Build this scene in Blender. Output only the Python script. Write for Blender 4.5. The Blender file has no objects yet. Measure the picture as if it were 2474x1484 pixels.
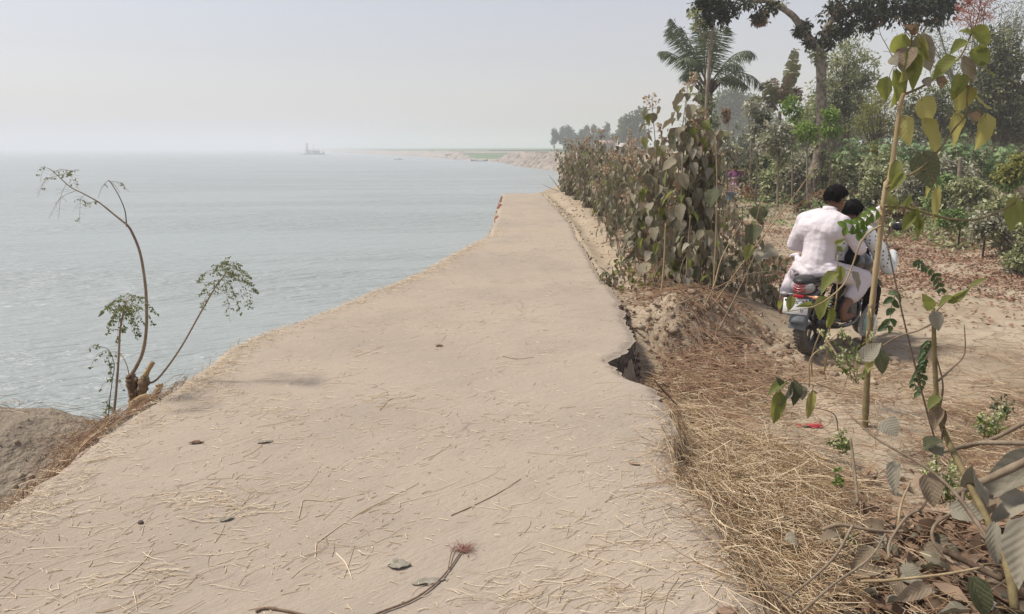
import bpy, math, random
import numpy as np
from mathutils import Vector, Matrix, Quaternion

# ------------------------------------------------------------------ camera, sky, sun, exposure
scene = bpy.context.scene
COL = scene.collection
PITCH = math.atan(385 / 1869)
FPX = 1869.0
CAM_H = 1.62
cam_data = bpy.data.cameras.new('camera')
cam_data.sensor_width = 36.0
cam_data.lens = FPX / 2474 * 36.0
cam_data.clip_start = 0.05
cam_data.clip_end = 20000
cam = bpy.data.objects.new('camera', cam_data)
cam.location = (0, 0, CAM_H)
cam.rotation_euler = (math.pi / 2 - PITCH, 0, 0)
COL.objects.link(cam)
scene.camera = cam

SUN_EL = math.radians(56)
SUN_AZ = math.radians(-84)          # clockwise from +Y: the sun stands ahead and to the left
world = bpy.data.worlds.new('World')
scene.world = world
world.use_nodes = True
wn = world.node_tree
wn.nodes.clear()
sky_t = wn.nodes.new('ShaderNodeTexSky')
sky_t.sky_type = 'NISHITA'
sky_t.sun_disc = False
sky_t.sun_elevation = SUN_EL
sky_t.sun_rotation = SUN_AZ
sky_t.air_density = 1.3
sky_t.dust_density = 1.2
sky_t.ozone_density = 1.5
hs = wn.nodes.new('ShaderNodeHueSaturation')
hs.inputs['Saturation'].default_value = 0.42
bg = wn.nodes.new('ShaderNodeBackground')
bg.inputs['Strength'].default_value = 0.118
wo = wn.nodes.new('ShaderNodeOutputWorld')
wn.links.new(sky_t.outputs[0], hs.inputs['Color'])
tint = wn.nodes.new('ShaderNodeMix')
tint.data_type = 'RGBA'
tint.blend_type = 'MULTIPLY'
tint.inputs[0].default_value = 1.0
tint.inputs[7].default_value = (1.0, 0.95, 0.985, 1)
wn.links.new(hs.outputs[0], tint.inputs[6])
wn.links.new(tint.outputs[2], bg.inputs['Color'])
wn.links.new(bg.outputs[0], wo.inputs['Surface'])

sun_d = bpy.data.lights.new('sun', 'SUN')
sun_d.energy = 3.9
sun_d.angle = math.radians(8.0)
sun_d.color = (1.0, 0.93, 0.83)
sun = bpy.data.objects.new('sun', sun_d)
to_sun = Vector((math.sin(SUN_AZ) * math.cos(SUN_EL), math.cos(SUN_AZ) * math.cos(SUN_EL), math.sin(SUN_EL)))
sun.rotation_euler = to_sun.to_track_quat('Z', 'Y').to_euler()
sun.location = (0, 0, 30)
COL.objects.link(sun)

scene.view_settings.view_transform = 'Standard'
scene.view_settings.look = 'None'
scene.view_settings.gamma = 1
scene.view_settings.use_curve_mapping = False
scene.view_settings.exposure = 0.13
scene.cycles.max_bounces = 8
scene.cycles.volume_bounces = 2
scene.cycles.transparent_max_bounces = 12

# ------------------------------------------------------------------ helpers
_cp, _sp = math.cos(PITCH), math.sin(PITCH)


def ray(u, v):
    dx = (u - 1237) / FPX
    dy = (742 - v) / FPX
    return np.array([dx, _cp + dy * _sp, -_sp + dy * _cp])


def on(u, v, z=0.0):
    """the point at height z under a photograph position (survey sheet of 2474 x 1484)"""
    d = ray(u, v)
    t = (z - CAM_H) / d[2]
    return np.array([d[0] * t, d[1] * t, z])


def at(u, v, y):
    d = ray(u, v)
    t = y / d[1]
    return np.array([d[0] * t, y, CAM_H + d[2] * t])


def px(y, n=1.0):
    """metres that n sheet units span at distance y"""
    return n * y / FPX


def smooth(t):
    t = np.clip(t, 0, 1)
    return t * t * (3 - 2 * t)


_tab = np.random.default_rng(7).random((256, 256))


def vnoise(x, y):
    x = np.asarray(x, float)
    y = np.asarray(y, float)
    xi = np.floor(x).astype(int)
    yi = np.floor(y).astype(int)
    fx = smooth(x - xi)
    fy = smooth(y - yi)
    a = _tab[xi % 256, yi % 256]
    b = _tab[(xi + 1) % 256, yi % 256]
    c = _tab[xi % 256, (yi + 1) % 256]
    d = _tab[(xi + 1) % 256, (yi + 1) % 256]
    return (a * (1 - fx) + b * fx) * (1 - fy) + (c * (1 - fx) + d * fx) * fy - 0.5


def fbm(x, y, o=4):
    s, a = 0.0, 1.0
    for k in range(o):
        s = s + a * vnoise(x * 2 ** k + 17.3 * k, y * 2 ** k + 5.1 * k)
        a *= 0.5
    return s


class MB:
    """collects verts and faces (numpy chunks) and links them as ONE mesh object"""

    def __init__(self):
        self.v, self.f, self.m, self.n, self.uv = [], [], [], 0, []

    def add(self, v, f, mat=0, uv=None):
        v = np.asarray(v, float).reshape(-1, 3)
        f = np.asarray(f, int)
        self.v.append(v)
        self.f.append(f + self.n)
        self.m.append(np.full(len(f), mat) if np.isscalar(mat) else np.asarray(mat))
        self.uv.append(uv if uv is not None else np.zeros((len(v), 2)))
        self.n += len(v)

    def mesh(self, name, mats, smoothed=True, uv=False):
        me = bpy.data.meshes.new(name)
        if not self.v:
            return me
        v = np.concatenate(self.v)
        nl = sum(f.size for f in self.f)
        nf = sum(len(f) for f in self.f)
        me.vertices.add(len(v))
        me.vertices.foreach_set('co', v.astype(np.float32).ravel())
        me.loops.add(nl)
        lv = np.concatenate([f.ravel() for f in self.f]).astype(np.int32)
        me.loops.foreach_set('vertex_index', lv)
        me.polygons.add(nf)
        tot = np.concatenate([np.full(len(f), f.shape[1]) for f in self.f]).astype(np.int32)
        st = np.concatenate([[0], np.cumsum(tot)[:-1]]).astype(np.int32)
        me.polygons.foreach_set('loop_start', st)
        me.polygons.foreach_set('material_index', np.concatenate(self.m).astype(np.int32))
        if smoothed:
            me.polygons.foreach_set('use_smooth', np.ones(nf, bool))
        if uv:
            ul = me.uv_layers.new(name='UVMap')
            ul.data.foreach_set('uv', np.concatenate(self.uv)[lv].astype(np.float32).ravel())
        me.update(calc_edges=True)
        me.validate()
        for m in (mats if isinstance(mats, (list, tuple)) else [mats]):
            me.materials.append(m)
        return me

    def build(self, name, mats, parent=None, smoothed=True, uv=False, kind=None):
        return link(name, self.mesh(name, mats, smoothed, uv), parent, kind)


def link(name, me, parent=None, kind=None):
    o = bpy.data.objects.new(name, me)
    COL.objects.link(o)
    if parent is not None:
        o.parent = parent
    if kind:
        o['kind'] = kind
    return o


def tag(o, label=None, cat=None, group=None, kind=None):
    if label:
        o['label'] = label
    if cat:
        o['category'] = cat
    if group:
        o['group'] = group
    if kind:
        o['kind'] = kind
    return o


def thing(name, label, cat, loc=(0, 0, 0), rz=0.0, group=None):
    o = bpy.data.objects.new(name, None)
    o.empty_display_size = 0.1
    o.location = Vector([float(c) for c in loc])
    o.rotation_euler = (0, 0, rz)
    COL.objects.link(o)
    return tag(o, label, cat, group)


def adopt(o, root):
    """parent a child whose mesh was made in world coordinates"""
    o.parent = root
    rot = Matrix.Rotation(root.rotation_euler.z, 4, 'Z')
    o.matrix_parent_inverse = (Matrix.Translation(root.location) @ rot).inverted()
    return o


def part(mb, name, mats, root, smoothed=True, uv=False, kind=None):
    return adopt(mb.build(name, mats, None, smoothed, uv, kind), root)


def spline(pts, n):
    """Catmull-Rom through pts (k, d) -> n samples"""
    p = np.asarray(pts, float)
    if len(p) == 2:
        t = np.linspace(0, 1, n)[:, None]
        return p[0] * (1 - t) + p[1] * t
    q = np.vstack([2 * p[0] - p[1], p, 2 * p[-1] - p[-2]])
    seg = len(p) - 1
    out = []
    for s in np.linspace(0, seg - 1e-6, n):
        i = int(s)
        t = s - i
        a, b, c, d = q[i], q[i + 1], q[i + 2], q[i + 3]
        out.append(0.5 * (2 * b + (c - a) * t + (2 * a - 5 * b + 4 * c - d) * t * t + (3 * b - a - 3 * c + d) * t ** 3))
    return np.array(out)


def tube(mb, pts, r, sides=8, n=None, mat=0, cap=True, knots=0.0, seed=0):
    """tube along pts; r a number, a pair (start, end) or a list per point"""
    pts = np.asarray(pts, float)
    r = np.atleast_1d(np.asarray(r, float))
    if n is None:
        n = max(2, (len(pts) - 1) * 4 + 1) if len(pts) > 2 else 2
    if len(r) == 1:
        r = np.repeat(r, len(pts))
    elif len(r) == 2 and len(pts) != 2:
        r = np.linspace(r[0], r[1], len(pts))
    q = spline(np.column_stack([pts, r]), n)
    P, R = q[:, :3], np.maximum(q[:, 3], 1e-4)
    if knots:
        rr = np.random.default_rng(seed)
        R = R * (1 + knots * (rr.random(n) - 0.4))
    T = np.gradient(P, axis=0)
    T /= np.linalg.norm(T, axis=1)[:, None] + 1e-9
    ref = np.array([0, 0, 1.0]) if abs(T[0][2]) < 0.9 else np.array([1.0, 0, 0])
    A = np.zeros_like(P)
    a = np.cross(T[0], ref)
    a /= np.linalg.norm(a)
    for i in range(n):
        a = a - T[i] * a.dot(T[i])
        a /= np.linalg.norm(a) + 1e-9
        A[i] = a
    B = np.cross(T, A)
    th = np.arange(sides) / sides * 2 * math.pi
    V = P[:, None] + R[:, None, None] * (np.cos(th)[None, :, None] * A[:, None] + np.sin(th)[None, :, None] * B[:, None])
    i = np.arange(n - 1)[:, None] * sides
    j = np.arange(sides)[None]
    k = (j + 1) % sides
    F = np.stack([i + j, i + k, i + sides + k, i + sides + j], -1).reshape(-1, 4)
    V = V.reshape(-1, 3)
    mb.add(V, F, mat)
    if cap:
        c0, c1 = mb.n, mb.n + 1
        base = mb.n - n * sides
        mb.add(np.array([P[0] - T[0] * R[0] * 0.3, P[-1] + T[-1] * R[-1] * 0.3]), np.zeros((0, 3), int), mat)
        jj = np.arange(sides)
        kk = (jj + 1) % sides
        f0 = np.stack([np.full(sides, c0), base + kk, base + jj], -1)
        e = base + (n - 1) * sides
        f1 = np.stack([np.full(sides, c1), e + jj, e + kk], -1)
        mb.f.append(np.vstack([f0, f1]))
        mb.m.append(np.full(2 * sides, mat))


def strands(mb, P, R, mat=0):
    """many thin three-sided stalks: P (N, K, 3), R (N,)"""
    N, K, _ = P.shape
    T = np.gradient(P, axis=1)
    T /= np.linalg.norm(T, axis=2)[..., None] + 1e-9
    up = np.array([0.13, 0.21, 1.0])
    A = np.cross(T, up)
    A /= np.linalg.norm(A, axis=2)[..., None] + 1e-9
    B = np.cross(T, A)
    th = np.array([0.4, 0.4 + 2.094, 0.4 + 4.188])
    R = np.broadcast_to(np.asarray(R, float), (N,))
    taper = np.linspace(1, 0.6, K)[None, :]
    rr = (R[:, None] * taper)[..., None, None]
    V = P[:, :, None] + rr * (np.cos(th)[None, None, :, None] * A[:, :, None] + np.sin(th)[None, None, :, None] * B[:, :, None])
    b = (np.arange(N) * K * 3)[:, None, None]
    i = (np.arange(K - 1) * 3)[None, :, None]
    j = np.arange(3)[None, None]
    k = (j + 1) % 3
    F = np.stack([b + i + j, b + i + k, b + i + 3 + k, b + i + 3 + j], -1).reshape(-1, 4)
    mb.add(V.reshape(-1, 3), F, mat)


def norm(a):
    return a / (np.linalg.norm(a, axis=-1, keepdims=True) + 1e-9)


def diamonds(mb, C, D, Nn, L, Wd, fold=0.25, mat=0):
    """cheap leaves: two triangles folded along the midrib"""
    C, D = np.asarray(C, float), norm(np.asarray(D, float))
    S = norm(np.cross(D, Nn))
    Nn = np.cross(S, D)
    L = np.broadcast_to(np.asarray(L, float), (len(C),))[:, None]
    Wd = np.broadcast_to(np.asarray(Wd, float), (len(C),))[:, None]
    b, t = C, C + D * L
    m = C + D * L * 0.45
    l = m - S * Wd * 0.5 + Nn * Wd * fold
    r = m + S * Wd * 0.5 + Nn * Wd * fold
    V = np.stack([b, r, t, l], 1).reshape(-1, 3)
    i = (np.arange(len(C)) * 4)[:, None]
    F = np.concatenate([i + np.array([[0, 1, 2]]), i + np.array([[0, 2, 3]])], 1).reshape(-1, 3)
    mb.add(V, F, mat if np.isscalar(mat) else np.repeat(mat, 2))


def blades(mb, C, D, Nn, L, Wd, curl=0.3, fold=0.2, rng=None, mat=0):
    """leaves with a bent midrib: 4 stations x 3"""
    C, D = np.asarray(C, float), norm(np.asarray(D, float))
    N = len(C)
    S = norm(np.cross(D, Nn))
    Nn = np.cross(S, D)
    L = np.broadcast_to(np.asarray(L, float), (N,))
    Wd = np.broadcast_to(np.asarray(Wd, float), (N,))
    curl = np.broadcast_to(np.asarray(curl, float), (N,))
    fold = np.broadcast_to(np.asarray(fold, float), (N,))
    t = np.array([0, 0.32, 0.7, 1.0])
    w = np.array([0.08, 1.0, 0.72, 0.05])
    V = np.zeros((N, 4, 3, 3))
    for k in range(4):
        mid = C + D * (L * t[k])[:, None] - Nn * (L * curl * t[k] ** 2)[:, None]
        for a, s in enumerate((-1, 0, 1)):
            V[:, k, a] = mid + S * (s * Wd * 0.5 * w[k])[:, None] + Nn * (abs(s) * fold * Wd * w[k])[:, None]
    b = (np.arange(N) * 12)[:, None, None]
    kk = (np.arange(3) * 3)[None, :, None]
    a = np.arange(2)[None, None]
    F = np.stack([b + kk + a, b + kk + a + 1, b + kk + a + 4, b + kk + a + 3], -1).reshape(-1, 4)
    mb.add(V.reshape(-1, 3), F, mat if np.isscalar(mat) else np.repeat(mat, 6))


def lump(mb, c, r, rng, sub=1, mat=0, rough=0.3, squash=(1, 1, 1)):
    """an uneven stone or clod"""
    n, m = (5, 7) if sub == 1 else (8, 12)
    th = np.linspace(0, math.pi, n)
    ph = np.arange(m) / m * 2 * math.pi
    T, Pp = np.meshgrid(th, ph, indexing='ij')
    v = np.stack([np.sin(T) * np.cos(Pp), np.sin(T) * np.sin(Pp), np.cos(T)], -1)
    rad = 1 + rough * (rng.random((n, m)) - 0.5) * 2
    rad[0] = rad[0].mean()
    rad[-1] = rad[-1].mean()
    v = v * rad[..., None] * r * np.array(squash) + np.asarray(c)
    i = np.arange(n - 1)[:, None] * m
    j = np.arange(m)[None]
    k = (j + 1) % m
    F = np.stack([i + j, i + m + j, i + m + k, i + k], -1).reshape(-1, 4)
    mb.add(v.reshape(-1, 3), F, mat)


def grid_faces(n, m):
    i = np.arange(n - 1)[:, None] * m
    j = np.arange(m - 1)[None]
    return np.stack([i + j, i + j + 1, i + m + j + 1, i + m + j], -1).reshape(-1, 4)


def lathe(mb, prof, c=(0, 0, 0), axis='z', seg=32, mat=0, M=None):
    prof = np.asarray(prof, float)
    th = np.arange(seg) / seg * 2 * math.pi
    r, h = prof[:, 0][:, None], prof[:, 1][:, None] + 0 * th[None]
    x, y = r * np.cos(th)[None], r * np.sin(th)[None]
    v = {'z': np.stack([x, y, h], -1), 'x': np.stack([h, x, y], -1), 'y': np.stack([x, h, y], -1)}[axis].reshape(-1, 3)
    if M is not None:
        v = v @ np.array(M.to_3x3()).T + np.array(M.to_translation())
    v = v + np.asarray(c)
    n = len(prof)
    i = np.arange(n - 1)[:, None] * seg
    j = np.arange(seg)[None]
    k = (j + 1) % seg
    F = np.stack([i + j, i + k, i + seg + k, i + seg + j], -1).reshape(-1, 4)
    mb.add(v, F, mat)


def box(mb, c, s, M=None, mat=0, bev=0.12):
    """box with chamfered edges; s full sizes"""
    s = np.asarray(s, float) / 2
    b = min(s) * bev
    V, F = [], []
    for sx in (-1, 1):
        for sy in (-1, 1):
            for sz in (-1, 1):
                V += [(sx * s[0], sy * (s[1] - b), sz * (s[2] - b)), (sx * (s[0] - b), sy * s[1], sz * (s[2] - b)), (sx * (s[0] - b), sy * (s[1] - b), sz * s[2])]
    V = np.array(V)
    from itertools import product
    idx = {}
    k = 0
    for c8 in product((-1, 1), repeat=3):
        idx[c8] = (k, k + 1, k + 2)
        k += 3
    q, tri = [], []
    for ax in range(3):
        o = [a for a in range(3) if a != ax]
        for sg in (-1, 1):
            ring = []
            for a, bb in ((-1, -1), (1, -1), (1, 1), (-1, 1)):
                cc = [0, 0, 0]
                cc[ax], cc[o[0]], cc[o[1]] = sg, a, bb
                ring.append(idx[tuple(cc)][ax])
            q.append(ring)
    for ax in range(3):
        o = [a for a in range(3) if a != ax]
        for a, bb in product((-1, 1), repeat=2):
            c1, c2 = [0, 0, 0], [0, 0, 0]
            c1[o[0]] = c2[o[0]] = a
            c1[o[1]] = c2[o[1]] = bb
            c1[ax], c2[ax] = -1, 1
            q.append([idx[tuple(c1)][o[0]], idx[tuple(c2)][o[0]], idx[tuple(c2)][o[1]], idx[tuple(c1)][o[1]]])
    for c8 in idx:
        tri.append(idx[c8])
    # consistent outward winding (the solid is convex)
    def wind(fs):
        out = []
        for f in fs:
            p = V[list(f)]
            nn = np.cross(p[1] - p[0], p[2] - p[0])
            out.append(f if nn.dot(p.mean(0)) > 0 else f[::-1])
        return np.array(out)
    q, tri = wind(q), wind(tri)
    if M is not None:
        V = V @ np.array(M.to_3x3()).T + np.array(M.to_translation())
    V = V + np.asarray(c, float)
    mb.add(V, q, mat)
    base = mb.n - len(V)
    mb.f.append(tri + base)
    mb.m.append(np.full(len(tri), mat))


# ------------------------------------------------------------------ materials
def new_mat(name):
    m = bpy.data.materials.new(name)
    m.use_nodes = True
    nt = m.node_tree
    nt.nodes.clear()
    out = nt.nodes.new('ShaderNodeOutputMaterial')
    return m, nt, out


def nd(nt, t, **kw):
    n = nt.nodes.new(t)
    for k, v in kw.items():
        if k in n.inputs:
            n.inputs[k].default_value = v
        else:
            setattr(n, k, v)
    return n


def ramp(nt, fac, cols):
    r = nt.nodes.new('ShaderNodeValToRGB')
    e = r.color_ramp.elements
    while len(e) < len(cols):
        e.new(0.5)
    for i, c in enumerate(cols):
        p, c = c if isinstance(c[0], (int, float)) and len(c) == 2 else (i / max(1, len(cols) - 1), c)
        e[i].position = p
        e[i].color = (*c, 1)
    nt.links.new(fac, r.inputs[0])
    return r.outputs[0]


def texco(nt, scale=(1, 1, 1), rot=(0, 0, 0), kind='Object'):
    tc = nt.nodes.new('ShaderNodeTexCoord')
    mp = nt.nodes.new('ShaderNodeMapping')
    mp.vector_type = 'TEXTURE'
    mp.inputs['Scale'].default_value = tuple(1.0 / c for c in scale)
    mp.inputs['Rotation'].default_value = rot
    nt.links.new(tc.outputs[kind], mp.inputs['Vector'])
    return mp.outputs[0]


def noise_tex(nt, vec, scale, detail=4, rough=0.55, dist=0.0):
    n = nt.nodes.new('ShaderNodeTexNoise')
    n.inputs['Scale'].default_value = scale
    n.inputs['Detail'].default_value = detail
    n.inputs['Roughness'].default_value = rough
    n.inputs['Distortion'].default_value = dist
    nt.links.new(vec, n.inputs['Vector'])
    return n.outputs['Fac']


def mixc(nt, fac, a, b, blend='MIX'):
    m = nt.nodes.new('ShaderNodeMix')
    m.data_type = 'RGBA'
    m.blend_type = blend
    if isinstance(fac, (int, float)):
        m.inputs[0].default_value = fac
    else:
        nt.links.new(fac, m.inputs[0])
    for s, x in ((6, a), (7, b)):
        if isinstance(x, tuple):
            m.inputs[s].default_value = (*x, 1)
        else:
            nt.links.new(x, m.inputs[s])
    return m.outputs[2]


def math_n(nt, op, a, b=0.0, c=None):
    m = nt.nodes.new('ShaderNodeMath')
    m.operation = op
    for i, x in enumerate((a, b) if c is None else (a, b, c)):
        if isinstance(x, (int, float)):
            m.inputs[i].default_value = x
        else:
            nt.links.new(x, m.inputs[i])
    return m.outputs[0]


def bump(nt, h, strength=0.5, dist=0.01, nrm=None):
    b = nt.nodes.new('ShaderNodeBump')
    b.inputs['Strength'].default_value = strength
    b.inputs['Distance'].default_value = dist
    nt.links.new(h, b.inputs['Height'])
    if nrm is not None:
        nt.links.new(nrm, b.inputs['Normal'])
    return b.outputs[0]


def pbsdf(nt, out, col, rough=0.7, spec=0.3, metal=0.0, nrm=None, **kw):
    p = nt.nodes.new('ShaderNodeBsdfPrincipled')
    if isinstance(col, tuple):
        p.inputs['Base Color'].default_value = (*col, 1)
    else:
        nt.links.new(col, p.inputs['Base Color'])
    if isinstance(rough, (int, float)):
        p.inputs['Roughness'].default_value = rough
    else:
        nt.links.new(rough, p.inputs['Roughness'])
    p.inputs['Specular IOR Level'].default_value = spec
    p.inputs['Metallic'].default_value = metal
    for k, v in kw.items():
        p.inputs[k].default_value = v
    if nrm is not None:
        nt.links.new(nrm, p.inputs['Normal'])
    if out is not None:
        nt.links.new(p.outputs[0], out.inputs['Surface'])
    return p


def simple(name, c1, c2=None, scale=8, rough=0.7, spec=0.3, metal=0.0, bs=0.0, bscale=None, bd=0.01, stretch=(1, 1, 1), **kw):
    m, nt, out = new_mat(name)
    c2 = c2 or tuple(0.75 * x for x in c1)
    v = texco(nt, stretch)
    n = noise_tex(nt, v, scale)
    col = ramp(nt, n, [(0.3, c2), (0.7, c1)])
    nr = None
    if bs:
        nr = bump(nt, noise_tex(nt, v, bscale or scale * 3), bs, bd)
    pbsdf(nt, out, col, rough, spec, metal, nr, **kw)
    return m


def rand_id(nt):
    g = nt.nodes.new('ShaderNodeNewGeometry')
    o = nt.nodes.new('ShaderNodeObjectInfo')
    return math_n(nt, 'FRACT', math_n(nt, 'ADD', g.outputs['Random Per Island'], o.outputs['Random']))


def leaf_mat(name, cols, trans=(0.2, 0.25, 0.05), tw=0.35, rough=0.6, dust=None, dustamt=0.0, veins=False, spec=0.25, scale=30):
    """leaf: a colour picked per leaf, light passing through, dust settled in patches"""
    m, nt, out = new_mat(name)
    col = ramp(nt, rand_id(nt), cols)
    v = texco(nt)
    if dust:
        f = noise_tex(nt, v, scale, 3)
        f = math_n(nt, 'MULTIPLY', math_n(nt, 'SMOOTH_MIN', math_n(nt, 'MULTIPLY', math_n(nt, 'SUBTRACT', f, 0.3), 3.0), 1.0, 0.2), dustamt)
        col = mixc(nt, f, col, dust)
    nr = None
    if veins:
        tc = nt.nodes.new('ShaderNodeTexCoord')
        sp = nt.nodes.new('ShaderNodeSeparateXYZ')
        nt.links.new(tc.outputs['UV'], sp.inputs[0])
        au = math_n(nt, 'ABSOLUTE', math_n(nt, 'SUBTRACT', sp.outputs[0], 0.5))
        mid = math_n(nt, 'SMOOTHSTEP' if False else 'LESS_THAN', au, 0.018)
        s = math_n(nt, 'SUBTRACT', sp.outputs[1], math_n(nt, 'MULTIPLY', au, 0.75))
        w = math_n(nt, 'ABSOLUTE', math_n(nt, 'SUBTRACT', math_n(nt, 'FRACT', math_n(nt, 'MULTIPLY', s, 7.0)), 0.5))
        side = math_n(nt, 'SUBTRACT', 1.0, math_n(nt, 'MULTIPLY', w, 9.0))
        side = math_n(nt, 'MAXIMUM', side, 0.0)
        vein = math_n(nt, 'MAXIMUM', mid, side)
        pale = mixc(nt, 0.16, col, (0.42, 0.44, 0.22))
        col = mixc(nt, vein, col, pale)
        hb = math_n(nt, 'MULTIPLY', math_n(nt, 'COSINE', math_n(nt, 'MULTIPLY', s, 7.0 * 6.283)), 0.5)
        nr = bump(nt, math_n(nt, 'ADD', hb, math_n(nt, 'MULTIPLY', noise_tex(nt, v, 60), 1.2)), 0.4, 0.004)
    p = pbsdf(nt, None, col, rough, spec, 0, nr)
    t = nt.nodes.new('ShaderNodeBsdfTranslucent')
    tcx = mixc(nt, 0.5, col, trans)
    nt.links.new(tcx, t.inputs['Color'])
    mx = nt.nodes.new('ShaderNodeMixShader')
    mx.inputs[0].default_value = tw
    nt.links.new(p.outputs[0], mx.inputs[1])
    nt.links.new(t.outputs[0], mx.inputs[2])
    nt.links.new(mx.outputs[0], out.inputs['Surface'])
    return m


def island_mat(name, cols, rough=0.7, spec=0.3, trans=0.0):
    m, nt, out = new_mat(name)
    col = ramp(nt, rand_id(nt), cols)
    p = pbsdf(nt, out if not trans else None, col, rough, spec)
    if trans:
        t = nt.nodes.new('ShaderNodeBsdfTranslucent')
        nt.links.new(col, t.inputs['Color'])
        mx = nt.nodes.new('ShaderNodeMixShader')
        mx.inputs[0].default_value = trans
        nt.links.new(p.outputs[0], mx.inputs[1])
        nt.links.new(t.outputs[0], mx.inputs[2])
        nt.links.new(mx.outputs[0], out.inputs['Surface'])
    return m
# ================================================================== THE SETTING
WATER_Z = -5.0
# road edges, surveyed at road height
_L = np.array([on(*p) for p in [(-330, 1484), (0, 1215), (100, 1140), (240, 1035), (390, 948), (480, 880), (545, 832), (620, 802), (700, 776), (765, 752), (830, 727), (925, 690), (1000, 657), (1090, 612), (1150, 578), (1178, 566), (1182, 556), (1196, 530), (1200, 505), (1206, 485), (1212, 469)]])
_R = np.array([on(*p) for p in [(1850, 1484), (1838, 1440), (1790, 1360), (1752, 1300), (1702, 1205), (1642, 1150), (1628, 1100), (1652, 1050), (1618, 975), (1572, 932), (1505, 905), (1466, 868), (1500, 848), (1530, 822), (1512, 762), (1498, 722), (1442, 652), (1416, 602), (1392, 567), (1384, 545), (1346, 502), (1314, 470)]])
ROAD_END = 28.4


def edge_l(y):
    y = np.asarray(y, float)
    return np.interp(y, _L[:, 1], _L[:, 0]) + np.where(y < _L[0, 1], (y - _L[0, 1]) * -0.1, 0)


def edge_r(y):
    y = np.asarray(y, float)
    return np.interp(y, _R[:, 1], _R[:, 0]) + np.where(y > ROAD_END, (y - ROAD_END) * 0.17, 0)


_bank_y = np.array([-40, 0, 2.0, 3.2, 4.6, 5.15, 5.45, 5.9, 8, 14, 20, 28.4, 29.0, 31, 38, 60, 110, 170, 224, 240])


def bank_x(y):
    """the lip of the river bank"""
    y = np.asarray(y, float)
    bx = np.array([-9, -6.5, -5.6, -5.2, -4.6, -3.9, -2.9, 0, 0, 0, 0, 0, -0.05, 0.95, 2.2, 4.2, 8.0, 11.2, 13.5, 14.2])
    e = edge_l(_bank_y[7:12]) - 0.06
    bx[7:12] = e
    b = np.interp(y, _bank_y, bx)
    return np.where((y > 5.9) & (y < 28.4), edge_l(y) - 0.06, b) + 0.12 * fbm(y * 0.9, y * 0 + 3.3, 3) * ((y > 30) | (y < 5.6))


def gz(x, y):
    """height of the bare ground"""
    x, y = np.broadcast_arrays(np.asarray(x, float), np.asarray(y, float))
    er, el = edge_r(y), edge_l(y)
    dr, dl = x - er, el - x
    base = np.interp(y, [-5, 3, 7, 9, 14, 22, 30, 45, 70, 120, 200, 240], [-.30, -.30, -.37, -.44, -.52, -.6, -.68, -.7, -.5, 0.0, .6, .7])
    sh = np.interp(y, [-5, 4.6, 5.2, 5.6, 6.6, 7.25, 7.75, 8.3, 9.5, 14, 28.4, 34], [-.19, -.19, -.25, -.36, -.35, -.36, -.12, -.09, -.05, -.02, -.01, -.2])
    wid = np.interp(y, [-5, 5, 6.5, 7.3, 8, 9, 14, 28], [1.6, 1.5, 1.2, 1.0, 2.0, 2.6, 3.0, 3.6])
    st = np.interp(y, [-5, 6.5, 7.6, 9, 40], [0.0, 0.0, 0.25, 0.35, 0.35])
    w = smooth((dr / wid - st) / (1 - st))
    z = sh + (base - sh) * w
    # eroded lip of earth that runs from the hedge down towards the motorcycle
    ridge = np.exp(-((x - (1.9 + 0.2 * (y - 7.6))) / 0.55) ** 2 - ((y - 7.95) / 0.42) ** 2) * 0.2
    sc = np.exp(-((y - 7.7) / 0.75) ** 2) * smooth((dr - 0.1) / 0.3) * smooth((3.2 - dr) / 1.2)
    z = z + ridge + sc * (0.16 * fbm(x * 2.9 + 4, y * 3.6, 4) + 0.05 * fbm(x * 11, y * 12, 2))
    amp = np.interp(dr, [0, 0.4, 2, 8], [0.02, 0.05, 0.06, 0.16]) * np.interp(y, [0, 10, 40], [1.0, 1.0, 1.3])
    z = z + amp * fbm(x * 0.9, y * 0.9, 4) + 0.022 * fbm(x * 5.1, y * 4.3, 3) + 0.05 * np.clip(fbm(x * 2.2 + 9, y * 1.6, 3), -0.4, 0.5) * smooth(dr / 0.8) * (y < 12)
    z = z + 0.19 * np.exp(-((y - 5.72) / 0.32) ** 2 - ((dr - 0.0) / 0.2) ** 2)
    # wheel rut beside the hedge, and ripples in the loose dust of the shoulder
    rut = np.exp(-((dr - 0.25) / 0.16) ** 2) * (y > 9)
    z = z - 0.06 * rut + 0.03 * np.exp(-((dr - 0.75) / 0.35) ** 2) * (y > 9)
    # below the road slab
    z = np.where((dr < 0) & (dl < 0), -0.17, z)
    # left of the road: a crack, then a clod of bank that has slumped a little
    dlc = np.clip(dl, 0, 9)
    cx_, cy_ = -3.45, 4.55
    mound = 0.47 * np.exp(-(((x - cx_) / 0.95) ** 2 + ((y - cy_ - 0.12 * (x - cx_)) / 0.62) ** 2) ** 1.3)
    mound = mound + 0.10 * np.exp(-((x + 4.3) / 0.9) ** 2 - ((y - 3.9) / 0.8) ** 2)
    zl = -0.44 + mound + 0.30 * np.exp(-(dlc / 0.16) ** 2) + 0.12 * fbm(x * 1.9 + 3, y * 1.9, 4) + 0.04 * fbm(x * 7, y * 7, 3)
    return np.where(dl > 0, zl, z)


def near_ys():
    return np.concatenate([np.linspace(-6, 1.6, 16), np.arange(1.7, 9.6, 0.045), np.arange(9.6, 16, 0.1), np.arange(16, 34, 0.25), np.arange(34, 60, 0.8), np.arange(60, 241, 4.0)])


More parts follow.
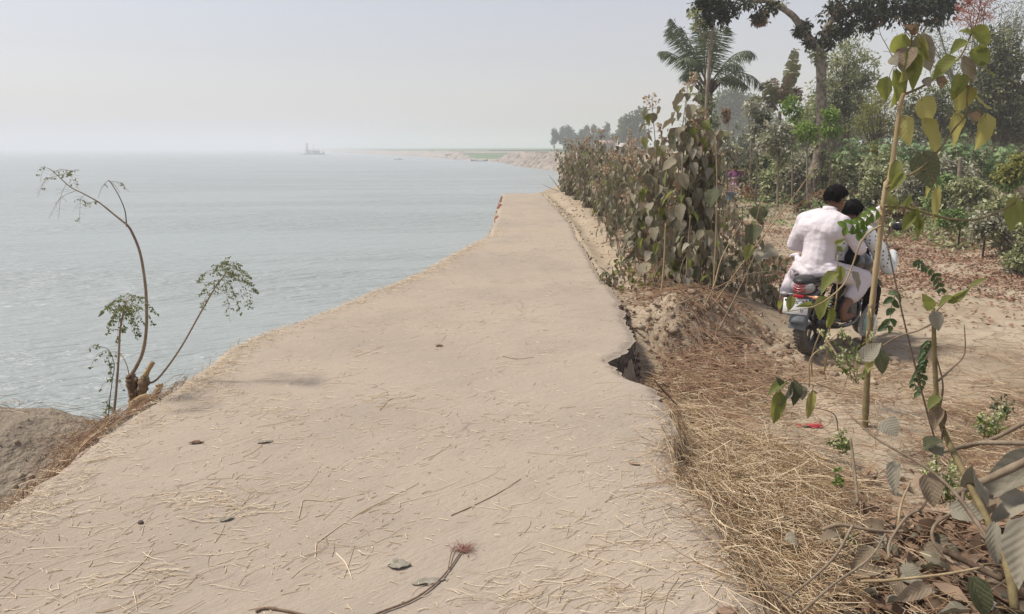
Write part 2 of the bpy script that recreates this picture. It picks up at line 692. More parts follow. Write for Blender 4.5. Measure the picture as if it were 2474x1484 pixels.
# ------------------------------------------------------------------ ground
def ground_material():
    m, nt, out = new_mat('dusty_earth')
    v = texco(nt)
    big = noise_tex(nt, v, 0.55, 5, 0.6)
    mid = noise_tex(nt, v, 3.3, 6, 0.65)
    fine = noise_tex(nt, v, 34, 5, 0.7)
    c = ramp(nt, big, [(0.3, (0.30, 0.235, 0.165)), (0.5, (0.385, 0.315, 0.225)), (0.7, (0.43, 0.36, 0.27))])
    c = mixc(nt, math_n(nt, 'MULTIPLY', ramp_f(nt, mid, 0.5, 0.72), 0.6), c, (0.235, 0.18, 0.125))
    c = mixc(nt, math_n(nt, 'MULTIPLY', ramp_f(nt, fine, 0.55, 0.75), 0.5), c, (0.19, 0.145, 0.10))
    h = math_n(nt, 'ADD', math_n(nt, 'MULTIPLY', mid, 1.0), math_n(nt, 'MULTIPLY', fine, 0.35))
    pbsdf(nt, out, c, 0.95, 0.1, 0, bump(nt, h, 0.9, 0.03))
    return m


def ramp_f(nt, f, a, b):
    mr = nt.nodes.new('ShaderNodeMapRange')
    mr.interpolation_type = 'SMOOTHSTEP'
    mr.inputs['From Min'].default_value = a
    mr.inputs['From Max'].default_value = b
    nt.links.new(f, mr.inputs['Value'])
    return mr.outputs[0]


m_ground = ground_material()
ys = near_ys()
s = np.concatenate([np.arange(0, 7.6, 0.045), np.arange(7.6, 14, 0.16), np.arange(14, 30, 0.6), np.linspace(30, 150, 24)])
X = bank_x(ys)[:, None] + s[None]
Y = np.repeat(ys[:, None], len(s), 1)
Z = gz(X, Y)
drop = np.array([-7.5, -6.0, -4.0, -2.4, -1.2, -0.5, -0.15])
off = np.array([-1.1, -0.75, -0.5, -0.33, -0.2, -0.1, -0.03])
jag = fbm(Y[:, :1] * 0.8, drop[None] * 0.9, 3)
Xc = X[:, :1] + off[None] - 0.35 * np.abs(jag) * np.abs(off[None])
Zc = np.minimum(Z[:, :1] + drop[None], Z[:, :1])
Yc = np.repeat(ys[:, None], len(drop), 1)
Xa, Ya, Za = np.hstack([Xc, X]), np.hstack([Yc, Y]), np.hstack([Zc, Z])
g = MB()
clay = ((Xa < edge_l(Ya) - 0.05) & (Ya < 6))[:-1, :-1].ravel().astype(int)
g.add(np.stack([Xa, Ya, Za], -1), grid_faces(*Xa.shape), clay)
m_clay = simple('grey_river_clay', (0.34, 0.285, 0.22), (0.22, 0.18, 0.135), 2.5, 0.95, 0.08, bs=0.9, bscale=14, bd=0.05)
tag(g.build('ground', [m_ground, m_clay]), 'dusty bare earth of the river bank beside the road', kind='structure')

# ------------------------------------------------------------------ road
def road_material():
    m, nt, out = new_mat('dust_on_asphalt')
    v = texco(nt)
    vs = texco(nt, (0.8, 2.4, 1.0), (0, 0, math.radians(38)))
    big = noise_tex(nt, v, 0.5, 4, 0.55)
    mid = noise_tex(nt, vs, 5.0, 6, 0.62)
    fine = noise_tex(nt, vs, 26, 5, 0.66)
    grit = noise_tex(nt, v, 170, 3, 0.7)
    c = ramp(nt, big, [(0.32, (0.345, 0.288, 0.232)), (0.52, (0.40, 0.335, 0.268)), (0.7, (0.415, 0.345, 0.262))])
    patch = noise_tex(nt, v, 1.3, 3, 0.5, 0.6)
    c = mixc(nt, math_n(nt, 'MULTIPLY', ramp_f(nt, patch, 0.52, 0.66), 0.4), c, (0.33, 0.28, 0.225))
    c = mixc(nt, math_n(nt, 'MULTIPLY', ramp_f(nt, mid, 0.5, 0.7), 0.35), c, (0.345, 0.292, 0.225))
    c = mixc(nt, math_n(nt, 'MULTIPLY', ramp_f(nt, fine, 0.56, 0.74), 0.38), c, (0.29, 0.235, 0.175))
    c = mixc(nt, math_n(nt, 'MULTIPLY', ramp_f(nt, grit, 0.6, 0.75), 0.35), c, (0.25, 0.21, 0.17))
    vo = nt.nodes.new('ShaderNodeTexVoronoi')
    vo.feature = 'DISTANCE_TO_EDGE'
    vo.inputs['Scale'].default_value = 0.62
    wv = nt.nodes.new('ShaderNodeVectorMath')
    wv.operation = 'ADD'
    nz = nt.nodes.new('ShaderNodeTexNoise')
    nz.inputs['Scale'].default_value = 2.6
    nz.inputs['Detail'].default_value = 5
    nt.links.new(v, nz.inputs['Vector'])
    nt.links.new(v, wv.inputs[0])
    nt.links.new(nz.outputs['Color'], wv.inputs[1])
    nt.links.new(wv.outputs[0], vo.inputs['Vector'])
    crack = math_n(nt, 'MULTIPLY', math_n(nt, 'LESS_THAN', vo.outputs['Distance'], 0.0045), ramp_f(nt, noise_tex(nt, v, 0.8, 2), 0.5, 0.6))
    c = mixc(nt, math_n(nt, 'MULTIPLY', crack, 0.6), c, (0.20, 0.16, 0.125))
    h = math_n(nt, 'ADD', math_n(nt, 'ADD', math_n(nt, 'MULTIPLY', mid, 0.9), math_n(nt, 'MULTIPLY', fine, 0.55)), math_n(nt, 'MULTIPLY', grit, 0.12))
    h = math_n(nt, 'SUBTRACT', h, math_n(nt, 'MULTIPLY', crack, 0.6))
    pbsdf(nt, out, c, 0.95, 0.08, 0, bump(nt, h, 0.75, 0.022))
    return m


m_road = road_material()
m_tar = simple('broken_tarred_edge', (0.21, 0.17, 0.14), (0.05, 0.042, 0.036), 26, 0.9, 0.1, bs=1.0, bscale=60, bd=0.02)
ry = np.concatenate([np.arange(-5, 1.6, 0.4), np.arange(1.7, 9.0, 0.04), np.arange(9, 16, 0.08), np.arange(16, ROAD_END + 0.01, 0.14)])
NC = 84
tt = np.linspace(0, 1, NC)
tt = 0.5 - 0.5 * np.cos(tt * math.pi) * (0.35 + 0.65 * np.abs(np.cos(tt * math.pi)))
jl = 0.05 * fbm(ry * 3.1, ry * 0, 4) + 0.02 * fbm(ry * 13, ry * 0 + 8, 2)
jr = 0.05 * fbm(ry * 4.1, ry * 0 + 40, 4) + 0.035 * fbm(ry * 15, ry * 0 + 60, 2)
XL, XR = edge_l(ry) + jl, edge_r(ry) + jr
RX = XL[:, None] + (XR - XL)[:, None] * tt[None]
RY = np.repeat(ry[:, None], NC, 1)
dl_, dr_ = RX - XL[:, None], XR[:, None] - RX


def road_z(x, y):
    return 0.035 * fbm(x * 0.45, y * 0.4, 3) + 0.010 * fbm(x * 2.2, y * 3.0, 3) + 0.004 * fbm(x * 9, y * 14, 2)


RZ = road_z(RX, RY) - 0.05 * np.exp(-(dl_ / 0.07) ** 2) - 0.03 * np.exp(-(dr_ / 0.05) ** 2)
r_ = MB()
r_.add(np.stack([RX, RY, RZ], -1), grid_faces(*RX.shape))
dep = np.array([0.0, 0.03, 0.07, 0.13, 0.24, 0.5])
for side, xx, zz in ((-1, RX[:, 0], RZ[:, 0]), (1, RX[:, -1], RZ[:, -1])):
    kx = (0.02 * fbm(np.repeat(ry[:, None], 6, 1) * 17 + side, dep[None] * 45, 3) + 0.008 * np.sin(dep * 20)[None]) * (dep[None] > 0)
    vv = np.stack([xx[:, None] + side * kx - side * 0.03 * (dep[None] > 0.1), np.repeat(ry[:, None], 6, 1), zz[:, None] - dep[None]], -1)
    f = grid_faces(len(ry), 6)
    r_.add(vv, f if side > 0 else f[:, ::-1], 1)
# the end where the road has fallen into the river
e = np.stack([RX[-1][:, None] + 0 * dep[None], RY[-1][:, None] + 0.05 * fbm(RX[-1][:, None] * 9, dep[None] * 30, 3), RZ[-1][:, None] - dep[None] * 2], -1)
r_.add(e, grid_faces(NC, 6)[:, ::-1], 1)
tag(r_.build('road', [m_road, m_tar]), 'dust covered road crumbling into the river along its left edge', kind='structure')

# ------------------------------------------------------------------ river
def water_material():
    m, nt, out = new_mat('river_water')
    v1 = texco(nt, (0.75, 2.2, 1.0), (0, 0, math.radians(22)))
    v2 = texco(nt, (0.8, 2.4, 1.0), (0, 0, math.radians(6)))
    calm = ramp_f(nt, noise_tex(nt, texco(nt, (0.35, 1.6, 1.0), (0, 0, math.radians(6))), 0.06, 4, 0.6), 0.36, 0.62)
    w1 = noise_tex(nt, v1, 1.1, 3, 0.5, 0.4)
    w2 = noise_tex(nt, v2, 3.4, 3, 0.55, 0.2)
    w3 = noise_tex(nt, v1, 0.22, 2, 0.5)
    h = math_n(nt, 'ADD', math_n(nt, 'ADD', w1, math_n(nt, 'MULTIPLY', w2, 0.28)), math_n(nt, 'MULTIPLY', w3, 1.2))
    h = math_n(nt, 'MULTIPLY', h, math_n(nt, 'MULTIPLY_ADD', calm, 0.75, 0.35))
    p = pbsdf(nt, out, (0.30, 0.335, 0.325), 0.3, 0.5, 0, bump(nt, h, 0.8, 0.6))
    p.inputs['IOR'].default_value = 1.33
    return m


wx = np.array([-9000, -4000, -1500, -500, -200, -60, 0, 60, 400])
wy = np.array([-300, 0, 20, 60, 150, 400, 1000, 2500, 6000, 9000])
gx, gy = np.meshgrid(wx, wy)
w_ = MB()
w_.add(np.stack([gx, gy, np.full(gx.shape, WATER_Z)], -1), grid_faces(len(wy), len(wx)))
tag(w_.build('river', water_material()), 'wide calm grey green river with small ripples', kind='structure')

# ------------------------------------------------------------------ far bank
shore_px = [(1365, 415), (1350, 412.8), (1318, 409), (1286, 405.5), (1240, 397.5), (1211, 391.5), (1180, 389.5), (1145, 387.5), (1110, 386), (1087, 384), (1030, 380), (960, 376), (898, 373), (850, 370.2), (812, 367.8), (760, 364.6), (700, 362.2), (640, 360.6)]
SH = np.array([on(u, v, WATER_Z) for u, v in shore_px])
SH = np.vstack([[16.5, 190, WATER_Z], SH])
seglen = np.linalg.norm(np.diff(SH[:, :2], axis=0), axis=1)
acc = np.concatenate([[0], np.cumsum(seglen)])
ns = 620
tq = np.concatenate([np.linspace(0, acc[10], 420), np.linspace(acc[10], acc[-1], ns - 419)[1:]])
sx = np.interp(tq, acc, SH[:, 0])
sy = np.interp(tq, acc, SH[:, 1])
tx, ty = np.gradient(sx), np.gradient(sy)
k = np.ones(41) / 41
pad = lambda a: np.convolve(np.pad(a, 20, mode='edge'), k, 'valid')
tx, ty = pad(tx), pad(ty)
tl = np.hypot(tx, ty)
nx, ny = ty / tl, -tx / tl
offs = np.array([-2, 0, 0.6, 1.4, 2.4, 3.4, 4.4, 5.2, 6.0, 7.5, 10, 16, 26, 45, 80, 140, 260, 600, 1400, 3000])
cove = np.exp(-((sx + 19.0) / 12.5) ** 4)      # 1 in the low cove
TOPZ = np.interp(tq, [0, acc[4], acc[6], acc[12], acc[-1]], [0.3, 0.15, -0.1, -1.0, -2.2])
wob = fbm(tq[:, None] * 0.16, offs[None] * 0.1, 4)
gul = np.abs(fbm(tq[:, None] * 0.33 + offs[None] * 0.12, tq[:, None] * 0.02, 4))
h_cliff = np.interp(offs, [-2, 0, 1.4, 3.4, 5.2, 6.0, 7.5, 3000], [-1, 0.0, 0.28, 0.62, 0.93, 0.99, 1.0, 1.0])
h_cove = np.interp(offs, [-2, 0, 2, 10, 45, 80, 140, 260, 3000], [-0.3, 0.02, 0.12, 0.2, 0.38, 0.6, 0.9, 1.0, 1.0])
hh = h_cliff[None] * (1 - cove[:, None]) + h_cove[None] * cove[:, None]
FZ = WATER_Z + hh * (TOPZ[:, None] - WATER_Z) + np.where((offs[None] > 0.3) & (offs[None] < 12), 0.5 * wob, 0.0) * (hh < 0.995)
rise = lambda o, tz: (1.45 - tz) * smooth((o - 8) / 420.0) * (o > 8)
FZ = FZ + rise(offs[None], TOPZ[:, None])
o2 = offs[None] + (4.0 * wob + 8.0 * gul - 1.8) * ((offs[None] > -1) & (offs[None] < 9)) * (1 - 0.6 * cove[:, None])
FX = sx[:, None] + nx[:, None] * o2
FY = sy[:, None] + ny[:, None] * o2
b_ = MB()
mi = np.where((hh[:-1, :-1] > 0.97) | ((cove[:-1, None] > 0.35) & (offs[None, :-1] > 4)), 1, 0).ravel()
b_.add(np.stack([FX, FY, FZ], -1), grid_faces(ns, len(offs)), mi)


def cliff_material():
    m, nt, out = new_mat('river_cliff_earth')
    v = texco(nt, (1, 1, 2.2))
    n = noise_tex(nt, v, 0.5, 5, 0.6)
    n2 = noise_tex(nt, texco(nt, (0.3, 0.3, 3.0)), 0.8, 3, 0.5)
    c = ramp(nt, n, [(0.32, (0.14, 0.11, 0.085)), (0.5, (0.31, 0.255, 0.205)), (0.68, (0.42, 0.355, 0.29))])  # darkest tones put gully shade into the earth colour
    c = mixc(nt, math_n(nt, 'MULTIPLY', ramp_f(nt, n2, 0.55, 0.7), 0.4), c, (0.27, 0.21, 0.16))
    pbsdf(nt, out, c, 0.95, 0.05, 0, bump(nt, n, 0.8, 0.5))
    return m


def field_material():
    m, nt, out = new_mat('farm_field')
    v = texco(nt, (0.012, 0.045, 1), (0, 0, 0.3))
    n = noise_tex(nt, v, 1.0, 3, 0.5)
    c = ramp(nt, n, [(0.38, (0.055, 0.11, 0.03)), (0.5, (0.10, 0.17, 0.045)), (0.57, (0.22, 0.25, 0.10)), (0.64, (0.08, 0.14, 0.04))])
    pbsdf(nt, out, c, 0.95, 0.05)
    return m


tag(b_.build('far_bank', [cliff_material(), field_material()]), 'pale eroded earth cliffs with green fields on top across the bend of the river', kind='structure')

# tall green crop at the lip of the far fields
rng = np.random.default_rng(11)
m_crop = leaf_mat('crop_leaves', [(0.05, 0.10, 0.03), (0.09, 0.15, 0.045), (0.07, 0.11, 0.035)], tw=0.25)
cr = MB()
sel = rng.integers(20, 600, 60000)
oo = 22 + rng.random(60000) ** 0.8 * 200
keep = (cove[sel] < 0.5) | (oo > 70)
sel, oo = sel[keep], oo[keep]
cxp, cyp = sx[sel] + nx[sel] * oo, sy[sel] + ny[sel] * oo
C = np.column_stack([cxp + rng.normal(0, .8, len(sel)), cyp + rng.normal(0, .8, len(sel)), TOPZ[sel] - 0.1 + rise(oo, TOPZ[sel])])
D = np.column_stack([rng.normal(0, .3, len(sel)), rng.normal(0, .3, len(sel)), np.ones(len(sel))])
diamonds(cr, C, D, rng.normal(size=(len(sel), 3)), 0.6 + 0.5 * rng.random(len(sel)), 0.35)
tag(cr.build('crop', m_crop, smoothed=False), 'green crop growing along the top of the far cliff', kind='stuff')
# ================================================================== GROUND LITTER
def surf(x, y):
    """top of the road or the ground"""
    x, y = np.asarray(x, float), np.asarray(y, float)
    on_road = (x < edge_r(y)) & (x > edge_l(y)) & (y < ROAD_END)
    return np.where(on_road, road_z(x, y), gz(x, y))


m_straw = island_mat('dry_straw', [(0.0, (0.34, 0.22, 0.115)), (0.25, (0.17, 0.105, 0.06)), (0.5, (0.52, 0.38, 0.22)), (0.8, (0.78, 0.65, 0.46)), (1.0, (0.40, 0.27, 0.145))], 0.6, 0.25)
m_straw_pale = island_mat('pale_straw', [(0.0, (0.62, 0.50, 0.33)), (0.2, (0.38, 0.27, 0.16)), (0.5, (0.80, 0.69, 0.52)), (1.0, (0.70, 0.57, 0.40))], 0.6, 0.25)
m_straw_red = island_mat('brown_stalks', [(0.0, (0.24, 0.14, 0.085)), (0.5, (0.40, 0.26, 0.16)), (1.0, (0.17, 0.10, 0.065))], 0.7, 0.2)
m_dead = island_mat('dead_leaves', [(0.0, (0.30, 0.20, 0.13)), (0.3, (0.17, 0.11, 0.075)), (0.6, (0.40, 0.29, 0.20)), (1.0, (0.23, 0.15, 0.10))], 0.85, 0.1, trans=0.15)
m_dead_red = island_mat('red_brown_litter', [(0.0, (0.27, 0.165, 0.115)), (0.35, (0.16, 0.10, 0.075)), (0.7, (0.38, 0.26, 0.18)), (1.0, (0.22, 0.14, 0.10))], 0.85, 0.1, trans=0.15)
m_litter = island_mat('forest_litter', [(0.0, (0.33, 0.20, 0.135)), (0.35, (0.20, 0.12, 0.085)), (0.7, (0.44, 0.29, 0.20)), (1.0, (0.27, 0.165, 0.115))], 0.85, 0.1, trans=0.15)
m_dead_grey = island_mat('dusty_dead_leaves', [(0.0, (0.36, 0.30, 0.23)), (0.5, (0.25, 0.20, 0.155)), (1.0, (0.42, 0.35, 0.27))], 0.9, 0.08, trans=0.12)


def lay_straw(name, label, x, y, length, rad, mat, rng, lift=0.01, pile=0.0, bend=0.12, ang=None, K=3, tilt=0.0):
    n = len(x)
    a = rng.random(n) * 2 * math.pi if ang is None else ang
    L = length
    t = np.linspace(-0.5, 0.5, K)
    bx = rng.normal(0, bend, n)
    P = np.zeros((n, K, 3))
    for k in range(K):
        w = (0.25 - t[k] ** 2) * 4 * bx * L * 0.5
        P[:, k, 0] = x + np.cos(a) * t[k] * L - np.sin(a) * w
        P[:, k, 1] = y + np.sin(a) * t[k] * L + np.cos(a) * w
    zz = surf(P[..., 0], P[..., 1])
    z0 = pile * rng.random(n) ** 1.5
    P[..., 2] = zz * 0.65 + zz.mean(1, keepdims=True) * 0.35 + z0[:, None] + lift + (rng.normal(0, tilt, n)[:, None] if tilt else 0) * L[:, None] * t[None] + rad[:, None]
    P[..., 2] = np.maximum(P[..., 2], zz + 0.002)
    mb = MB()
    strands(mb, P, rad)
    return tag(mb.build(name, mat), label, kind='stuff')


def scatter(n, fn, rng, x0, x1, y0, y1):
    """n positions kept with probability fn(x, y)"""
    X, Y, tot = [], [], 0
    for _ in range(60):
        x, y = rng.uniform(x0, x1, n), rng.uniform(y0, y1, n)
        k = rng.random(n) < fn(x, y)
        X.append(x[k])
        Y.append(y[k])
        tot += k.sum()
        if tot >= n:
            break
    return np.concatenate(X)[:n], np.concatenate(Y)[:n]


def rest(u, v, dz=0.0):
    p = on(u, v, 0.0)
    for _ in range(4):
        z = float(surf(p[0], p[1]))
        p = on(u, v, z)
    p[2] += dz
    return p


rng = np.random.default_rng(21)
# loose straw across the road: most near the camera, more along the edges
def road_d(x, y):
    dl, dr = x - edge_l(y), edge_r(y) - x
    inside = (dl > -0.02) & (dr > -0.05)
    patch = smooth((fbm(x * 1.1, y * 1.1, 3) + 0.12) * 3)
    e = 0.16 + 0.5 * patch + 0.9 * np.exp(-(dl / 0.18) ** 2) + 0.9 * np.exp(-(dr / 0.55) ** 2) * (y < 4.2)
    return inside * np.clip(e, 0, 1) * np.clip(2.6 / np.maximum(y, 1), 0.06, 1)


x, y = scatter(4600, road_d, rng, -4.5, 2.5, 1.9, 24)
L = 0.014 + 0.062 * rng.random(len(x)) ** 2.4
a = np.radians(38) + rng.normal(0, 1.2, len(x))
lay_straw('straw', 'bits of dry straw scattered over the dusty road', x, y, L, 0.0011 + 0.0014 * rng.random(len(x)), m_straw_pale, rng, 0.0015, ang=a, bend=0.15)
x, y = scatter(420, road_d, rng, -4.5, 2.5, 1.9, 14)
L = 0.10 + 0.26 * rng.random(len(x)) ** 2
a = np.radians(33) + rng.normal(0, 0.75, len(x))
lay_straw('straw', 'long thin straws lying across the dusty road', x, y, L, 0.0010 + 0.0008 * rng.random(len(x)), m_straw_pale, rng, 0.001, ang=a, bend=0.2, K=4)
# clumps of straw that have drifted together
XX, YY, LL, AA = [], [], [], []
for u, v, n, sd in ((520, 1205, 60, .10), (440, 1216, 34, .08), (585, 1235, 26, .07), (940, 965, 44, .11), (885, 852, 22, .10), (1175, 735, 24, .14), (130, 1240, 34, .12), (50, 1236, 30, .10), (770, 905, 24, .12), (545, 962, 34, .14), (1290, 1252, 24, .10), (815, 1360, 24, .07), (1480, 1432, 60, .13), (1370, 1422, 44, .12), (1255, 1462, 40, .10), (1130, 1440, 26, .10), (1300, 1002, 24, .13), (330, 1395, 34, .09), (250, 1120, 30, .11), (900, 790, 30, .16), (1580, 1180, 50, .12), (1600, 1330, 60, .13), (300, 1460, 34, .10), (1240, 865, 26, .14), (700, 1000, 26, .13)):
    p = rest(u, v)
    XX.append(p[0] + rng.normal(0, sd * 1.5, n)); YY.append(p[1] + rng.normal(0, sd, n))
    LL.append(0.025 + 0.15 * rng.random(n) ** 1.8); AA.append(np.radians(rng.normal(28, 8)) + rng.normal(0, 0.55, n))
XX, YY, LL, AA = map(np.concatenate, (XX, YY, LL, AA))
lay_straw('straw', 'clumps of drifted straw on the dusty road', XX, YY, LL, 0.0011 + 0.0011 * rng.random(len(XX)), m_straw_pale, rng, 0.002, 0.006, ang=AA, bend=0.25, K=4, tilt=0.04)
# chaff that has gathered in a line along the river side of the road
def lip_d(x, y):
    dl = x - edge_l(y)
    return (dl > 0.09) * np.exp(-((dl - 0.15) / 0.14) ** 2) * (0.25 + 0.75 * smooth((fbm(y * 1.3, y * 0 + 3, 3) + 0.25) * 3)) * np.clip(1.4 - y / 16, 0.1, 1)


x, y = scatter(3000, lip_d, rng, -4.2, 0.2, 2.6, 16)
lay_straw('straw', 'chaff gathered along the river side of the road', x, y, 0.02 + 0.08 * rng.random(len(x)) ** 2, 0.001 + 0.001 * rng.random(len(x)), m_straw_pale, rng, 0.002, 0.02, tilt=0.1)

# where the leaf litter of the corner takes over from the straw
def corner_m(x, y):
    return smooth((x - 1.02 - (y - 2.45) * 0.55) / 0.18) * smooth((3.95 - y) / 0.4)


# thick straw heap right of the road
def heap_d(x, y):
    dr = x - edge_r(y)
    band = smooth((dr - 0.03) / 0.14) * np.interp(dr, [0, 0.75, 1.25, 2.6, 5.5], [1, 0.95, 0.5, 0.4, 0.06])
    along = np.interp(y, [1.9, 2.7, 3.1, 4.6, 5.4, 6.1, 7.4], [0.5, 0.8, 1.0, 1.0, 0.85, 0.55, 0.1])
    holes = smooth((fbm(x * 1.7 + 2, y * 1.3, 3) + 0.13) * 5)
    bare = 1 - 0.9 * np.exp(-((x - 1.72) / 0.34) ** 2 - ((y - 5.15) / 0.42) ** 2) - 0.8 * np.exp(-((x - 1.62) / 0.34) ** 2 - ((y - 4.15) / 0.2) ** 2)
    low = 1 - 0.93 * corner_m(x, y)
    notch = 1 - 0.9 * np.exp(-((y - 5.75) / 0.42) ** 2 - (dr / 0.4) ** 2)
    return np.clip(notch * band * along * (0.12 + 0.88 * holes) * bare * low, 0, 1)


x, y = scatter(9500, heap_d, rng, 0.5, 6.5, 1.9, 7.6)
lay_straw('straw', 'dry golden straw heaped beside the broken road edge', x, y, 0.04 + 0.30 * rng.random(len(x)) ** 2.0, 0.0010 + 0.0016 * rng.random(len(x)), m_straw, rng, 0.004, 0.085, tilt=0.16, bend=0.3, K=4)
def core_d(x, y):
    return np.clip((1 - 0.9 * corner_m(x, y)) * np.exp(-((x - (edge_r(y) + 0.42)) / 0.3) ** 2) * np.interp(y, [2.0, 2.5, 2.9, 3.6, 4.3, 4.8], [0.2, 0.9, 1, 1, 0.5, 0]), 0, 1)


x, y = scatter(8000, core_d, rng, 0.5, 2.5, 1.9, 5)
lay_straw('straw', 'densest golden straw piled against the broken road edge', x, y, 0.08 + 0.25 * rng.random(len(x)), 0.0011 + 0.0012 * rng.random(len(x)), m_straw, rng, 0.02, 0.15, tilt=0.28, bend=0.35, K=4)
x, y = scatter(5200, lambda x, y: heap_d(x, y), rng, 0.5, 6.5, 1.9, 7.6)
lay_straw('stalks', 'brown dry stalks mixed in the straw', x, y, 0.1 + 0.3 * rng.random(len(x)), 0.0015 + 0.0015 * rng.random(len(x)), m_straw_red, rng, 0.006, 0.06, tilt=0.14, bend=0.3, K=4)
# thin straw and twigs over the bare ground around the motorcycle and beyond
def field_d(x, y):
    dr = x - edge_r(y)
    return (dr > 0.3) * np.clip(smooth((fbm(x * 0.9, y * 0.9, 3) + 0.2) * 3), 0.12, 1) * np.clip(5 / y, 0, 1)


x, y = scatter(6000, field_d, rng, 1, 14, 3.5, 18)
lay_straw('straw', 'thin straw and bits of twig strewn over the bare ground', x, y, 0.05 + 0.3 * rng.random(len(x)) ** 2, 0.0012 + 0.002 * rng.random(len(x)), m_straw_red, rng, 0.002, 0.02, tilt=0.08, bend=0.3, K=4)
# straw stuffed in the crack between road and slumped bank, and over the clod
def crack_d(x, y):
    dl = edge_l(y) - x
    return (dl > 0.02) * np.clip(np.exp(-((dl - 0.16) / 0.13) ** 2) + 0.8 * np.exp(-((x + 3.5) / 0.9) ** 2 - ((y - 3.4) / 0.35) ** 2) + 0.12 * np.exp(-((x + 4.1) / 0.8) ** 2 - ((y - 4.75) / 0.16) ** 2) + 0.012, 0, 1)


x, y = scatter(3000, crack_d, rng, -6, -1.6, 2.2, 5.5)
lay_straw('straw', 'brown straw stuffed in the crack beside the slumped bank', x, y, 0.08 + 0.32 * rng.random(len(x)) ** 1.5, 0.0012 + 0.0016 * rng.random(len(x)), m_straw_red, rng, 0.004, 0.09, tilt=0.2, bend=0.3, K=4)
x, y = scatter(1100, crack_d, rng, -6, -1.6, 2.2, 5.5)
lay_straw('straw', 'pale straw stuffed in the crack beside the slumped bank', x, y, 0.08 + 0.3 * rng.random(len(x)) ** 1.5, 0.0012 + 0.0014 * rng.random(len(x)), m_straw, rng, 0.01, 0.09, tilt=0.2, bend=0.3, K=4)


# dead leaves
def lay_leaves(name, label, x, y, L, mat, rng, pile=0.03, tilt=0.35):
    n = len(x)
    a = rng.random(n) * 2 * math.pi
    z = surf(x, y) + 0.006 + pile * rng.random(n) ** 1.5
    D = np.column_stack([np.cos(a), np.sin(a), rng.normal(0, tilt, n)])
    Nn = np.column_stack([rng.normal(0, tilt * 1.3, (n, 2)), np.ones(n)])
    mb = MB()
    blades(mb, np.column_stack([x, y, z]), D, Nn, L, L * (0.42 + 0.2 * rng.random(n)), rng.normal(0.1, 0.3, n), rng.normal(0.15, 0.3, n))
    return tag(mb.build(name, mat), label, kind='stuff')


def corner_d(x, y):
    dr = x - edge_r(y)
    return np.clip(corner_m(x, y) + 0.06 * smooth((dr - 0.2) / 0.4) * smooth((4.6 - y) / 0.8), 0, 1)


x, y = scatter(5600, corner_d, rng, 0.9, 3.4, 1.6, 4.4)
lay_leaves('dead_leaves', 'crumpled dead leaves and twigs covering the ground under the bush', x, y, 0.035 + 0.105 * rng.random(len(x)) ** 1.6, m_dead, rng, 0.10)
x, y = scatter(2600, corner_d, rng, 0.9, 3.4, 1.6, 4.4)
lay_straw('twigs', 'thin dead twigs tangled among the leaves under the bush', x, y, 0.1 + 0.35 * rng.random(len(x)), 0.0013 + 0.0022 * rng.random(len(x)), m_straw_red, rng, 0.01, 0.1, tilt=0.25, bend=0.4, K=4)


def hedge_foot_d(x, y):
    dr = x - edge_r(y)
    c = np.interp(y, [6, 7.5, 9, 14, 28], [0.6, 0.8, 0.9, 1.25, 1.35])
    return np.exp(-((dr - c) / np.interp(y, [7, 11], [0.55, 0.38])) ** 2) * (dr > np.where(y < 7.4, 0.3, 0.02)) * (y > 5.9) * np.clip(9 / y, 0, 1)


x, y = scatter(6500, hedge_foot_d, rng, -1, 6, 5.9, 28)
lay_leaves('dead_leaves', 'brown dead leaves lying along the foot of the hedge', x, y, 0.025 + 0.06 * rng.random(len(x)) ** 1.5, m_dead_red, rng, 0.04)
x, y = scatter(2600, hedge_foot_d, rng, -1, 6, 5.9, 16)
lay_straw('twigs', 'dry red brown twigs along the foot of the hedge', x, y, 0.12 + 0.4 * rng.random(len(x)), 0.0015 + 0.0025 * rng.random(len(x)), m_straw_red, rng, 0.01, 0.12, tilt=0.15, bend=0.4, K=4)


def wood_floor_d(x, y):
    edge = np.interp(y, [9, 12, 16, 24, 40], [0.15, 1.0, 1, 0.75, 0.4])
    path = 1 - 0.85 * np.exp(-((y - 30.5) / 2.0) ** 2)
    return (x > edge_r(y) + 2.2) * edge * path * np.clip(smooth((fbm(x * 0.5, y * 0.4, 3) + 0.3) * 3), 0.2, 1) * np.clip(16 / y, 0, 1)


x, y = scatter(70000, wood_floor_d, rng, 2.5, 22, 8.5, 34)
a = rng.random(len(x)) * 6.28
mb = MB()
diamonds(mb, np.column_stack([x, y, surf(x, y) + 0.008 + 0.05 * rng.random(len(x)) ** 2]), np.column_stack([np.cos(a), np.sin(a), rng.normal(0, .35, len(x))]), np.column_stack([rng.normal(0, .5, (len(x), 2)), np.ones(len(x))]), 0.035 + 0.06 * rng.random(len(x)), 0.03 + 0.02 * rng.random(len(x)), 0.3)
tag(mb.build('dead_leaves', m_litter, smoothed=False), 'red brown fallen leaves carpeting the ground under the trees', kind='stuff')

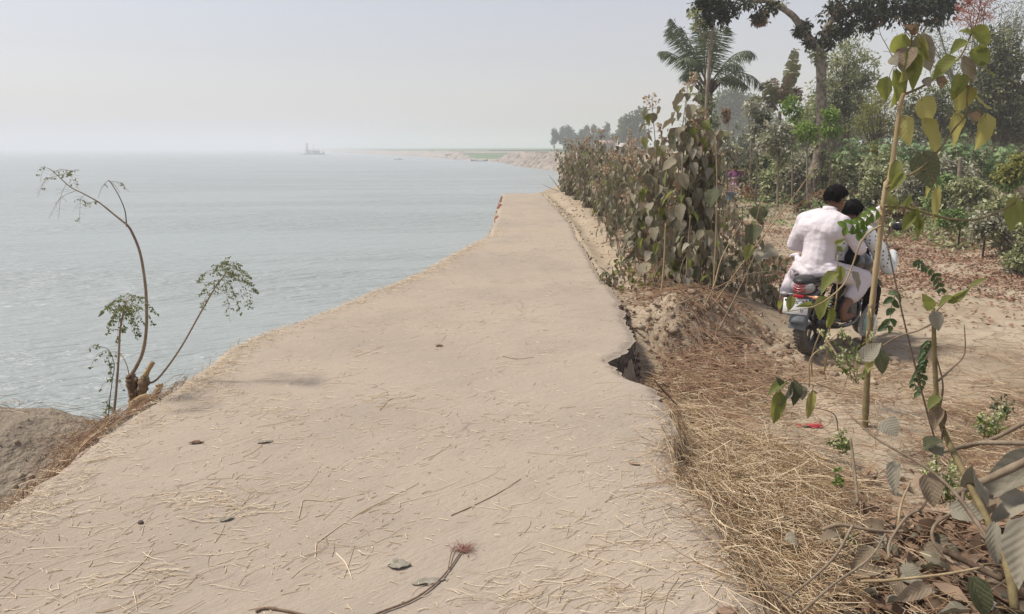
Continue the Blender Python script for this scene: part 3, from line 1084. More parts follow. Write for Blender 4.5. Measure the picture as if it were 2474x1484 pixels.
# crumbled tar and clods in the bite of the right road edge, brick rubble on the river side
m_rub = island_mat('crumbled_tar', [(0.0, (0.11, 0.085, 0.07)), (0.5, (0.19, 0.14, 0.115)), (1.0, (0.065, 0.055, 0.05))], 0.9, 0.1)
m_brick = island_mat('brick_rubble', [(0.0, (0.24, 0.10, 0.07)), (0.5, (0.33, 0.17, 0.12)), (1.0, (0.14, 0.06, 0.045))], 0.9, 0.1)
mb = MB()
for _ in range(900):
    yy = rng.choice([rng.normal(5.62, 0.2), rng.uniform(2.2, 5.2), rng.uniform(6.3, 8.5)], p=[0.68, 0.2, 0.12])
    xx = float(edge_r(yy)) + 0.03 + abs(rng.normal(0.02, 0.17 if abs(yy - 5.6) < 0.5 else 0.03))
    r = 0.006 + 0.02 * rng.random() ** 2.2
    lump(mb, (xx, yy, float(gz(xx, yy)) + r * 0.5 + 0.015), r, rng, rough=0.35, squash=(1, 1, 0.75))
tag(mb.build('rubble', m_rub), 'dark crumbs of broken tar in the bite of the road edge', kind='stuff')
mb = MB()
for cy, wy, n in ((22.3, 0.8, 60), (25.2, 1.6, 60), (18.6, 0.5, 40)):
    for _ in range(n):
        yy = rng.normal(cy, wy * 0.5)
        xx = float(edge_l(yy)) + 0.02 + abs(rng.normal(0.0, 0.04))
        lump(mb, (xx, yy, -0.02 - rng.random() * 0.1), 0.02 + 0.03 * rng.random(), rng, rough=0.35)
tag(mb.build('rubble', m_brick), 'broken red brick showing in the crumbled river side of the road', kind='stuff')
m_clod = island_mat('earth_clods', [(0.0, (0.30, 0.235, 0.17)), (1.0, (0.40, 0.33, 0.25))], 0.95, 0.05)
mb = MB()
for _ in range(900):
    t = rng.random()
    if t < 0.4:
        yy = rng.uniform(5.8, 9.2); xx = float(edge_r(yy)) + rng.uniform(0.2, 2.2)
    elif t < 0.75:
        yy = rng.uniform(9, 26); xx = float(edge_r(yy)) + abs(rng.normal(0.2, 0.4))
    else:
        yy = rng.uniform(2.8, 4.9); xx = rng.uniform(-4.5, -2.3)
        if xx > edge_l(yy): continue
    r = 0.006 + (0.028 if t < 0.75 else 0.014) * rng.random() ** 3
    lump(mb, (xx, yy, float(gz(xx, yy)) + r * 0.3), r, rng, rough=0.3)
for _ in range(260):
    yy = rng.uniform(6.7, 8.3); xx = float(edge_r(yy)) + rng.uniform(0.15, 2.6)
    r = 0.012 + 0.05 * rng.random() ** 2.5
    lump(mb, (xx, yy, float(gz(xx, yy)) + r * 0.2), r, rng, rough=0.4, squash=(1, 1, 0.7))
tag(mb.build('clods', m_clod), 'small clods of dry earth along both road edges', kind='stuff')


# ------------------------------------------------------------------ single things lying about
def dead_leaf(label, u, v, L, W, ang, mat, seed, crump=0.4, group='fallen leaves lying on the road'):
    r = np.random.default_rng(seed)
    p = rest(u, v)
    n, m = 9, 7
    t = np.linspace(0, 1, n)[:, None]
    s_ = np.linspace(-1, 1, m)[None]
    w = np.sin(np.clip(t, 0.02, 0.985) ** 0.8 * math.pi) ** 0.75
    X = (t - 0.5) * L + 0 * s_
    Yv = s_ * w * W / 2
    Zv = crump * W * (0.35 * np.abs(s_) ** 1.5 * w + 0.55 * fbm(t * 3.3 + seed, s_ * 1.7 + seed, 3) + 0.12 * np.cos(t * 19) * np.abs(s_))
    Zv = Zv - Zv.min() + 0.001
    ca, sa = math.cos(ang), math.sin(ang)
    V = np.stack([X * ca - Yv * sa + p[0], X * sa + Yv * ca + p[1], Zv + p[2]], -1)
    mb = MB()
    mb.add(V, grid_faces(n, m))
    o = mb.build('fallen_leaf', mat)
    sol = o.modifiers.new('thickness', 'SOLIDIFY')
    sol.thickness = 0.0012
    tag(o, label, 'fallen leaf', group)
    return o


m_leaf_brown = simple('brown_leaf', (0.22, 0.13, 0.085), (0.12, 0.07, 0.05), 40, 0.8, 0.1, bs=0.4)
m_leaf_grey = simple('grey_leaf', (0.36, 0.33, 0.27), (0.24, 0.22, 0.17), 60, 0.85, 0.1, bs=0.5)
m_leaf_tan = simple('tan_leaf', (0.36, 0.26, 0.19), (0.24, 0.16, 0.11), 50, 0.85, 0.1, bs=0.5)
dead_leaf('small rolled brown leaf on the road between the slumped bank and a flat grey leaf', 475, 1072, 0.08, 0.03, 0.35, m_leaf_brown, 3, 0.6)
dead_leaf('thin grey leaf with a dark underside on the road beyond the straw cross', 640, 1070, 0.09, 0.035, 0.2, m_leaf_grey, 5, 0.4)
dead_leaf('upturned grey leaf with a black shadow, beside the straw cross', 549, 1257, 0.065, 0.028, 0.55, m_leaf_grey, 8, 0.55)
dead_leaf('rounded crumpled grey leaf near the rooted stick', 965, 1369, 0.09, 0.06, 0.1, m_leaf_grey, 13, 0.4)
dead_leaf('long crumpled grey leaf touching the rooted stick', 1036, 1408, 0.13, 0.04, 0.25, m_leaf_grey, 17, 0.45)
dead_leaf('flat pinkish brown leaf at the broken tar edge in the nearest corner', 1757, 1480, 0.085, 0.05, 0.3, m_leaf_tan, 23, 0.4)
dead_leaf('dark dead leaf on the road close to the straw heap', 1533, 1123, 0.06, 0.03, -0.5, m_leaf_tan, 29, 0.5)
dead_leaf('small dark leaf on the road level with the bite in its edge', 1062, 838, 0.06, 0.03, 0.3, m_leaf_brown, 31, 0.8)

mb = MB()
p = rest(340, 1265)
lump(mb, p + [0, 0, 0.006], 0.012, rng, rough=0.15, squash=(1.2, 0.9, 0.8))
tag(mb.build('pebble', m_rub), 'small dark pebble on the bare dust of the road', 'pebble')
mb = MB()
p = rest(334 / 1.0 - 2, 1012)
p = on(207 + 132, 1030, -0.2)
lump(mb, on(336, 1042, -0.13), 0.04, np.random.default_rng(3), sub=2, rough=0.12)
lump(mb, on(318, 1052, -0.14), 0.03, np.random.default_rng(4), sub=2, rough=0.15)
clo = mb.build('earth_clod', m_clod)
tag(clo, 'lump of dry earth lodged in the crack by the slumped bank', 'clod')


def stick(name, label, cat, pts, r0, r1, mat, lift=0.0, group=None, knots=0.15, dz=None):
    P = np.array([rest(u, v) for u, v in pts])
    P[:, 2] += r0 + lift
    if dz is not None:
        P[:, 2] += np.array(dz)
    mb = MB()
    tube(mb, P, (r0, r1), 7, max(8, 5 * len(pts)), knots=knots, seed=len(label))
    o = mb.build(name, mat)
    return tag(o, label, cat, group), P


m_stick = simple('grey_brown_stick', (0.27, 0.19, 0.135), (0.15, 0.10, 0.07), 50, 0.8, 0.15, bs=0.5)
m_stick_red = simple('red_roots', (0.32, 0.16, 0.12), (0.22, 0.10, 0.08), 50, 0.8, 0.15)
rs = thing('uprooted_stalk', 'long brown stalk with a reddish tuft of roots lying on the road', 'stalk', rest(910, 1483))
pl = [(880, 1500), (935, 1478), (1000, 1452), (1055, 1412), (1090, 1372), (1114, 1336)]
P = np.array([rest(u, v) for u, v in pl])
P[:, 2] += 0.008
mb = MB()
tube(mb, P, [0.0042, 0.004, 0.0038, 0.0035, 0.0032, 0.0028], 8, 30, knots=0.2, seed=4)
tube(mb, np.array([rest(1083, 1380), rest(1090, 1345), rest(1098, 1330)]) + [0, 0, 0.012], 0.0022, 6)
part(mb, 'stem', m_stick, rs)
mb = MB()
e = P[-1]
for _ in range(70):
    a = rng.normal(1.2, 1.0)
    l = 0.03 + 0.05 * rng.random()
    q = np.array([e, e + [math.cos(a) * l * 0.5, math.sin(a) * l * 0.5, 0.012 * rng.random()], e + [math.cos(a + rng.normal(0, .5)) * l, math.sin(a + rng.normal(0, .5)) * l, 0.02 * rng.random() - 0.003]])
    tube(mb, q, (0.0011, 0.0005), 3, 5, cap=False)
part(mb, 'roots', m_stick_red, rs, kind='stuff')
stick('stick', 'short thick brown stick with a swollen end at the near edge of the road', 'stick', [(618, 1481), (640, 1473), (690, 1479), (760, 1495)], 0.0055, 0.0045, m_stick)
gs = 'longer straw stalks lying on the road'
for lab, pts in (
    ('bent pale straw stalk lying in an elbow above the rounded grey leaf', [(722, 1252), (729, 1222), (738, 1209), (800, 1211), (880, 1194)]),
    ('long straw stalk bent like a hook between the pebble and the rooted stalk', [(762, 1350), (764, 1318), (775, 1306), (870, 1240), (940, 1205), (1012, 1168)]),
    ('split brown straw stalk on the road closest to the straw heap side', [(1090, 1247), (1140, 1225), (1200, 1195), (1240, 1170), (1258, 1158)]),
    ('straw stalk crossing a pale cluster of straw beside the upturned leaf', [(505, 1200), (545, 1215), (575, 1235), (610, 1262)]),
    ('long straw stalk leading down the slope of the road to the slumped bank', [(265, 1055), (310, 1042), (365, 1025), (400, 1003)]),
    ('forked straw stalk beside the straw cluster in front of the rounded leaf', [(812, 1338), (835, 1362), (850, 1400)]),
    ('straight straw stalk lying on the nearest bare dust', [(235, 1420), (300, 1395), (345, 1360), (368, 1328)]),
    ('dark stalk bent over in a tangle of straw in the middle of the road', [(918, 992), (945, 965), (985, 962), (1005, 955)]),
    ('reddish straw stalk lying flat close to the bite of the road edge', [(1215, 862), (1250, 868), (1290, 864)]),
    ('thin curved stalk near the road middle beyond the tangle of straw', [(858, 862), (895, 850), (925, 838)]),
):
    stick('straw_stalk', lab, 'straw stalk', pts, 0.0025, 0.0014, m_straw_red if 'dark' in lab or 'brown' in lab or 'red' in lab else m_straw_pale, group=gs)
# the long stick lying from the road edge across the straw
stick('fallen_branch', 'long thin brown branch lying from the road edge across the straw heap', 'branch', [(1578, 940), (1640, 1005), (1700, 1060), (1800, 1100), (1925, 1130)], 0.006, 0.0035, m_stick, 0.06)
stick('fallen_branch', 'grey brown branch lying by the bank towards the motorcycle wheel', 'branch', [(1715, 735), (1760, 765), (1830, 795), (1905, 842)], 0.014, 0.007, m_stick, 0.02)
# red scrap of plastic
mb = MB()
q = rest(1945, 1035)
for k in range(3):
    a0 = 0.3 + 0.8 * k
    V = [(q[0] + 0.06 * i - 0.05, q[1] + 0.02 * j + 0.02 * k, q[2] + 0.012 + 0.012 * math.sin(i * 2 + j + a0)) for i in range(4) for j in range(2)]
    mb.add(V, grid_faces(4, 2))
o = mb.build('plastic_scrap', simple('red_plastic', (0.45, 0.035, 0.05), (0.35, 0.03, 0.04), 30, 0.35, 0.5))
o.modifiers.new('thickness', 'SOLIDIFY').thickness = 0.001
tag(o, 'crumpled scrap of red plastic in the straw', 'litter')
# ================================================================== PLANTS: shared leaf shapes
def big_leaf(seed, nu=9, nv=5, shape='heart', droop=0.35, fold=0.25, twist=0.3, wave=0.04):
    """unit leaf: base at origin, tip about (0, 1, 0), width 1 at its widest; scaled when placed"""
    r = np.random.default_rng(seed)
    t = np.linspace(0, 1, nu)[:, None]
    s_ = np.linspace(-1, 1, nv)[None]
    if shape == 'heart':
        w = np.interp(t, [0, 0.04, 0.12, 0.28, 0.45, 0.65, 0.82, 0.93, 1], [0.12, 0.55, 0.88, 1.0, 0.93, 0.70, 0.40, 0.17, 0.015])
        back = 0.10 * np.abs(s_) * np.exp(-(t / 0.15) ** 2)
    elif shape == 'oval':
        w = np.interp(t, [0, 0.06, 0.2, 0.4, 0.6, 0.8, 0.93, 1], [0.06, 0.35, 0.78, 1.0, 0.95, 0.66, 0.32, 0.02])
        back = 0 * s_ * t
    else:
        w = np.interp(t, [0, 0.1, 0.3, 0.6, 0.85, 1], [0.05, 0.5, 0.9, 1.0, 0.6, 0.02])
        back = 0 * s_ * t
    d = droop * (0.8 + 0.5 * r.random())
    f = fold * (0.6 + 0.8 * r.random())
    y = np.sin(np.clip(t * d, 0, 1.5)) / max(d, .01) - back
    z = -(1 - np.cos(np.clip(t * d, 0, 1.5))) / max(d, .01)
    x = s_ * w * 0.5 * (1 - 0.15 * f)
    zz = z + np.abs(s_) * w * 0.5 * f + wave * np.sin(t * (11 + 4 * r.random()) + r.random() * 6 + s_ * 1.5) * np.abs(s_) ** 1.3 * w
    tw = twist * (r.random() - 0.5) * 2 * t ** 1.5
    X = x * np.cos(tw) - zz * np.sin(tw) * 0.5
    Zf = zz + x * np.sin(tw)
    Xb = X + 0.08 * (r.random() - 0.5) * t ** 2
    V = np.stack([Xb + 0 * t, y + 0 * s_, Zf], -1).reshape(-1, 3)
    uv = np.stack([(s_ * w * 0.5 + 0.5) + 0 * t, t + 0 * s_], -1).reshape(-1, 2)
    return V, grid_faces(nu, nv), uv


HEART = [big_leaf(k, droop=0.2 + 0.12 * (k % 5), fold=0.2 + 0.12 * (k % 3), twist=0.5) for k in range(12)]
HEART_LO = [big_leaf(50 + k, 6, 3, droop=0.25 + 0.15 * (k % 4), fold=0.2 + 0.15 * (k % 3), twist=0.5) for k in range(8)]
OVAL = [big_leaf(90 + k, shape='oval', droop=0.2 + 0.12 * (k % 4), fold=0.25) for k in range(6)]


def basis(D, Nn):
    D = np.asarray(D, float) / (np.linalg.norm(D) + 1e-9)
    X = np.cross(D, Nn)
    X = X / (np.linalg.norm(X) + 1e-9)
    return X, D, np.cross(X, D)


def put(mb, leaf, p, D, Nn, L, W, mat=0):
    X, Yv, Z = basis(D, Nn)
    V, F, uv = leaf
    mb.add(np.asarray(p) + V[:, :1] * W * X + V[:, 1:2] * L * Yv + V[:, 2:3] * L * Z, F, mat, uv)


_leaf_me = {}


def leaf_obj(key, leaf, mat, p, D, Nn, L, W, root, name='leaf'):
    """one leaf as a part of its plant; alike leaves share mesh data"""
    k = (key, mat.name)
    if k not in _leaf_me:
        b = MB()
        b.add(leaf[0], leaf[1], 0, leaf[2])
        _leaf_me[k] = b.mesh('leaf_blade', mat, True, True)
    o = bpy.data.objects.new(name, _leaf_me[k])
    X, Yv, Z = basis(D, Nn)
    M = Matrix(((X[0] * W, Yv[0] * L, Z[0] * L, p[0]), (X[1] * W, Yv[1] * L, Z[1] * L, p[1]), (X[2] * W, Yv[2] * L, Z[2] * L, p[2]), (0, 0, 0, 1)))
    COL.objects.link(o)
    o.parent = root
    o.matrix_parent_inverse = Matrix.Identity(4)
    loc = Matrix.Translation(root.location)
    o.matrix_basis = loc.inverted() @ M
    return o


m_lf_fresh = leaf_mat('fresh_leaf', [(0.0, (0.12, 0.155, 0.035)), (0.5, (0.175, 0.21, 0.05)), (1.0, (0.14, 0.165, 0.04))], (0.46, 0.48, 0.07), 0.45, 0.6, (0.26, 0.24, 0.15), 0.35, True, scale=14)
m_lf_yellow = leaf_mat('yellowing_leaf', [(0.0, (0.33, 0.305, 0.085)), (0.5, (0.41, 0.37, 0.12)), (1.0, (0.27, 0.26, 0.075))], (0.62, 0.56, 0.15), 0.45, 0.65, (0.30, 0.27, 0.17), 0.35, True, scale=14)
m_lf_dark = leaf_mat('dark_leaf', [(0.0, (0.055, 0.07, 0.028)), (0.5, (0.085, 0.095, 0.045)), (1.0, (0.045, 0.06, 0.025))], (0.16, 0.18, 0.04), 0.3, 0.6, (0.22, 0.20, 0.15), 0.4, True, scale=16)
m_lf_grey = leaf_mat('dust_grey_leaf', [(0.0, (0.24, 0.225, 0.175)), (0.5, (0.33, 0.305, 0.24)), (1.0, (0.185, 0.172, 0.128))], (0.22, 0.20, 0.10), 0.2, 0.85, (0.34, 0.30, 0.235), 0.6, True, scale=12)
m_lf_dust = leaf_mat('dusty_hedge_leaf', [(0.0, (0.10, 0.092, 0.055)), (0.25, (0.25, 0.215, 0.15)), (0.5, (0.068, 0.066, 0.034)), (0.75, (0.19, 0.168, 0.11)), (1.0, (0.31, 0.27, 0.195))], (0.22, 0.19, 0.07), 0.25, 0.85, (0.39, 0.345, 0.26), 0.5, True, scale=9)
m_lf_dead = leaf_mat('withered_leaf', [(0.0, (0.22, 0.155, 0.10)), (0.5, (0.155, 0.11, 0.075)), (1.0, (0.29, 0.215, 0.15))], (0.28, 0.17, 0.08), 0.25, 0.9, (0.34, 0.285, 0.21), 0.5, True, scale=12)
m_bark_pale = simple('pale_stem', (0.44, 0.345, 0.20), (0.27, 0.19, 0.105), 18, 0.75, 0.15, bs=0.4, bscale=60, stretch=(1, 1, 0.2))
m_stem_grey = simple('dusty_stem', (0.29, 0.23, 0.165), (0.17, 0.125, 0.085), 25, 0.85, 0.1, bs=0.4, bscale=70, stretch=(1, 1, 0.3))
m_stem_green = simple('green_brown_stem', (0.24, 0.195, 0.095), (0.15, 0.115, 0.06), 25, 0.75, 0.15, bs=0.3, bscale=70)
m_stem_dark = simple('dark_stem', (0.135, 0.095, 0.065), (0.075, 0.052, 0.038), 25, 0.8, 0.1, bs=0.4, bscale=70)
m_panicle = simple('red_flower_stalks', (0.40, 0.16, 0.12), (0.28, 0.11, 0.08), 30, 0.7, 0.2)
m_pan_dry = simple('dry_flower_stalks', (0.30, 0.20, 0.13), (0.20, 0.13, 0.085), 30, 0.8, 0.1)
m_petal = island_mat('pale_flowers', [(0.0, (0.50, 0.40, 0.27)), (0.5, (0.60, 0.52, 0.42)), (0.75, (0.42, 0.25, 0.11)), (1.0, (0.30, 0.19, 0.10))], 0.7, 0.2, trans=0.3)
m_splint = simple('split_wood', (0.62, 0.45, 0.25), (0.42, 0.28, 0.14), 40, 0.7, 0.15, bs=0.5, stretch=(1, 1, 0.15))


def P3(l, Y):
    """survey points (u, v[, y]) -> world"""
    return np.array([at(p[0], p[1], p[2] if len(p) > 2 else Y) for p in l])


class Plant:
    """a plant in the near scene: stems (one joined wood part) and every leaf a part"""

    def __init__(self, name, label, cat, base, seed=0, group=None):
        self.root = thing(name, label, cat, base, 0, group)
        self.rng = np.random.default_rng(seed)
        self.wood = {}
        self.pts = []

    def stem(self, pts, r0, r1, mat=None, sides=8, knots=0.12):
        mat = mat or m_stem_grey
        mb = self.wood.setdefault(('stem', len(self.wood), mat.name) if r0 > 0.0058 else ('twigs', mat.name), (MB(), mat))[0]
        n = max(8, len(pts) * 5)
        tube(mb, pts, np.linspace(r0, r1, len(pts)), sides, n, knots=knots, seed=int(self.rng.integers(999)))
        self.pts.append(spline(pts, 40))
        return self

    def leaf(self, base, tip, width, mat, face=None, kind=HEART, key='heart', petiole=True, name='leaf'):
        r = self.rng
        base, tip = np.asarray(base, float), np.asarray(tip, float)
        D = tip - base
        L = np.linalg.norm(D)
        N0 = np.array([0, 0, CAM_H]) - base
        N0 = N0 / np.linalg.norm(N0) + r.normal(0, 0.35, 3) + np.array([0, 0, 0.5])
        if face is not None:
            N0 = np.asarray(face, float)
        k = int(r.integers(len(kind)))
        leaf_obj((key, k), kind[k], mat, base, D / L, N0, L * 1.04, width, self.root, name)
        if petiole and self.pts:
            A = np.vstack(self.pts)
            d = np.linalg.norm(A - base, axis=1)
            q = A[d.argmin()]
            if 0.01 < d.min() < 0.35:
                mb = self.wood.setdefault('pet', (MB(), m_stem_green))[0]
                mid = (q + base) / 2 + np.array([0, 0, 0.03 * d.min() / 0.1])
                tube(mb, np.array([q, mid, base, base + D * 0.05]), (0.0028, 0.0018), 5, 8, cap=False)
        return self

    def done(self):
        for key, (mb, mat) in self.wood.items():
            nm = 'leaf_stalks' if key == 'pet' else key[0]
            part(mb, nm, mat, self.root, kind=None if nm == 'stem' else 'stuff')
        return self.root


def panicle(mb_s, mb_f, p, D, size, rng, depth=3, flowers=0.6, r=0.003):
    """branching flower head: reddish forked stalks, pale flowers at the tips"""
    D = np.asarray(D, float) / np.linalg.norm(D)
    L = size * (0.45 if depth == 3 else 0.6)
    e = p + D * L
    tube(mb_s, np.array([p, (p + e) / 2 + rng.normal(0, 0.04 * L, 3), e]), (r, r * 0.7), 4, 4, cap=False)
    if depth == 0:
        if mb_f is not None and rng.random() < flowers:
            c = np.repeat(e[None], 4, 0)
            dd = norm(rng.normal(size=(4, 3)) + D)
            diamonds(mb_f, c, dd, rng.normal(size=(4, 3)), size * 0.55 + 0.006, size * 0.4 + 0.005, 0.1)
        return
    for k in range(3 if depth < 3 else 5):
        t = 0.35 + 0.65 * rng.random()
        s = norm(D * 0.55 + rng.normal(0, 0.55, 3))
        panicle(mb_s, mb_f, p + D * L * t, s, size * 0.58, rng, depth - 1, flowers, r * 0.65)
    panicle(mb_s, mb_f, e, D, size * 0.5, rng, depth - 1, flowers, r * 0.65)


# ------------------------------------------------------------------ tall broken sapling in front of the riders
Z = lambda zx, zy: (1940.4 + 0.32697 * zx, 0.32697 * zy)          # enlarged corner of the survey sheet
YS = 4.9
base = on(2090, 1035, -0.33)
YS = base[1]
sp = Plant('broken_sapling', 'tall split pale stem with drooping yellow green leaves, in front of the riders', 'sapling', base, 5)
main = P3([(2090, 1035), (2093, 960), (2097, 880), (2101, 800), (2106, 745)], YS)
sp.stem(main, 0.021, 0.0195, m_stem_green, 10, 0.2)
up1 = P3([(2106, 748), (2116, 655), (2126, 570), (2133, 505), (2142, 440)], YS)
sp.stem(up1, 0.0195, 0.017, m_bark_pale, 10, 0.15)
up2 = P3([(2142, 442), Z(640, 1310), Z(680, 1060), Z(715, 790), Z(745, 690)], YS)
sp.stem(up2, 0.0165, 0.0135, m_bark_pale, 10, 0.1)
up3 = P3([Z(745, 690), Z(770, 520), Z(785, 380), Z(800, 290), Z(808, 200)], YS)
sp.stem(up3, 0.0125, 0.006, m_stem_green, 8)
brA = P3([Z(745, 700), Z(880, 640), Z(1010, 545), Z(1160, 420), Z(1245, 250, )], YS)
sp.stem(brA, 0.0085, 0.005, m_stem_green, 8)
brB = P3([(2140, 455), Z(760, 1310), Z(880, 1235), Z(1020, 1090), Z(1120, 950), Z(1200, 850), Z(1215, 700), Z(1240, 600)], YS - 0.05)
sp.stem(brB, 0.009, 0.005, m_stem_green, 8)
brC = P3([(2138, 497), (2190, 502), (2245, 517), (2300, 530), (2360, 530), (2420, 508), (2474, 474), (2520, 440)], YS - 0.1)
sp.stem(brC, 0.009, 0.006, m_stem_green, 8)
brD = P3([(2128, 545), (2100, 562), (2078, 590), (2060, 640), (2040, 685), (2000, 722), (1960, 742), (1890, 755)], YS - 0.15)
sp.stem(brD, 0.0075, 0.003, m_bark_pale, 7)
brE = P3([Z(690, 490), Z(640, 380), Z(575, 260), Z(560, 190)], YS)
sp.stem(brE, 0.0032, 0.0016, m_stem_grey, 5)
for q in ((Z(575, 260), Z(520, 240)), (Z(600, 310), Z(620, 285)), (Z(568, 215), Z(545, 175)), (Z(560, 190), Z(585, 170)), (Z(640, 385), Z(590, 380))):
    sp.stem(P3(q, YS), 0.0018, 0.0012, m_stem_grey, 4)
brF = P3([Z(790, 270), Z(750, 220), Z(715, 160), Z(680, 120)], YS)
sp.stem(brF, 0.0032, 0.0016, m_stem_grey, 5)
for q in ((Z(715, 160), Z(655, 150)), (Z(722, 170), Z(725, 125)), (Z(690, 135), Z(660, 130))):
    sp.stem(P3(q, YS), 0.0018, 0.0012, m_stem_grey, 4)
# splinters at the two breaks
mbS = MB()
for (u, v, n) in ((2105, 748, 9), (2127, 512, 7), (2098, 800, 5)):
    for k in range(n):
        q = at(u + sp.rng.normal(0, 4), v + sp.rng.normal(6, 8), YS - 0.01 + sp.rng.normal(0, 0.008))
        d = np.array([sp.rng.normal(0, .35), sp.rng.normal(0, .2), sp.rng.choice([1, -1, 1])])
        tube(mbS, np.array([q, q + d / np.linalg.norm(d) * (0.03 + 0.06 * sp.rng.random())]), (0.005, 0.001), 4, 3)
part(mbS, 'splinters', m_splint, sp.root, kind='stuff')
F_, G_, Dk, Gy, Wd = m_lf_fresh, m_lf_yellow, m_lf_dark, m_lf_grey, m_lf_dead
LV = [((740, 262), (655, 440), 92, F_), ((870, 265), (935, 530), 100, Gy), ((858, 285), (925, 450), 45, G_), ((775, 362), (725, 520), 110, Wd), ((815, 372), (822, 650), 92, F_), ((682, 530), (745, 780), 105, F_),
      ((630, 580), (590, 752), 88, F_), ((1242, 232), (1402, 318), 88, F_), ((1225, 255), (1145, 214), 34, F_), ((1200, 312), (1092, 378), 66, F_), ((1240, 385), (1372, 470), 105, F_), ((1180, 425), (1252, 615), 66, Gy),
      ((1120, 442), (957, 575), 88, F_), ((1308, 478), (1424, 556), 62, F_), ((1165, 560), (1105, 742), 76, F_), ((1195, 645), (1160, 835), 112, G_), ((1255, 650), (1345, 835), 115, G_), ((1120, 850), (1132, 1098), 112, G_),
      ((1345, 862), (1318, 1135), 92, G_), ((1225, 850), (1302, 895), 60, Wd), ((875, 738), (965, 930), 112, G_), ((892, 900), (1012, 1165), 108, G_), ((878, 1140), (955, 1385), 140, Dk), ((752, 872), (770, 1085), 92, G_),
      ((702, 1200), (655, 1390), 62, F_), ((905, 1345), (955, 1500), 58, G_), ((790, 540), (840, 560), 40, F_), ((660, 420), (690, 480), 60, Gy), ((800, 470), (730, 600), 80, G_), ((905, 580), (935, 640), 50, Gy),
      ((980, 580), (1035, 660), 60, Wd), ((790, 250), (765, 180), 40, Wd), ((815, 250), (835, 165), 40, Wd), ((1240, 590), (1290, 590), 45, Gy), ((1180, 640), (1270, 660), 40, Gy), ((1300, 350), (1360, 380), 50, F_)]
for (b, t, w, m) in LV:
    dy = sp.rng.normal(0, 0.05)
    sp.leaf(at(*Z(*b), YS - 0.02), at(*Z(*t), YS - 0.03 + dy), px(YS, w * 0.327) * 1.45, m)
for b, t, w, m in (((2455, 480), (2440, 560), 38, F_), ((2474, 490), (2490, 560), 40, F_), ((2160, 505), (2150, 465), 26, F_), ((2210, 505), (2222, 560), 26, F_), ((2190, 500), (2200, 470), 18, F_), ((2180, 420), (2150, 462), 26, F_),
                   ((2265, 455), (2258, 540), 20, G_), ((2205, 520), (2180, 560), 30, F_), ((2235, 530), (2212, 575), 22, F_)):
    sp.leaf(at(*b, YS - 0.1), at(*t, YS - 0.12), px(YS, w), m)
sp.done()
# the red flower head at the top of branch A
mbp = MB()
rp = np.random.default_rng(9)
tube(mbp, P3([Z(1245, 250), Z(1275, 180), Z(1300, 90), Z(1310, 10), Z(1315, -60)], YS), (0.0045, 0.0022), 6, 16)
for k in range(13):
    t = k / 12
    q = at(*Z(1258 + 55 * t, 215 - 260 * t), YS)
    sgn = 1 if k % 2 else -1
    d = np.array([sgn * 0.9, rp.normal(0, 0.5), 0.45 + 0.3 * rp.random()])
    panicle(mbp, None, q, d, 0.15 * (1 - 0.45 * t) + 0.04, rp, 3, 0, 0.0026)
part(mbp, 'flower_head', m_panicle, sp.root)

# compound-leaved twig hanging on the broken stem
def compound(plant, pts, n, L, W, mat, Y, hang=0.0, seed=0):
    """rachis with paired rounded leaflets, every leaflet a part"""
    r = np.random.default_rng(seed)
    P = P3(pts, Y)
    plant.stem(P, 0.0022, 0.0012, m_stem_green, 5)
    q = spline(P, n + 2)[1:]
    T = np.gradient(q, axis=0)
    for k in range(n):
        for sg in (-1, 1):
            side = np.cross(T[k], [0.1, -1, 0.3])
            side = side / np.linalg.norm(side)
            d = sg * side * 0.8 + norm(T[k]) * 0.5 + np.array([0, 0, -hang]) + r.normal(0, 0.15, 3)
            d = d / np.linalg.norm(d)
            plant.leaf(q[k], q[k] + d * L * (0.8 + 0.4 * r.random()), W * (0.8 + 0.4 * r.random()), mat, kind=OVAL, key='oval', petiole=False, name='leaflet')


m_lf_vivid = leaf_mat('bright_leaflet', [(0.0, (0.10, 0.17, 0.03)), (0.5, (0.13, 0.21, 0.045)), (1.0, (0.08, 0.13, 0.025))], (0.3, 0.42, 0.05), 0.4, 0.55)
m_lf_deep = leaf_mat('deep_green_leaflet', [(0.0, (0.045, 0.075, 0.03)), (0.5, (0.07, 0.11, 0.045)), (1.0, (0.09, 0.12, 0.06))], (0.15, 0.22, 0.05), 0.3, 0.5)
cb = Plant('compound_leaf_twig', 'twig of bright green paired leaflets in front of the riders', 'twig', at(2128, 500, YS - 0.2), 12)
compound(cb, [(2130, 500), (2100, 520), (2070, 540), (2030, 552)], 7, 0.058, 0.036, m_lf_vivid, YS - 0.2, 0.25, 1)
compound(cb, [(2095, 540), (2080, 555), (2066, 566)], 4, 0.05, 0.032, m_lf_vivid, YS - 0.2, 0.4, 2)
cb.done()

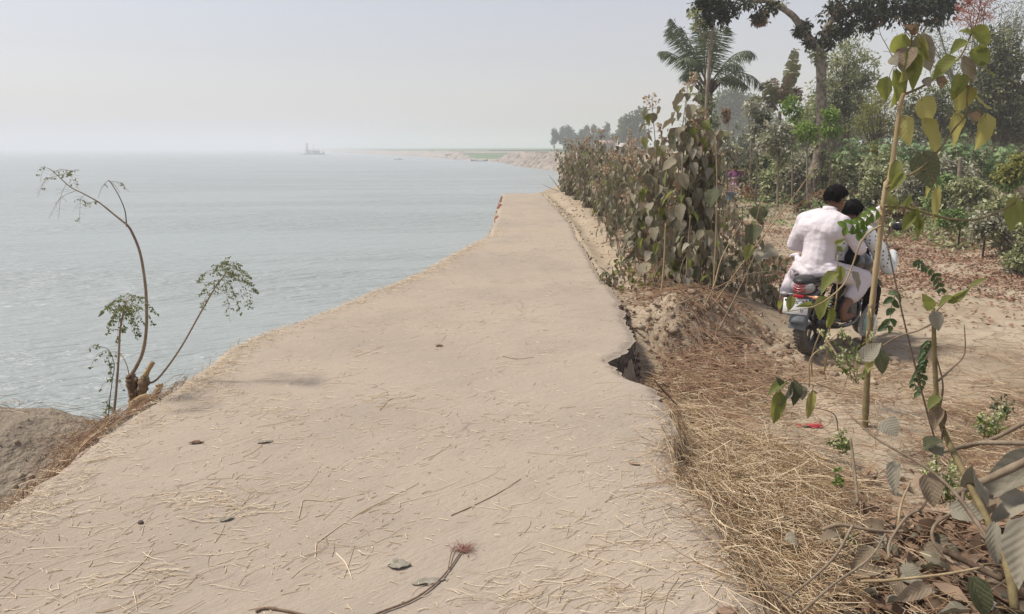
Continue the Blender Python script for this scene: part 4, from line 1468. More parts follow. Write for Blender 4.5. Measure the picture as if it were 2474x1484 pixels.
# slender plant standing between the camera and the motorcycle
tp = Plant('leafy_shoot', 'slender shoot with broad green leaves in front of the motorcycle number plate', 'plant', on(1990, 905, -0.36), 15)
Yt = 5.6
tp.stem(P3([(1990, 905, 6.3), (1998, 860, 6.0), (2003, 800, 5.7), (2018, 740, Yt), (2023, 690, Yt), (2024, 616, Yt)], Yt), 0.0075, 0.004, m_bark_pale)
tp.stem(P3([(1962, 905, 6.2), (1962, 860, 6.0), (1982, 800, 5.9)], 6), 0.006, 0.004, m_bark_pale)
tp.stem(P3([(1975, 795, 5.8), (2010, 840, 5.7), (2045, 900, 5.6)], 6), 0.009, 0.006, m_bark_pale)
tp.stem(P3([(1955, 935, 5.4), (1957, 870, 5.4), (1985, 840, 5.4), (2030, 800, 5.3)], 6), 0.006, 0.003, m_bark_pale)
for b, t, w, m in (((2018, 662), (1983, 708), 36, F_), ((2003, 724), (1972, 772), 42, F_), ((2008, 745), (2000, 795), 22, F_), ((2060, 660), (2078, 706), 28, Gy), ((2031, 645), (2028, 685), 24, F_), ((2022, 600), (2048, 606), 14, F_),
                   ((2020, 590), (2040, 578), 14, F_), ((1912, 718), (1906, 752), 24, F_), ((1880, 730), (1893, 752), 20, F_), ((1960, 600 + 140), (1930, 738), 18, F_)):
    tp.leaf(at(*b, Yt - 0.03), at(*t, Yt - 0.05 + tp.rng.normal(0, .03)), px(Yt, w), m)
tp.done()

# leaf cluster on a low twig in the straw
lc = Plant('low_twig', 'low bent twig holding four round green leaves and one bleached leaf over the straw', 'twig', on(2025, 1040, -0.3), 18)
Yc = 4.6
lc.stem(P3([(2025, 1040, 4.75), (2018, 1005, 4.7), (1990, 990, Yc), (1955, 985, Yc)], Yc), 0.004, 0.002, m_stem_grey)
lc.stem(P3([(2050, 905, Yc + 0.2), (2030, 950, Yc), (1995, 935, Yc), (1930, 925, Yc)], Yc), 0.0035, 0.0018, m_stem_grey)
for b, t, w, m in (((1893, 925), (1855, 955), 30, F_), ((1880, 950), (1872, 1025), 38, F_), ((1905, 935), (1892, 985), 44, m_lf_grey), ((1915, 925), (1922, 985), 38, Dk), ((1935, 935), (1945, 970), 28, Gy), ((1962, 950), (1952, 1015), 24, G_), ((1890, 930), (1880, 915), 16, Dk)):
    lc.leaf(at(*b, Yc), at(*t, Yc - 0.03), px(Yc, w), m)
lc.done()

# bare-ish plants between the sapling and the right margin
B = lambda zx, zy: (2122 + 0.4283 * zx, 849 + 0.4284 * zy)        # another enlarged corner
vb = Plant('leaning_bush', 'bush of leaning brown stems with a few dusty leaves in the nearest corner', 'bush', on(2440, 1430, -0.3), 21)
YB = 3.1
vb.stem(P3([(2452, 1470, 2.5), (2430, 1358, 2.6), (2345, 1174, 2.9), (2293, 1071, YB), (2268, 999, YB), (2259, 891, YB), (2256, 790, YB), (2255, 745, YB)], YB), 0.0165, 0.007, m_stem_green, 9)
vb.stem(P3([(2425, 1360, 2.6), (2315, 1200, 2.8), (2230, 1125, 2.9), (2122, 1063, 3.0), (2050, 1000, 3.1)], YB), 0.009, 0.003, m_stem_grey, 8)
vb.stem(P3([(2262, 925, YB), (2300, 890, YB), (2330, 855, YB), (2330, 785, YB)], YB), 0.005, 0.002, m_stem_grey)
vb.stem(P3([(2256, 780, YB), (2215, 800, YB), (2160, 818, YB), (2085, 870, YB + 0.1)], YB), 0.005, 0.0022, m_stem_grey)
vb.stem(P3([(2270, 990, YB), (2278, 930, YB), (2262, 860, YB)], YB), 0.0045, 0.003, m_stem_grey)
vb.stem(P3([(2255, 760, YB), (2290, 725, YB), (2345, 695, YB), (2380, 670, YB)], YB), 0.004, 0.0018, m_stem_green)
vb.stem(P3([(2280, 1030, YB), (2262, 1070, 3.1), (2190, 800, 3.2), (2150, 620, 3.3), (2130, 540, 3.4)], YB), 0.0042, 0.003, m_stem_dark)
for b, t, w, m in (((2258, 755), (2268, 800), 36, Gy), ((2250, 745), (2232, 712), 30, F_), ((2292, 728), (2345, 700), 22, F_), ((2345, 695), (2378, 668), 14, F_), ((2300, 718), (2268, 735), 24, F_), ((2085, 865), (2128, 830), 44, Gy), ((2122, 850), (2140, 905), 40, Dk), ((2105, 872), (2095, 900), 22, G_),
                   ((2270, 960), (2240, 985), 32, m_lf_fresh), ((2268, 985), (2255, 1038), 40, Wd), ((2275, 990), (2282, 1030), 22, Wd)):
    vb.leaf(at(*b, YB - 0.02), at(*t, YB - 0.04), px(YB, w), m)
for b, t, w, m, y in (((2490, 1262), (2455, 1420), 100, Gy, 2.3), ((2405, 1270), (2398, 1372), 40, Gy, 2.5), ((2350, 1400), (2392, 1500), 62, Dk, 2.4), ((2385, 1180), (2330, 1145), 80, Gy, 2.9), ((2520, 1118), (2350, 1205), 100, Gy, 3.05), ((2474, 1205), (2395, 1258), 70, Gy, 2.95), ((2400, 1205), (2350, 1260), 70, Wd, 2.95), ((2100, 1330), (2060, 1370), 40, Wd, 2.75), ((2240, 1420), (2170, 1445), 45, Wd, 2.5), ((2180, 1370), (2230, 1395), 40, Gy, 2.6), ((2300, 1230), (2375, 1250), 60, Gy, 2.8),
                      ((2165, 1120), (2160, 1195), 40, Gy, 3.0), ((2236, 1080), (2270, 1060), 46, Dk, 3.1), ((2255, 1075), (2275, 1100), 40, Gy, 3.1), ((2135, 1020), (2170, 1050), 62, Gy, 3.4), ((2240, 1150), (2260, 1225), 60, Wd, 2.9), ((1905, 1290), (1920, 1315), 30, Gy, 3.1), ((2020, 1290), (1980, 1300), 40, Wd, 3.0)):
    vb.leaf(at(*b, y), at(*t, y - 0.06), px(y, w), m, petiole=False)
vb.done()

# trailing vine with dark paired leaflets
vn = Plant('leafy_vine', 'hanging vine of small dark green leaflets on the leaning stems', 'vine', at(2240, 800, 3.3), 31)
compound(vn, [(2250, 815), (2232, 850), (2228, 900), (2220, 960)], 12, 0.034, 0.02, m_lf_deep, 3.3, 0.6, 3)
compound(vn, [(2240, 860), (2222, 890), (2205, 940)], 7, 0.032, 0.02, m_lf_deep, 3.25, 0.6, 4)
compound(vn, [(2200, 630), (2230, 640), (2262, 668), (2275, 710)], 9, 0.036, 0.02, m_lf_deep, 3.6, 0.5, 5)
compound(vn, [(2190, 700), (2160, 720), (2150, 770), (2140, 800)], 5, 0.05, 0.035, m_lf_deep, 3.7, 0.5, 6)
vn.done()

# branches lying across the nearest corner
gb = 'cut branches lying in the nearest corner'
def branch(label, pts, r0, r1, mat):
    P = P3(pts, 3)
    mb = MB()
    tube(mb, P, (r0, r1), 8, len(pts) * 6, knots=0.15, seed=len(label))
    o = mb.build('cut_branch', mat)
    return tag(o, label, 'branch', gb)


branch('thick straight cut branch rising to the right over the big grey leaf', [(2300, 1195, 3.0), (2319, 1188, 3.0), (2400, 1152, 2.95), (2500, 1105, 2.9)], 0.014, 0.017, m_stem_grey)
branch('dark pale-tipped branch lying level, above the thick straight one', [(2245, 1100, 3.3), (2353, 1073, 3.35), (2420, 1070, 3.3), (2510, 1072, 3.2)], 0.010, 0.012, m_stem_grey)
branch('slanting branch rising to the right behind the level one', [(2328, 1082, 3.4), (2400, 1060, 3.5), (2474, 1022, 3.5), (2520, 1000, 3.5)], 0.009, 0.011, m_stem_grey)
branch('curved vine bent like an S under the leaning bush', [(2330, 1175, 3.0), (2318, 1226, 2.95), (2262, 1265, 2.9), (2254, 1305, 2.85), (2290, 1350, 2.8), (2330, 1372, 2.7), (2390, 1390, 2.65)], 0.0075, 0.006, m_stem_grey)
branch('crooked root-like branch lying over bare earth', [(1988, 1280, 3.1), (2030, 1268, 3.1), (2100, 1280, 3.05), (2150, 1285, 3.05), (2190, 1282, 3.0)], 0.009, 0.006, m_stem_grey)
branch('forked upright twig beside the crooked branch', [(2148, 1350, 2.8), (2150, 1310, 2.85), (2190, 1250, 2.9), (2230, 1225, 2.95), (2245, 1180, 3.0)], 0.006, 0.0045, m_stem_grey)
branch('thin straight twig leaning towards the straw, nearest of the corner', [(1880, 1460, 2.55), (1960, 1400, 2.6), (2020, 1340, 2.7), (2060, 1270, 2.8)], 0.0045, 0.006, m_stem_grey)
branch('long low twig along the very front of the corner', [(2080, 1405, 2.55), (2150, 1402, 2.55), (2280, 1388, 2.55), (2370, 1372, 2.6)], 0.006, 0.0045, m_bark_pale)
branch('short stub sticking out of the straw heap edge, lying on the road edge', [(1765, 1330, 2.7), (1790, 1362, 2.65), (1850, 1410, 2.55), (1930, 1450, 2.5)], 0.006, 0.0045, m_stem_grey)
branch('thin forked twig crossing the leaf litter upright', [(1938, 1480, 2.45), (2010, 1415, 2.55), (2100, 1350, 2.6), (2140, 1290, 2.7)], 0.005, 0.004, m_stem_grey)
branch('slim bare stake standing in the straw below the flower twig', [(2072, 1215, 3.2), (2066, 1150, 3.3), (2055, 1060, 3.4)], 0.007, 0.006, m_stem_grey)
branch('stout brown root lying in the dark hollow of the corner', [(2280, 1330, 2.75), (2340, 1360, 2.7), (2420, 1400, 2.6)], 0.013, 0.011, m_stem_dark)
branch('pale bent twig standing on the crooked branch', [(2190, 1285, 3.0), (2172, 1260, 3.0), (2180, 1210, 3.05), (2200, 1165, 3.1)], 0.0055, 0.004, m_bark_pale)

# heap of withered brush under the leaning bush
bp_ = thing('brush_heap', 'heap of withered twigs and large dead leaves in the nearest corner', 'brush', on(2300, 1400, -0.3))
rb = np.random.default_rng(91)
for k in range(95):
    x, y = rb.uniform(1.0, 2.3), rb.uniform(1.9, 3.5)
    if x - float(edge_r(y)) < 0.35:
        continue
    z = float(surf(x, y))
    a, L = rb.random() * 6.28, rb.uniform(0.2, 0.8)
    d = np.array([math.cos(a), math.sin(a), rb.uniform(-.05, .35)])
    c = np.array([x, y, z + 0.02 + 0.10 * rb.random()])
    mb = MB()
    pts = np.array([c - d * L / 2, c + rb.normal(0, .05, 3), c + d * L / 2 + rb.normal(0, .06, 3)])
    pts[:, 2] = np.maximum(pts[:, 2], z + 0.005)
    tube(mb, pts, (rb.uniform(.0025, .0065), .002), 6, 10, knots=0.2, seed=k)
    part(mb, 'twig', [m_stem_grey, m_stem_dark, m_bark_pale, m_stem_grey][k % 4], bp_)
for k in range(270):
    x, y = rb.uniform(1.0, 2.3), rb.uniform(1.9, 3.4)
    if x - float(edge_r(y)) < 0.25 + 0.25 * rb.random():
        continue
    z = float(surf(x, y)) + 0.03 + 0.13 * rb.random() ** 1.3
    a, L = rb.random() * 6.28, rb.uniform(0.05, 0.14)
    kk = int(rb.integers(len(HEART)))
    leaf_obj(('heart', kk), HEART[kk], [m_lf_dead, m_lf_grey, m_lf_dead, m_lf_dust][k % 4], (x, y, z), (math.cos(a), math.sin(a), rb.normal(0, .35)), (rb.normal(0, .5), rb.normal(0, .5), 1), L, L * 0.62, bp_)

# small green weeds with tiny pale flowers
def weed(label, u, v, y, n, h, seed, mat=None, fl=True):
    r = np.random.default_rng(seed)
    b = at(u, v, y)
    b[2] = max(b[2] - 0.15, float(surf(b[0], b[1])))
    root = thing('flowering_weed', label, 'weed', b, 0, 'small weeds in the straw')
    s_, l_, f_ = MB(), MB(), MB()
    for k in range(n):
        d = norm(np.array([r.normal(0, .45), r.normal(0, .45), 1.0]))
        hh = h * (0.5 + 0.6 * r.random())
        e = b + d * hh
        m_ = b + d * hh * 0.5 + r.normal(0, 0.02, 3)
        tube(s_, np.array([b + r.normal(0, .01, 3) * [1, 1, 0], m_, e]), (0.002, 0.001), 4, 6, cap=False)
        q = spline(np.array([b, m_, e]), 9)[3:]
        C = q[r.integers(0, len(q), 9)]
        diamonds(l_, C, norm(r.normal(size=(9, 3)) + d * 0.4), r.normal(size=(9, 3)) + [0, 0, 1], 0.025 + 0.02 * r.random(9), 0.014)
        if fl:
            for j in range(3):
                panicle(s_, f_, e - d * 0.02 * j, d + r.normal(0, .5, 3), 0.035, r, 1, 0.9, 0.0008)
    part(s_, 'stem', m_stem_green, root)
    part(l_, 'leaves', mat or m_lf_vivid, root, kind='stuff')
    if fl:
        part(f_, 'flowers', m_bud, root, kind='stuff')


m_bud = island_mat('green_buds', [(0.0, (0.35, 0.38, 0.12)), (0.6, (0.5, 0.5, 0.28)), (1.0, (0.70, 0.68, 0.55))], 0.6, 0.2, trans=0.2)
weed('bushy green weed with pale buds at the foot of the broken sapling', 2040, 1040, 4.4, 9, 0.13, 1)
weed('wispy budding weed against the broken stem under its splintered joint', 2075, 870, 4.7, 12, 0.34, 2)
weed('tangled yellow green weed inside the leaning bush', 2285, 1140, 3.2, 12, 0.2, 3)
weed('low green weed in front of the crooked branch', 2065, 1265, 3.2, 8, 0.08, 4, fl=False)
weed('tiny pale weed in the straw heap below the slim stake', 2040, 1110, 3.7, 5, 0.08, 5, fl=False)
weed('feathery green weed in straw behind the slanting branch', 2400, 1000, 3.9, 10, 0.16, 6)
weed('sprawling dusty weed in straw beside the dark shaded pit', 2440, 960, 4.6, 9, 0.15, 7, m_lf_deep, False)
# ================================================================== LEFT: POLLARDED TREE AND SHOOTS AT THE LIP OF THE BANK
YT = 5.35
m_bark_old = simple('furrowed_bark', (0.34, 0.25, 0.165), (0.13, 0.085, 0.055), 30, 0.9, 0.08, bs=1.0, bscale=45, bd=0.02, stretch=(1, 1, 0.35))
m_bark_ochre = simple('ochre_bark', (0.45, 0.33, 0.18), (0.30, 0.20, 0.105), 22, 0.85, 0.1, bs=0.7, bscale=60, bd=0.01)
m_cutwood = simple('cut_wood', (0.62, 0.50, 0.30), (0.42, 0.31, 0.17), 40, 0.8, 0.1, bs=0.6)
m_shoot = simple('brown_shoot', (0.33, 0.25, 0.18), (0.21, 0.15, 0.105), 20, 0.7, 0.2, bs=0.3, bscale=60, stretch=(1, 1, 0.3))
m_lf_moringa = leaf_mat('drooping_leaflets', [(0.0, (0.09, 0.12, 0.05)), (0.6, (0.15, 0.18, 0.085)), (1.0, (0.21, 0.225, 0.13))], (0.26, 0.32, 0.09), 0.55, 0.6)
m_lf_wilt = leaf_mat('wilted_leaflets', [(0.0, (0.11, 0.085, 0.05)), (1.0, (0.18, 0.135, 0.08))], (0.2, 0.14, 0.06), 0.25, 0.7)


def spray(mb_s, mb_l, p, d, L, rng, lw=0.016, n=16, droop=0.9, bare=0.0, r=0.0016):
    """drooping feathery leaf: stalk with side stalks carrying small round leaflets"""
    d = norm(np.asarray(d, float))
    q = np.array([p, p + d * L * 0.5, p + d * L * 0.9 - np.array([0, 0, droop * L * 0.45])])
    tube(mb_s, q, (r, r * 0.5), 4, 7, cap=False)
    sp_ = spline(q, n + 2)[1:]
    for k in range(1, n):
        for sg in (-1, 1):
            if rng.random() < 0.25:
                continue
            e = sp_[k] + norm(np.array([sg * d[1], -sg * d[0], -0.5 * droop]) + rng.normal(0, .3, 3)) * L * 0.22 * math.sin(math.pi * (0.25 + 0.7 * k / n))
            tube(mb_s, np.array([sp_[k], e]), r * 0.4, 3, 2, cap=False)
            if rng.random() < bare:
                continue
            m_ = 5
            C = sp_[k] + (e - sp_[k]) * np.linspace(0.3, 1, m_)[:, None]
            dd = norm(rng.normal(size=(m_, 3)) * 0.7 + [0, 0, -0.7])
            diamonds(mb_l, C, dd, rng.normal(size=(m_, 3)), lw * (0.7 + 0.7 * rng.random(m_)), lw * 0.75, 0.1)


def bank_tree(name, label, cat, base, stems, sprays, seed, leaf=None, extra=None, group=None):
    r = np.random.default_rng(seed)
    root = thing(name, label, cat, base, 0, group)
    for nm, pts, r0, r1, mat in stems:
        mb = MB()
        tube(mb, pts, np.linspace(r0, r1, len(pts)) if np.isscalar(r0) else r0, 9, len(pts) * 6, knots=0.1, seed=seed)
        part(mb, nm, mat, root)
    s_, l_ = MB(), MB()
    for (u, v, du, dv, L, n, bare, yy) in sprays:
        p = at(u, v, yy)
        e = at(u + du, v + dv, yy + r.normal(0, 0.1))
        spray(s_, l_, p, e - p, np.linalg.norm(e - p), r, n=n, bare=bare)
    part(s_, 'twigs', m_shoot, root, kind='stuff')
    if l_.v:
        part(l_, 'leaflets', leaf or m_lf_moringa, root, kind='stuff')
    if extra:
        extra(root)
    return root


def pollard_extra(root):
    mb = MB()
    # hollow old bole: two ribs with a dark cleft between them
    tube(mb, P3([(318, 1030), (322, 985), (322, 945), (318, 918), (314, 905)], YT), [0.034, 0.033, 0.036, 0.040, 0.028], 11, 24, knots=0.35, seed=3)
    tube(mb, P3([(345, 1010), (344, 960), (345, 935), (349, 918), (352, 905)], YT - 0.02), [0.028, 0.03, 0.035, 0.034, 0.018], 11, 22, knots=0.35, seed=5)
    tube(mb, P3([(332, 1025), (332, 970), (332, 925)], YT + 0.03), [0.03, 0.03, 0.025], 9, 16, knots=0.3, seed=6)
    for k in range(16):
        q = at(rk.uniform(306, 360), rk.uniform(905, 975), YT - 0.03)
        lump(mb, q, 0.009 + 0.008 * rk.random(), rk, rough=0.3)
    part(mb, 'trunk', m_bark_old, root)
    mb = MB()
    tube(mb, P3([(318, 1020), (320, 992), (332, 972), (352, 962), (368, 964), (378, 950), (384, 938)], YT - 0.09), [0.036, 0.04, 0.037, 0.03, 0.024, 0.022, 0.023], 11, 34, knots=0.12, seed=8)
    part(mb, 'root', m_bark_ochre, root)
    mb = MB()
    for k in range(10):
        q = at(384 + rk.normal(0, 4), 936 + rk.normal(0, 3), YT - 0.09)
        tube(mb, np.array([q, q + [rk.normal(0, .008), -0.005, 0.012 + 0.01 * rk.random()]]), (0.008, 0.003), 5, 2)
    part(mb, 'cut_end', m_cutwood, root, kind='stuff')
    mb = MB()
    tube(mb, P3([(346, 918), (354, 902), (362, 888), (369, 876)], YT - 0.02), [0.02, 0.017, 0.0155, 0.0165], 10, 20, knots=0.2, seed=9)
    tube(mb, P3([(358, 893), (352, 889)], YT - 0.02), (0.007, 0.006), 6, 3)
    part(mb, 'cut_branch', m_bark_ochre, root)


rk = np.random.default_rng(33)
stems = [
    ('shoot', P3([(316, 908), (330, 885), (345, 850), (353, 800), (354, 740), (350, 680), (338, 610), (318, 560), (304, 540)], YT), 0.0135, 0.0075, m_shoot),
    ('shoot', P3([(304, 541), (275, 518), (240, 490), (205, 470), (170, 452), (140, 425), (120, 408)], YT), 0.0065, 0.002, m_shoot),
    ('shoot', P3([(306, 548), (302, 510), (288, 475), (270, 445), (262, 435)], YT), 0.004, 0.0018, m_stem_dark),
    ('shoot', P3([(348, 925), (372, 922), (400, 893), (440, 835), (485, 755), (520, 695), (545, 662)], YT), 0.0085, 0.0042, m_shoot),
    ('shoot', P3([(312, 907), (307, 885), (296, 862), (278, 852)], YT), 0.004, 0.0015, m_bark_pale),
]
sprays = [(545, 662, 35, -60, .4, 14, 0.25, YT), (545, 662, 70, -25, .4, 16, 0.1, YT), (548, 660, 85, 20, .4, 16, 0.1, YT), (540, 668, 45, 70, .4, 16, 0.1, YT - 0.1), (540, 668, 15, 80, .4, 14, 0.15, YT + 0.1), (535, 675, -65, 20, .4, 14, 0.2, YT),
          (540, 665, -75, -22, .4, 13, 0.25, YT), (545, 660, -5, -65, .4, 12, 0.3, YT), (530, 685, -55, 45, .4, 13, 0.3, YT), (552, 655, 60, 60, .4, 15, 0.1, YT), (545, 662, -30, -45, .4, 12, 0.25, YT),
          (140, 425, -60, 20, .4, 11, 0.75, YT), (130, 415, 60, -8, .4, 12, 0.7, YT), (150, 432, 20, -35, .4, 10, 0.75, YT), (160, 446, -25, 55, .4, 8, 0.8, YT), (185, 460, -80, 40, .4, 7, 0.9, YT), (205, 470, -20, 30, .4, 8, 0.75, YT), (120, 408, -30, -2, .4, 8, 0.7, YT),
          (265, 438, 50, 8, .4, 9, 0.85, YT), (262, 436, -30, 30, .4, 10, 0.75, YT), (262, 438, 30, 18, .4, 8, 0.85, YT), (240, 490, -30, -5, .3, 7, 0.8, YT)]
bank_tree('pollarded_tree', 'old cut back stump with long bent shoots at the river side of the road', 'tree', on(330, 1000, -0.3), stems, sprays, 41, extra=pollard_extra)
bank_tree('leafy_sapling', 'straight thin sapling with a hanging leafy head, between the clod and the stump', 'sapling', at(276, 1004, YT - 0.4),
          [('shoot', P3([(274, 1012), (281, 940), (287, 860), (290, 800), (300, 745), (304, 728)], YT - 0.4), 0.0085, 0.005, m_shoot)],
          [(304, 728, -55, 55, .4, 14, 0.1, YT - 0.4), (304, 728, -30, 75, .4, 14, 0.1, YT - 0.45), (304, 728, 25, 70, .4, 14, 0.1, YT - 0.4), (304, 728, 55, 45, .4, 14, 0.15, YT - 0.3), (304, 728, 85, 0, .4, 13, 0.3, YT - 0.3),
           (304, 728, 75, 30, .4, 13, 0.3, YT - 0.5), (304, 728, -75, 8, .4, 13, 0.2, YT - 0.4), (304, 728, -10, 60, .4, 14, 0.1, YT - 0.3), (304, 728, 10, -40, .4, 10, 0.3, YT - 0.4), (304, 728, 60, -25, .4, 10, 0.4, YT - 0.4), (304, 728, -45, -15, .4, 11, 0.3, YT - 0.4), (302, 735, -45, 35, .4, 14, 0.1, YT - 0.6), (302, 735, 40, 60, .4, 14, 0.1, YT - 0.6)], 43)
bank_tree('wilted_shoot', 'spindly half bare shoot rising behind the thin sapling', 'sapling', at(262, 1002, YT - 0.1),
          [('shoot', P3([(262, 1006), (266, 960), (272, 915), (276, 880), (262, 845), (240, 838)], YT - 0.1), 0.0035, 0.0015, m_stem_dark)],
          [(272, 915, 30, 15, .3, 8, 0.5, YT - 0.1), (270, 920, -35, 10, .3, 8, 0.6, YT - 0.1), (262, 845, -55, 25, .3, 9, 0.6, YT - 0.1), (250, 840, -45, -12, .3, 8, 0.7, YT - 0.1), (268, 850, 35, 5, .3, 9, 0.5, YT - 0.1), (262, 848, 2, 45, .3, 9, 0.4, YT - 0.1),
           (264, 970, -15, 35, .3, 8, 0.3, YT - 0.1), (264, 975, 14, 30, .3, 8, 0.3, YT - 0.1), (265, 955, -12, 45, .3, 8, 0.4, YT - 0.1), (272, 868, -10, 50, .3, 9, 0.4, YT - 0.1)], 47)

# ================================================================== HEDGE OF TALL DUSTY SHRUBS
rng = np.random.default_rng(51)


def shrub(label, x, y, h, seed, stems=4, spread=0.35, leafL=0.2, as_parts=True, heads=2, dens=1.0, leafmats=None, lean=(0, 0), group='shrubs of the roadside hedge', bare=0.18):
    r = np.random.default_rng(seed)
    z = float(gz(x, y)) - 0.03
    b = np.array([x, y, z])
    root = thing('hedge_shrub', label, 'shrub', b, 0, group)
    wood, fol, pan, flo = MB(), {}, MB(), MB()
    lm = leafmats or [(m_lf_dust, 0.66), (m_lf_grey, 0.12), (m_lf_dead, 0.07), (m_lf_fresh, 0.06), (m_lf_dark, 0.09)]
    mats, pr = [a for a, _ in lm], np.array([p_ for _, p_ in lm])
    pr = pr / pr.sum()
    for s_ in range(stems):
        a = r.random() * 6.28
        sb = b + np.array([math.cos(a), math.sin(a), 0]) * 0.12 * r.random()
        e = b + np.array([math.cos(a) * spread * r.random() + lean[0], math.sin(a) * spread * r.random() + lean[1], 0]) + np.array([0, 0, h * (0.62 + 0.4 * r.random() if s_ else 1.0)])
        m_ = (sb + e) / 2 + r.normal(0, 0.07, 3)
        P = np.array([sb, m_, e])
        tube(wood, P, (0.013 if leafL > .15 else 0.010, 0.004), 6, 12, knots=0.1, seed=seed)
        n = int(max(4, h * 7.6 * dens))
        q = spline(P, 60)
        for k in range(n):
            t = bare + (1 - bare) * ((k + 0.3) / n) ** 0.9
            c = q[min(59, int(t * 59))]
            a2 = r.random() * 3.14
            for sg in (0, 1):
                a3 = a2 + math.pi * sg + r.normal(0, .35)
                out = np.array([math.cos(a3), math.sin(a3), 0])
                pl_ = 0.05 + 0.10 * r.random() * (1.3 - 0.6 * t)
                lb = c + out * pl_ + np.array([0, 0, 0.015])
                dr_ = 0.55 + 1.1 * r.random()
                D = out * math.cos(dr_) + np.array([0, 0, -math.sin(dr_)]) + r.normal(0, .15, 3)
                Nn = out * 0.7 + np.array([0, 0, 0.75]) + r.normal(0, .25, 3)
                L = leafL * (0.55 + 0.65 * r.random()) * (1.1 - 0.35 * t)
                if r.random() < 0.5:
                    tube(wood, np.array([c, lb]), 0.002, 3, 2, cap=False)
                mt = mats[r.choice(len(mats), p=pr)]
                if as_parts:
                    kk = int(r.integers(len(HEART)))
                    leaf_obj(('heart', kk), HEART[kk], mt, lb, D, Nn, L, L * (0.62 + 0.2 * r.random()), root)
                else:
                    put(fol.setdefault(mt.name, (MB(), mt))[0], HEART_LO[int(r.integers(len(HEART_LO)))], lb, D, Nn, L, L * (0.62 + 0.2 * r.random()))
        if s_ < heads:
            for j in range(3):
                panicle(pan, flo, e - [0, 0, 0.02 + 0.05 * j], np.array([r.normal(0, .6), r.normal(0, .6), 1.0]), 0.16 * (0.7 + 0.5 * r.random()), r, 2, 0.5, 0.0022)
    part(wood, 'stem', m_stem_grey, root)
    for nm, (mb, mt) in fol.items():
        part(mb, 'foliage', mt, root, uv=True, kind='stuff')
    if heads:
        part(pan, 'flower_head', m_pan_dry, root, kind='stuff')
        if flo.v:
            part(flo, 'flowers', m_petal, root, kind='stuff')
    return root


# the near end of the hedge: every leaf of its own
near = [('tallest dusty shrub of the hedge, with rusty flower heads against the sky', 1655, 705, 2.45, 5, 0.35, .21, 3), ('tall dusty shrub beside the tallest one, leaning to the river', 1590, 675, 2.25, 4, 0.30, .20, 3),
        ('dusty shrub on the palm side of the tallest hedge shrub', 1685, 700, 2.0, 4, 0.25, .2, 2), ('broad dusty shrub at the near foot of the hedge, above the dead leaves', 1545, 655, 1.35, 5, 0.35, .19, 2),
        ('low dusty shrub with hanging grey leaves in front of the tallest shrub', 1612, 705, 1.0, 4, 0.4, .19, 1), ('low dusty shrub above the eroded lip of earth', 1690, 722, 0.85, 4, 0.45, .18, 0),
        ('dusty shrub with dark round leaves beside the walking man', 1672, 660, 1.5, 3, 0.22, .2, 1)]
for i, (lab, u, v, h, st, spd, lf, hd) in enumerate(near):
    p = on(u, v, -0.12)
    shrub(lab, p[0], p[1], h, 60 + i, st, spd, lf, True, hd, 1.15)
more = [('squat dusty shrub left of the near shrubs, over the wheel rut', 1500, 625, 0.95, 4, 0.35, .15, 1), ('dusty hedge shrub just beyond the near tall group', 1535, 612, 1.5, 4, 0.35, .16, 2), ('tan leaved hedge shrub filling the middle of the row', 1575, 606, 1.6, 4, 0.35, .16, 2),
        ('drab hedge shrub with a pale tuft, above the squat one', 1478, 596, 1.25, 4, 0.35, .15, 2), ('hedge shrub under the small tin roof in the distance', 1625, 606, 1.45, 4, 0.4, .16, 2)]
for i, (lab, u, v, h, st, spd, lf, hd) in enumerate(more):
    p = on(u, v, -0.1)
    shrub(lab, p[0], p[1], h, 80 + i, st, spd, lf, True, hd, 1.05)
# the row beyond, down to the river
ordn = ['first', 'second', 'third', 'fourth', 'fifth', 'sixth', 'seventh', 'eighth', 'ninth', 'tenth', 'eleventh', 'twelfth', 'thirteenth', 'fourteenth', 'fifteenth', 'sixteenth', 'seventeenth', 'eighteenth']
row = []
for k in range(18):
    y = 14.3 + k * 0.9
    row.append((float(edge_r(min(y, 28.4))) + 1.1 + 0.25 * math.sin(k * 2.1), y, 1.68 + 0.24 * math.sin(k * 1.7) + 0.12 * math.sin(k * 4.1)))
for k, (x, y, h) in enumerate(row):
    shrub(f'brown dusty shrub of the hedge row by the road, {ordn[k]} behind the near tall group', x, y, h, 100 + k, 8, 0.7, 0.15, False, 4, 1.25, bare=0.05)
for k in range(12):
    y = 12.2 + k * 1.35
    x = float(edge_r(y)) + 2.3 + 0.3 * rng.random()
    shrub(f'dusty shrub on the land side of the hedge row, {ordn[k]} behind the near tall group', x, y, 1.35 + 0.3 * rng.random(), 130 + k, 5, 0.6, 0.15, False, 2, 1.1, group='shrubs behind the roadside hedge', bare=0.05)
# low growth at the hedge foot and between hedge and motorcycle
gl = 'low weedy shrubs by the motorcycle'
wl = [(m_lf_dust, 0.35), (m_lf_dark, 0.3), (m_lf_grey, 0.15), (m_lf_dead, 0.2)]
for i, (lab, u, v, h) in enumerate([('low weedy shrub touching the rider’s left sleeve'.replace('’s', ''), 1850, 720, 0.55), ('low weedy shrub above the cut grey branch', 1780, 722, 0.5), ('tangled low shrub left of the number plate', 1880, 745, 0.45), ('low shrub with one pale bleached leaf left of the rider', 1825, 665, 0.6),
                                    ('low dark leaved shrub below the walking man', 1760, 640, 0.55), ('small weedy shrub behind the left rider’s shoulder'.replace('’s', ''), 1870, 640, 0.6), ('weedy clump between the hedge and the path', 1800, 610, 0.5), ('dusty low clump at the land end of the near hedge', 1725, 735, 0.45)]):
    p = on(u, v, -0.35)
    shrub(lab, p[0], p[1], h, 160 + i, 6, 0.5, 0.13, True, 0, 1.3, wl, group=gl, bare=0.05)
gw = 'small green weeds along the foot of the hedge'
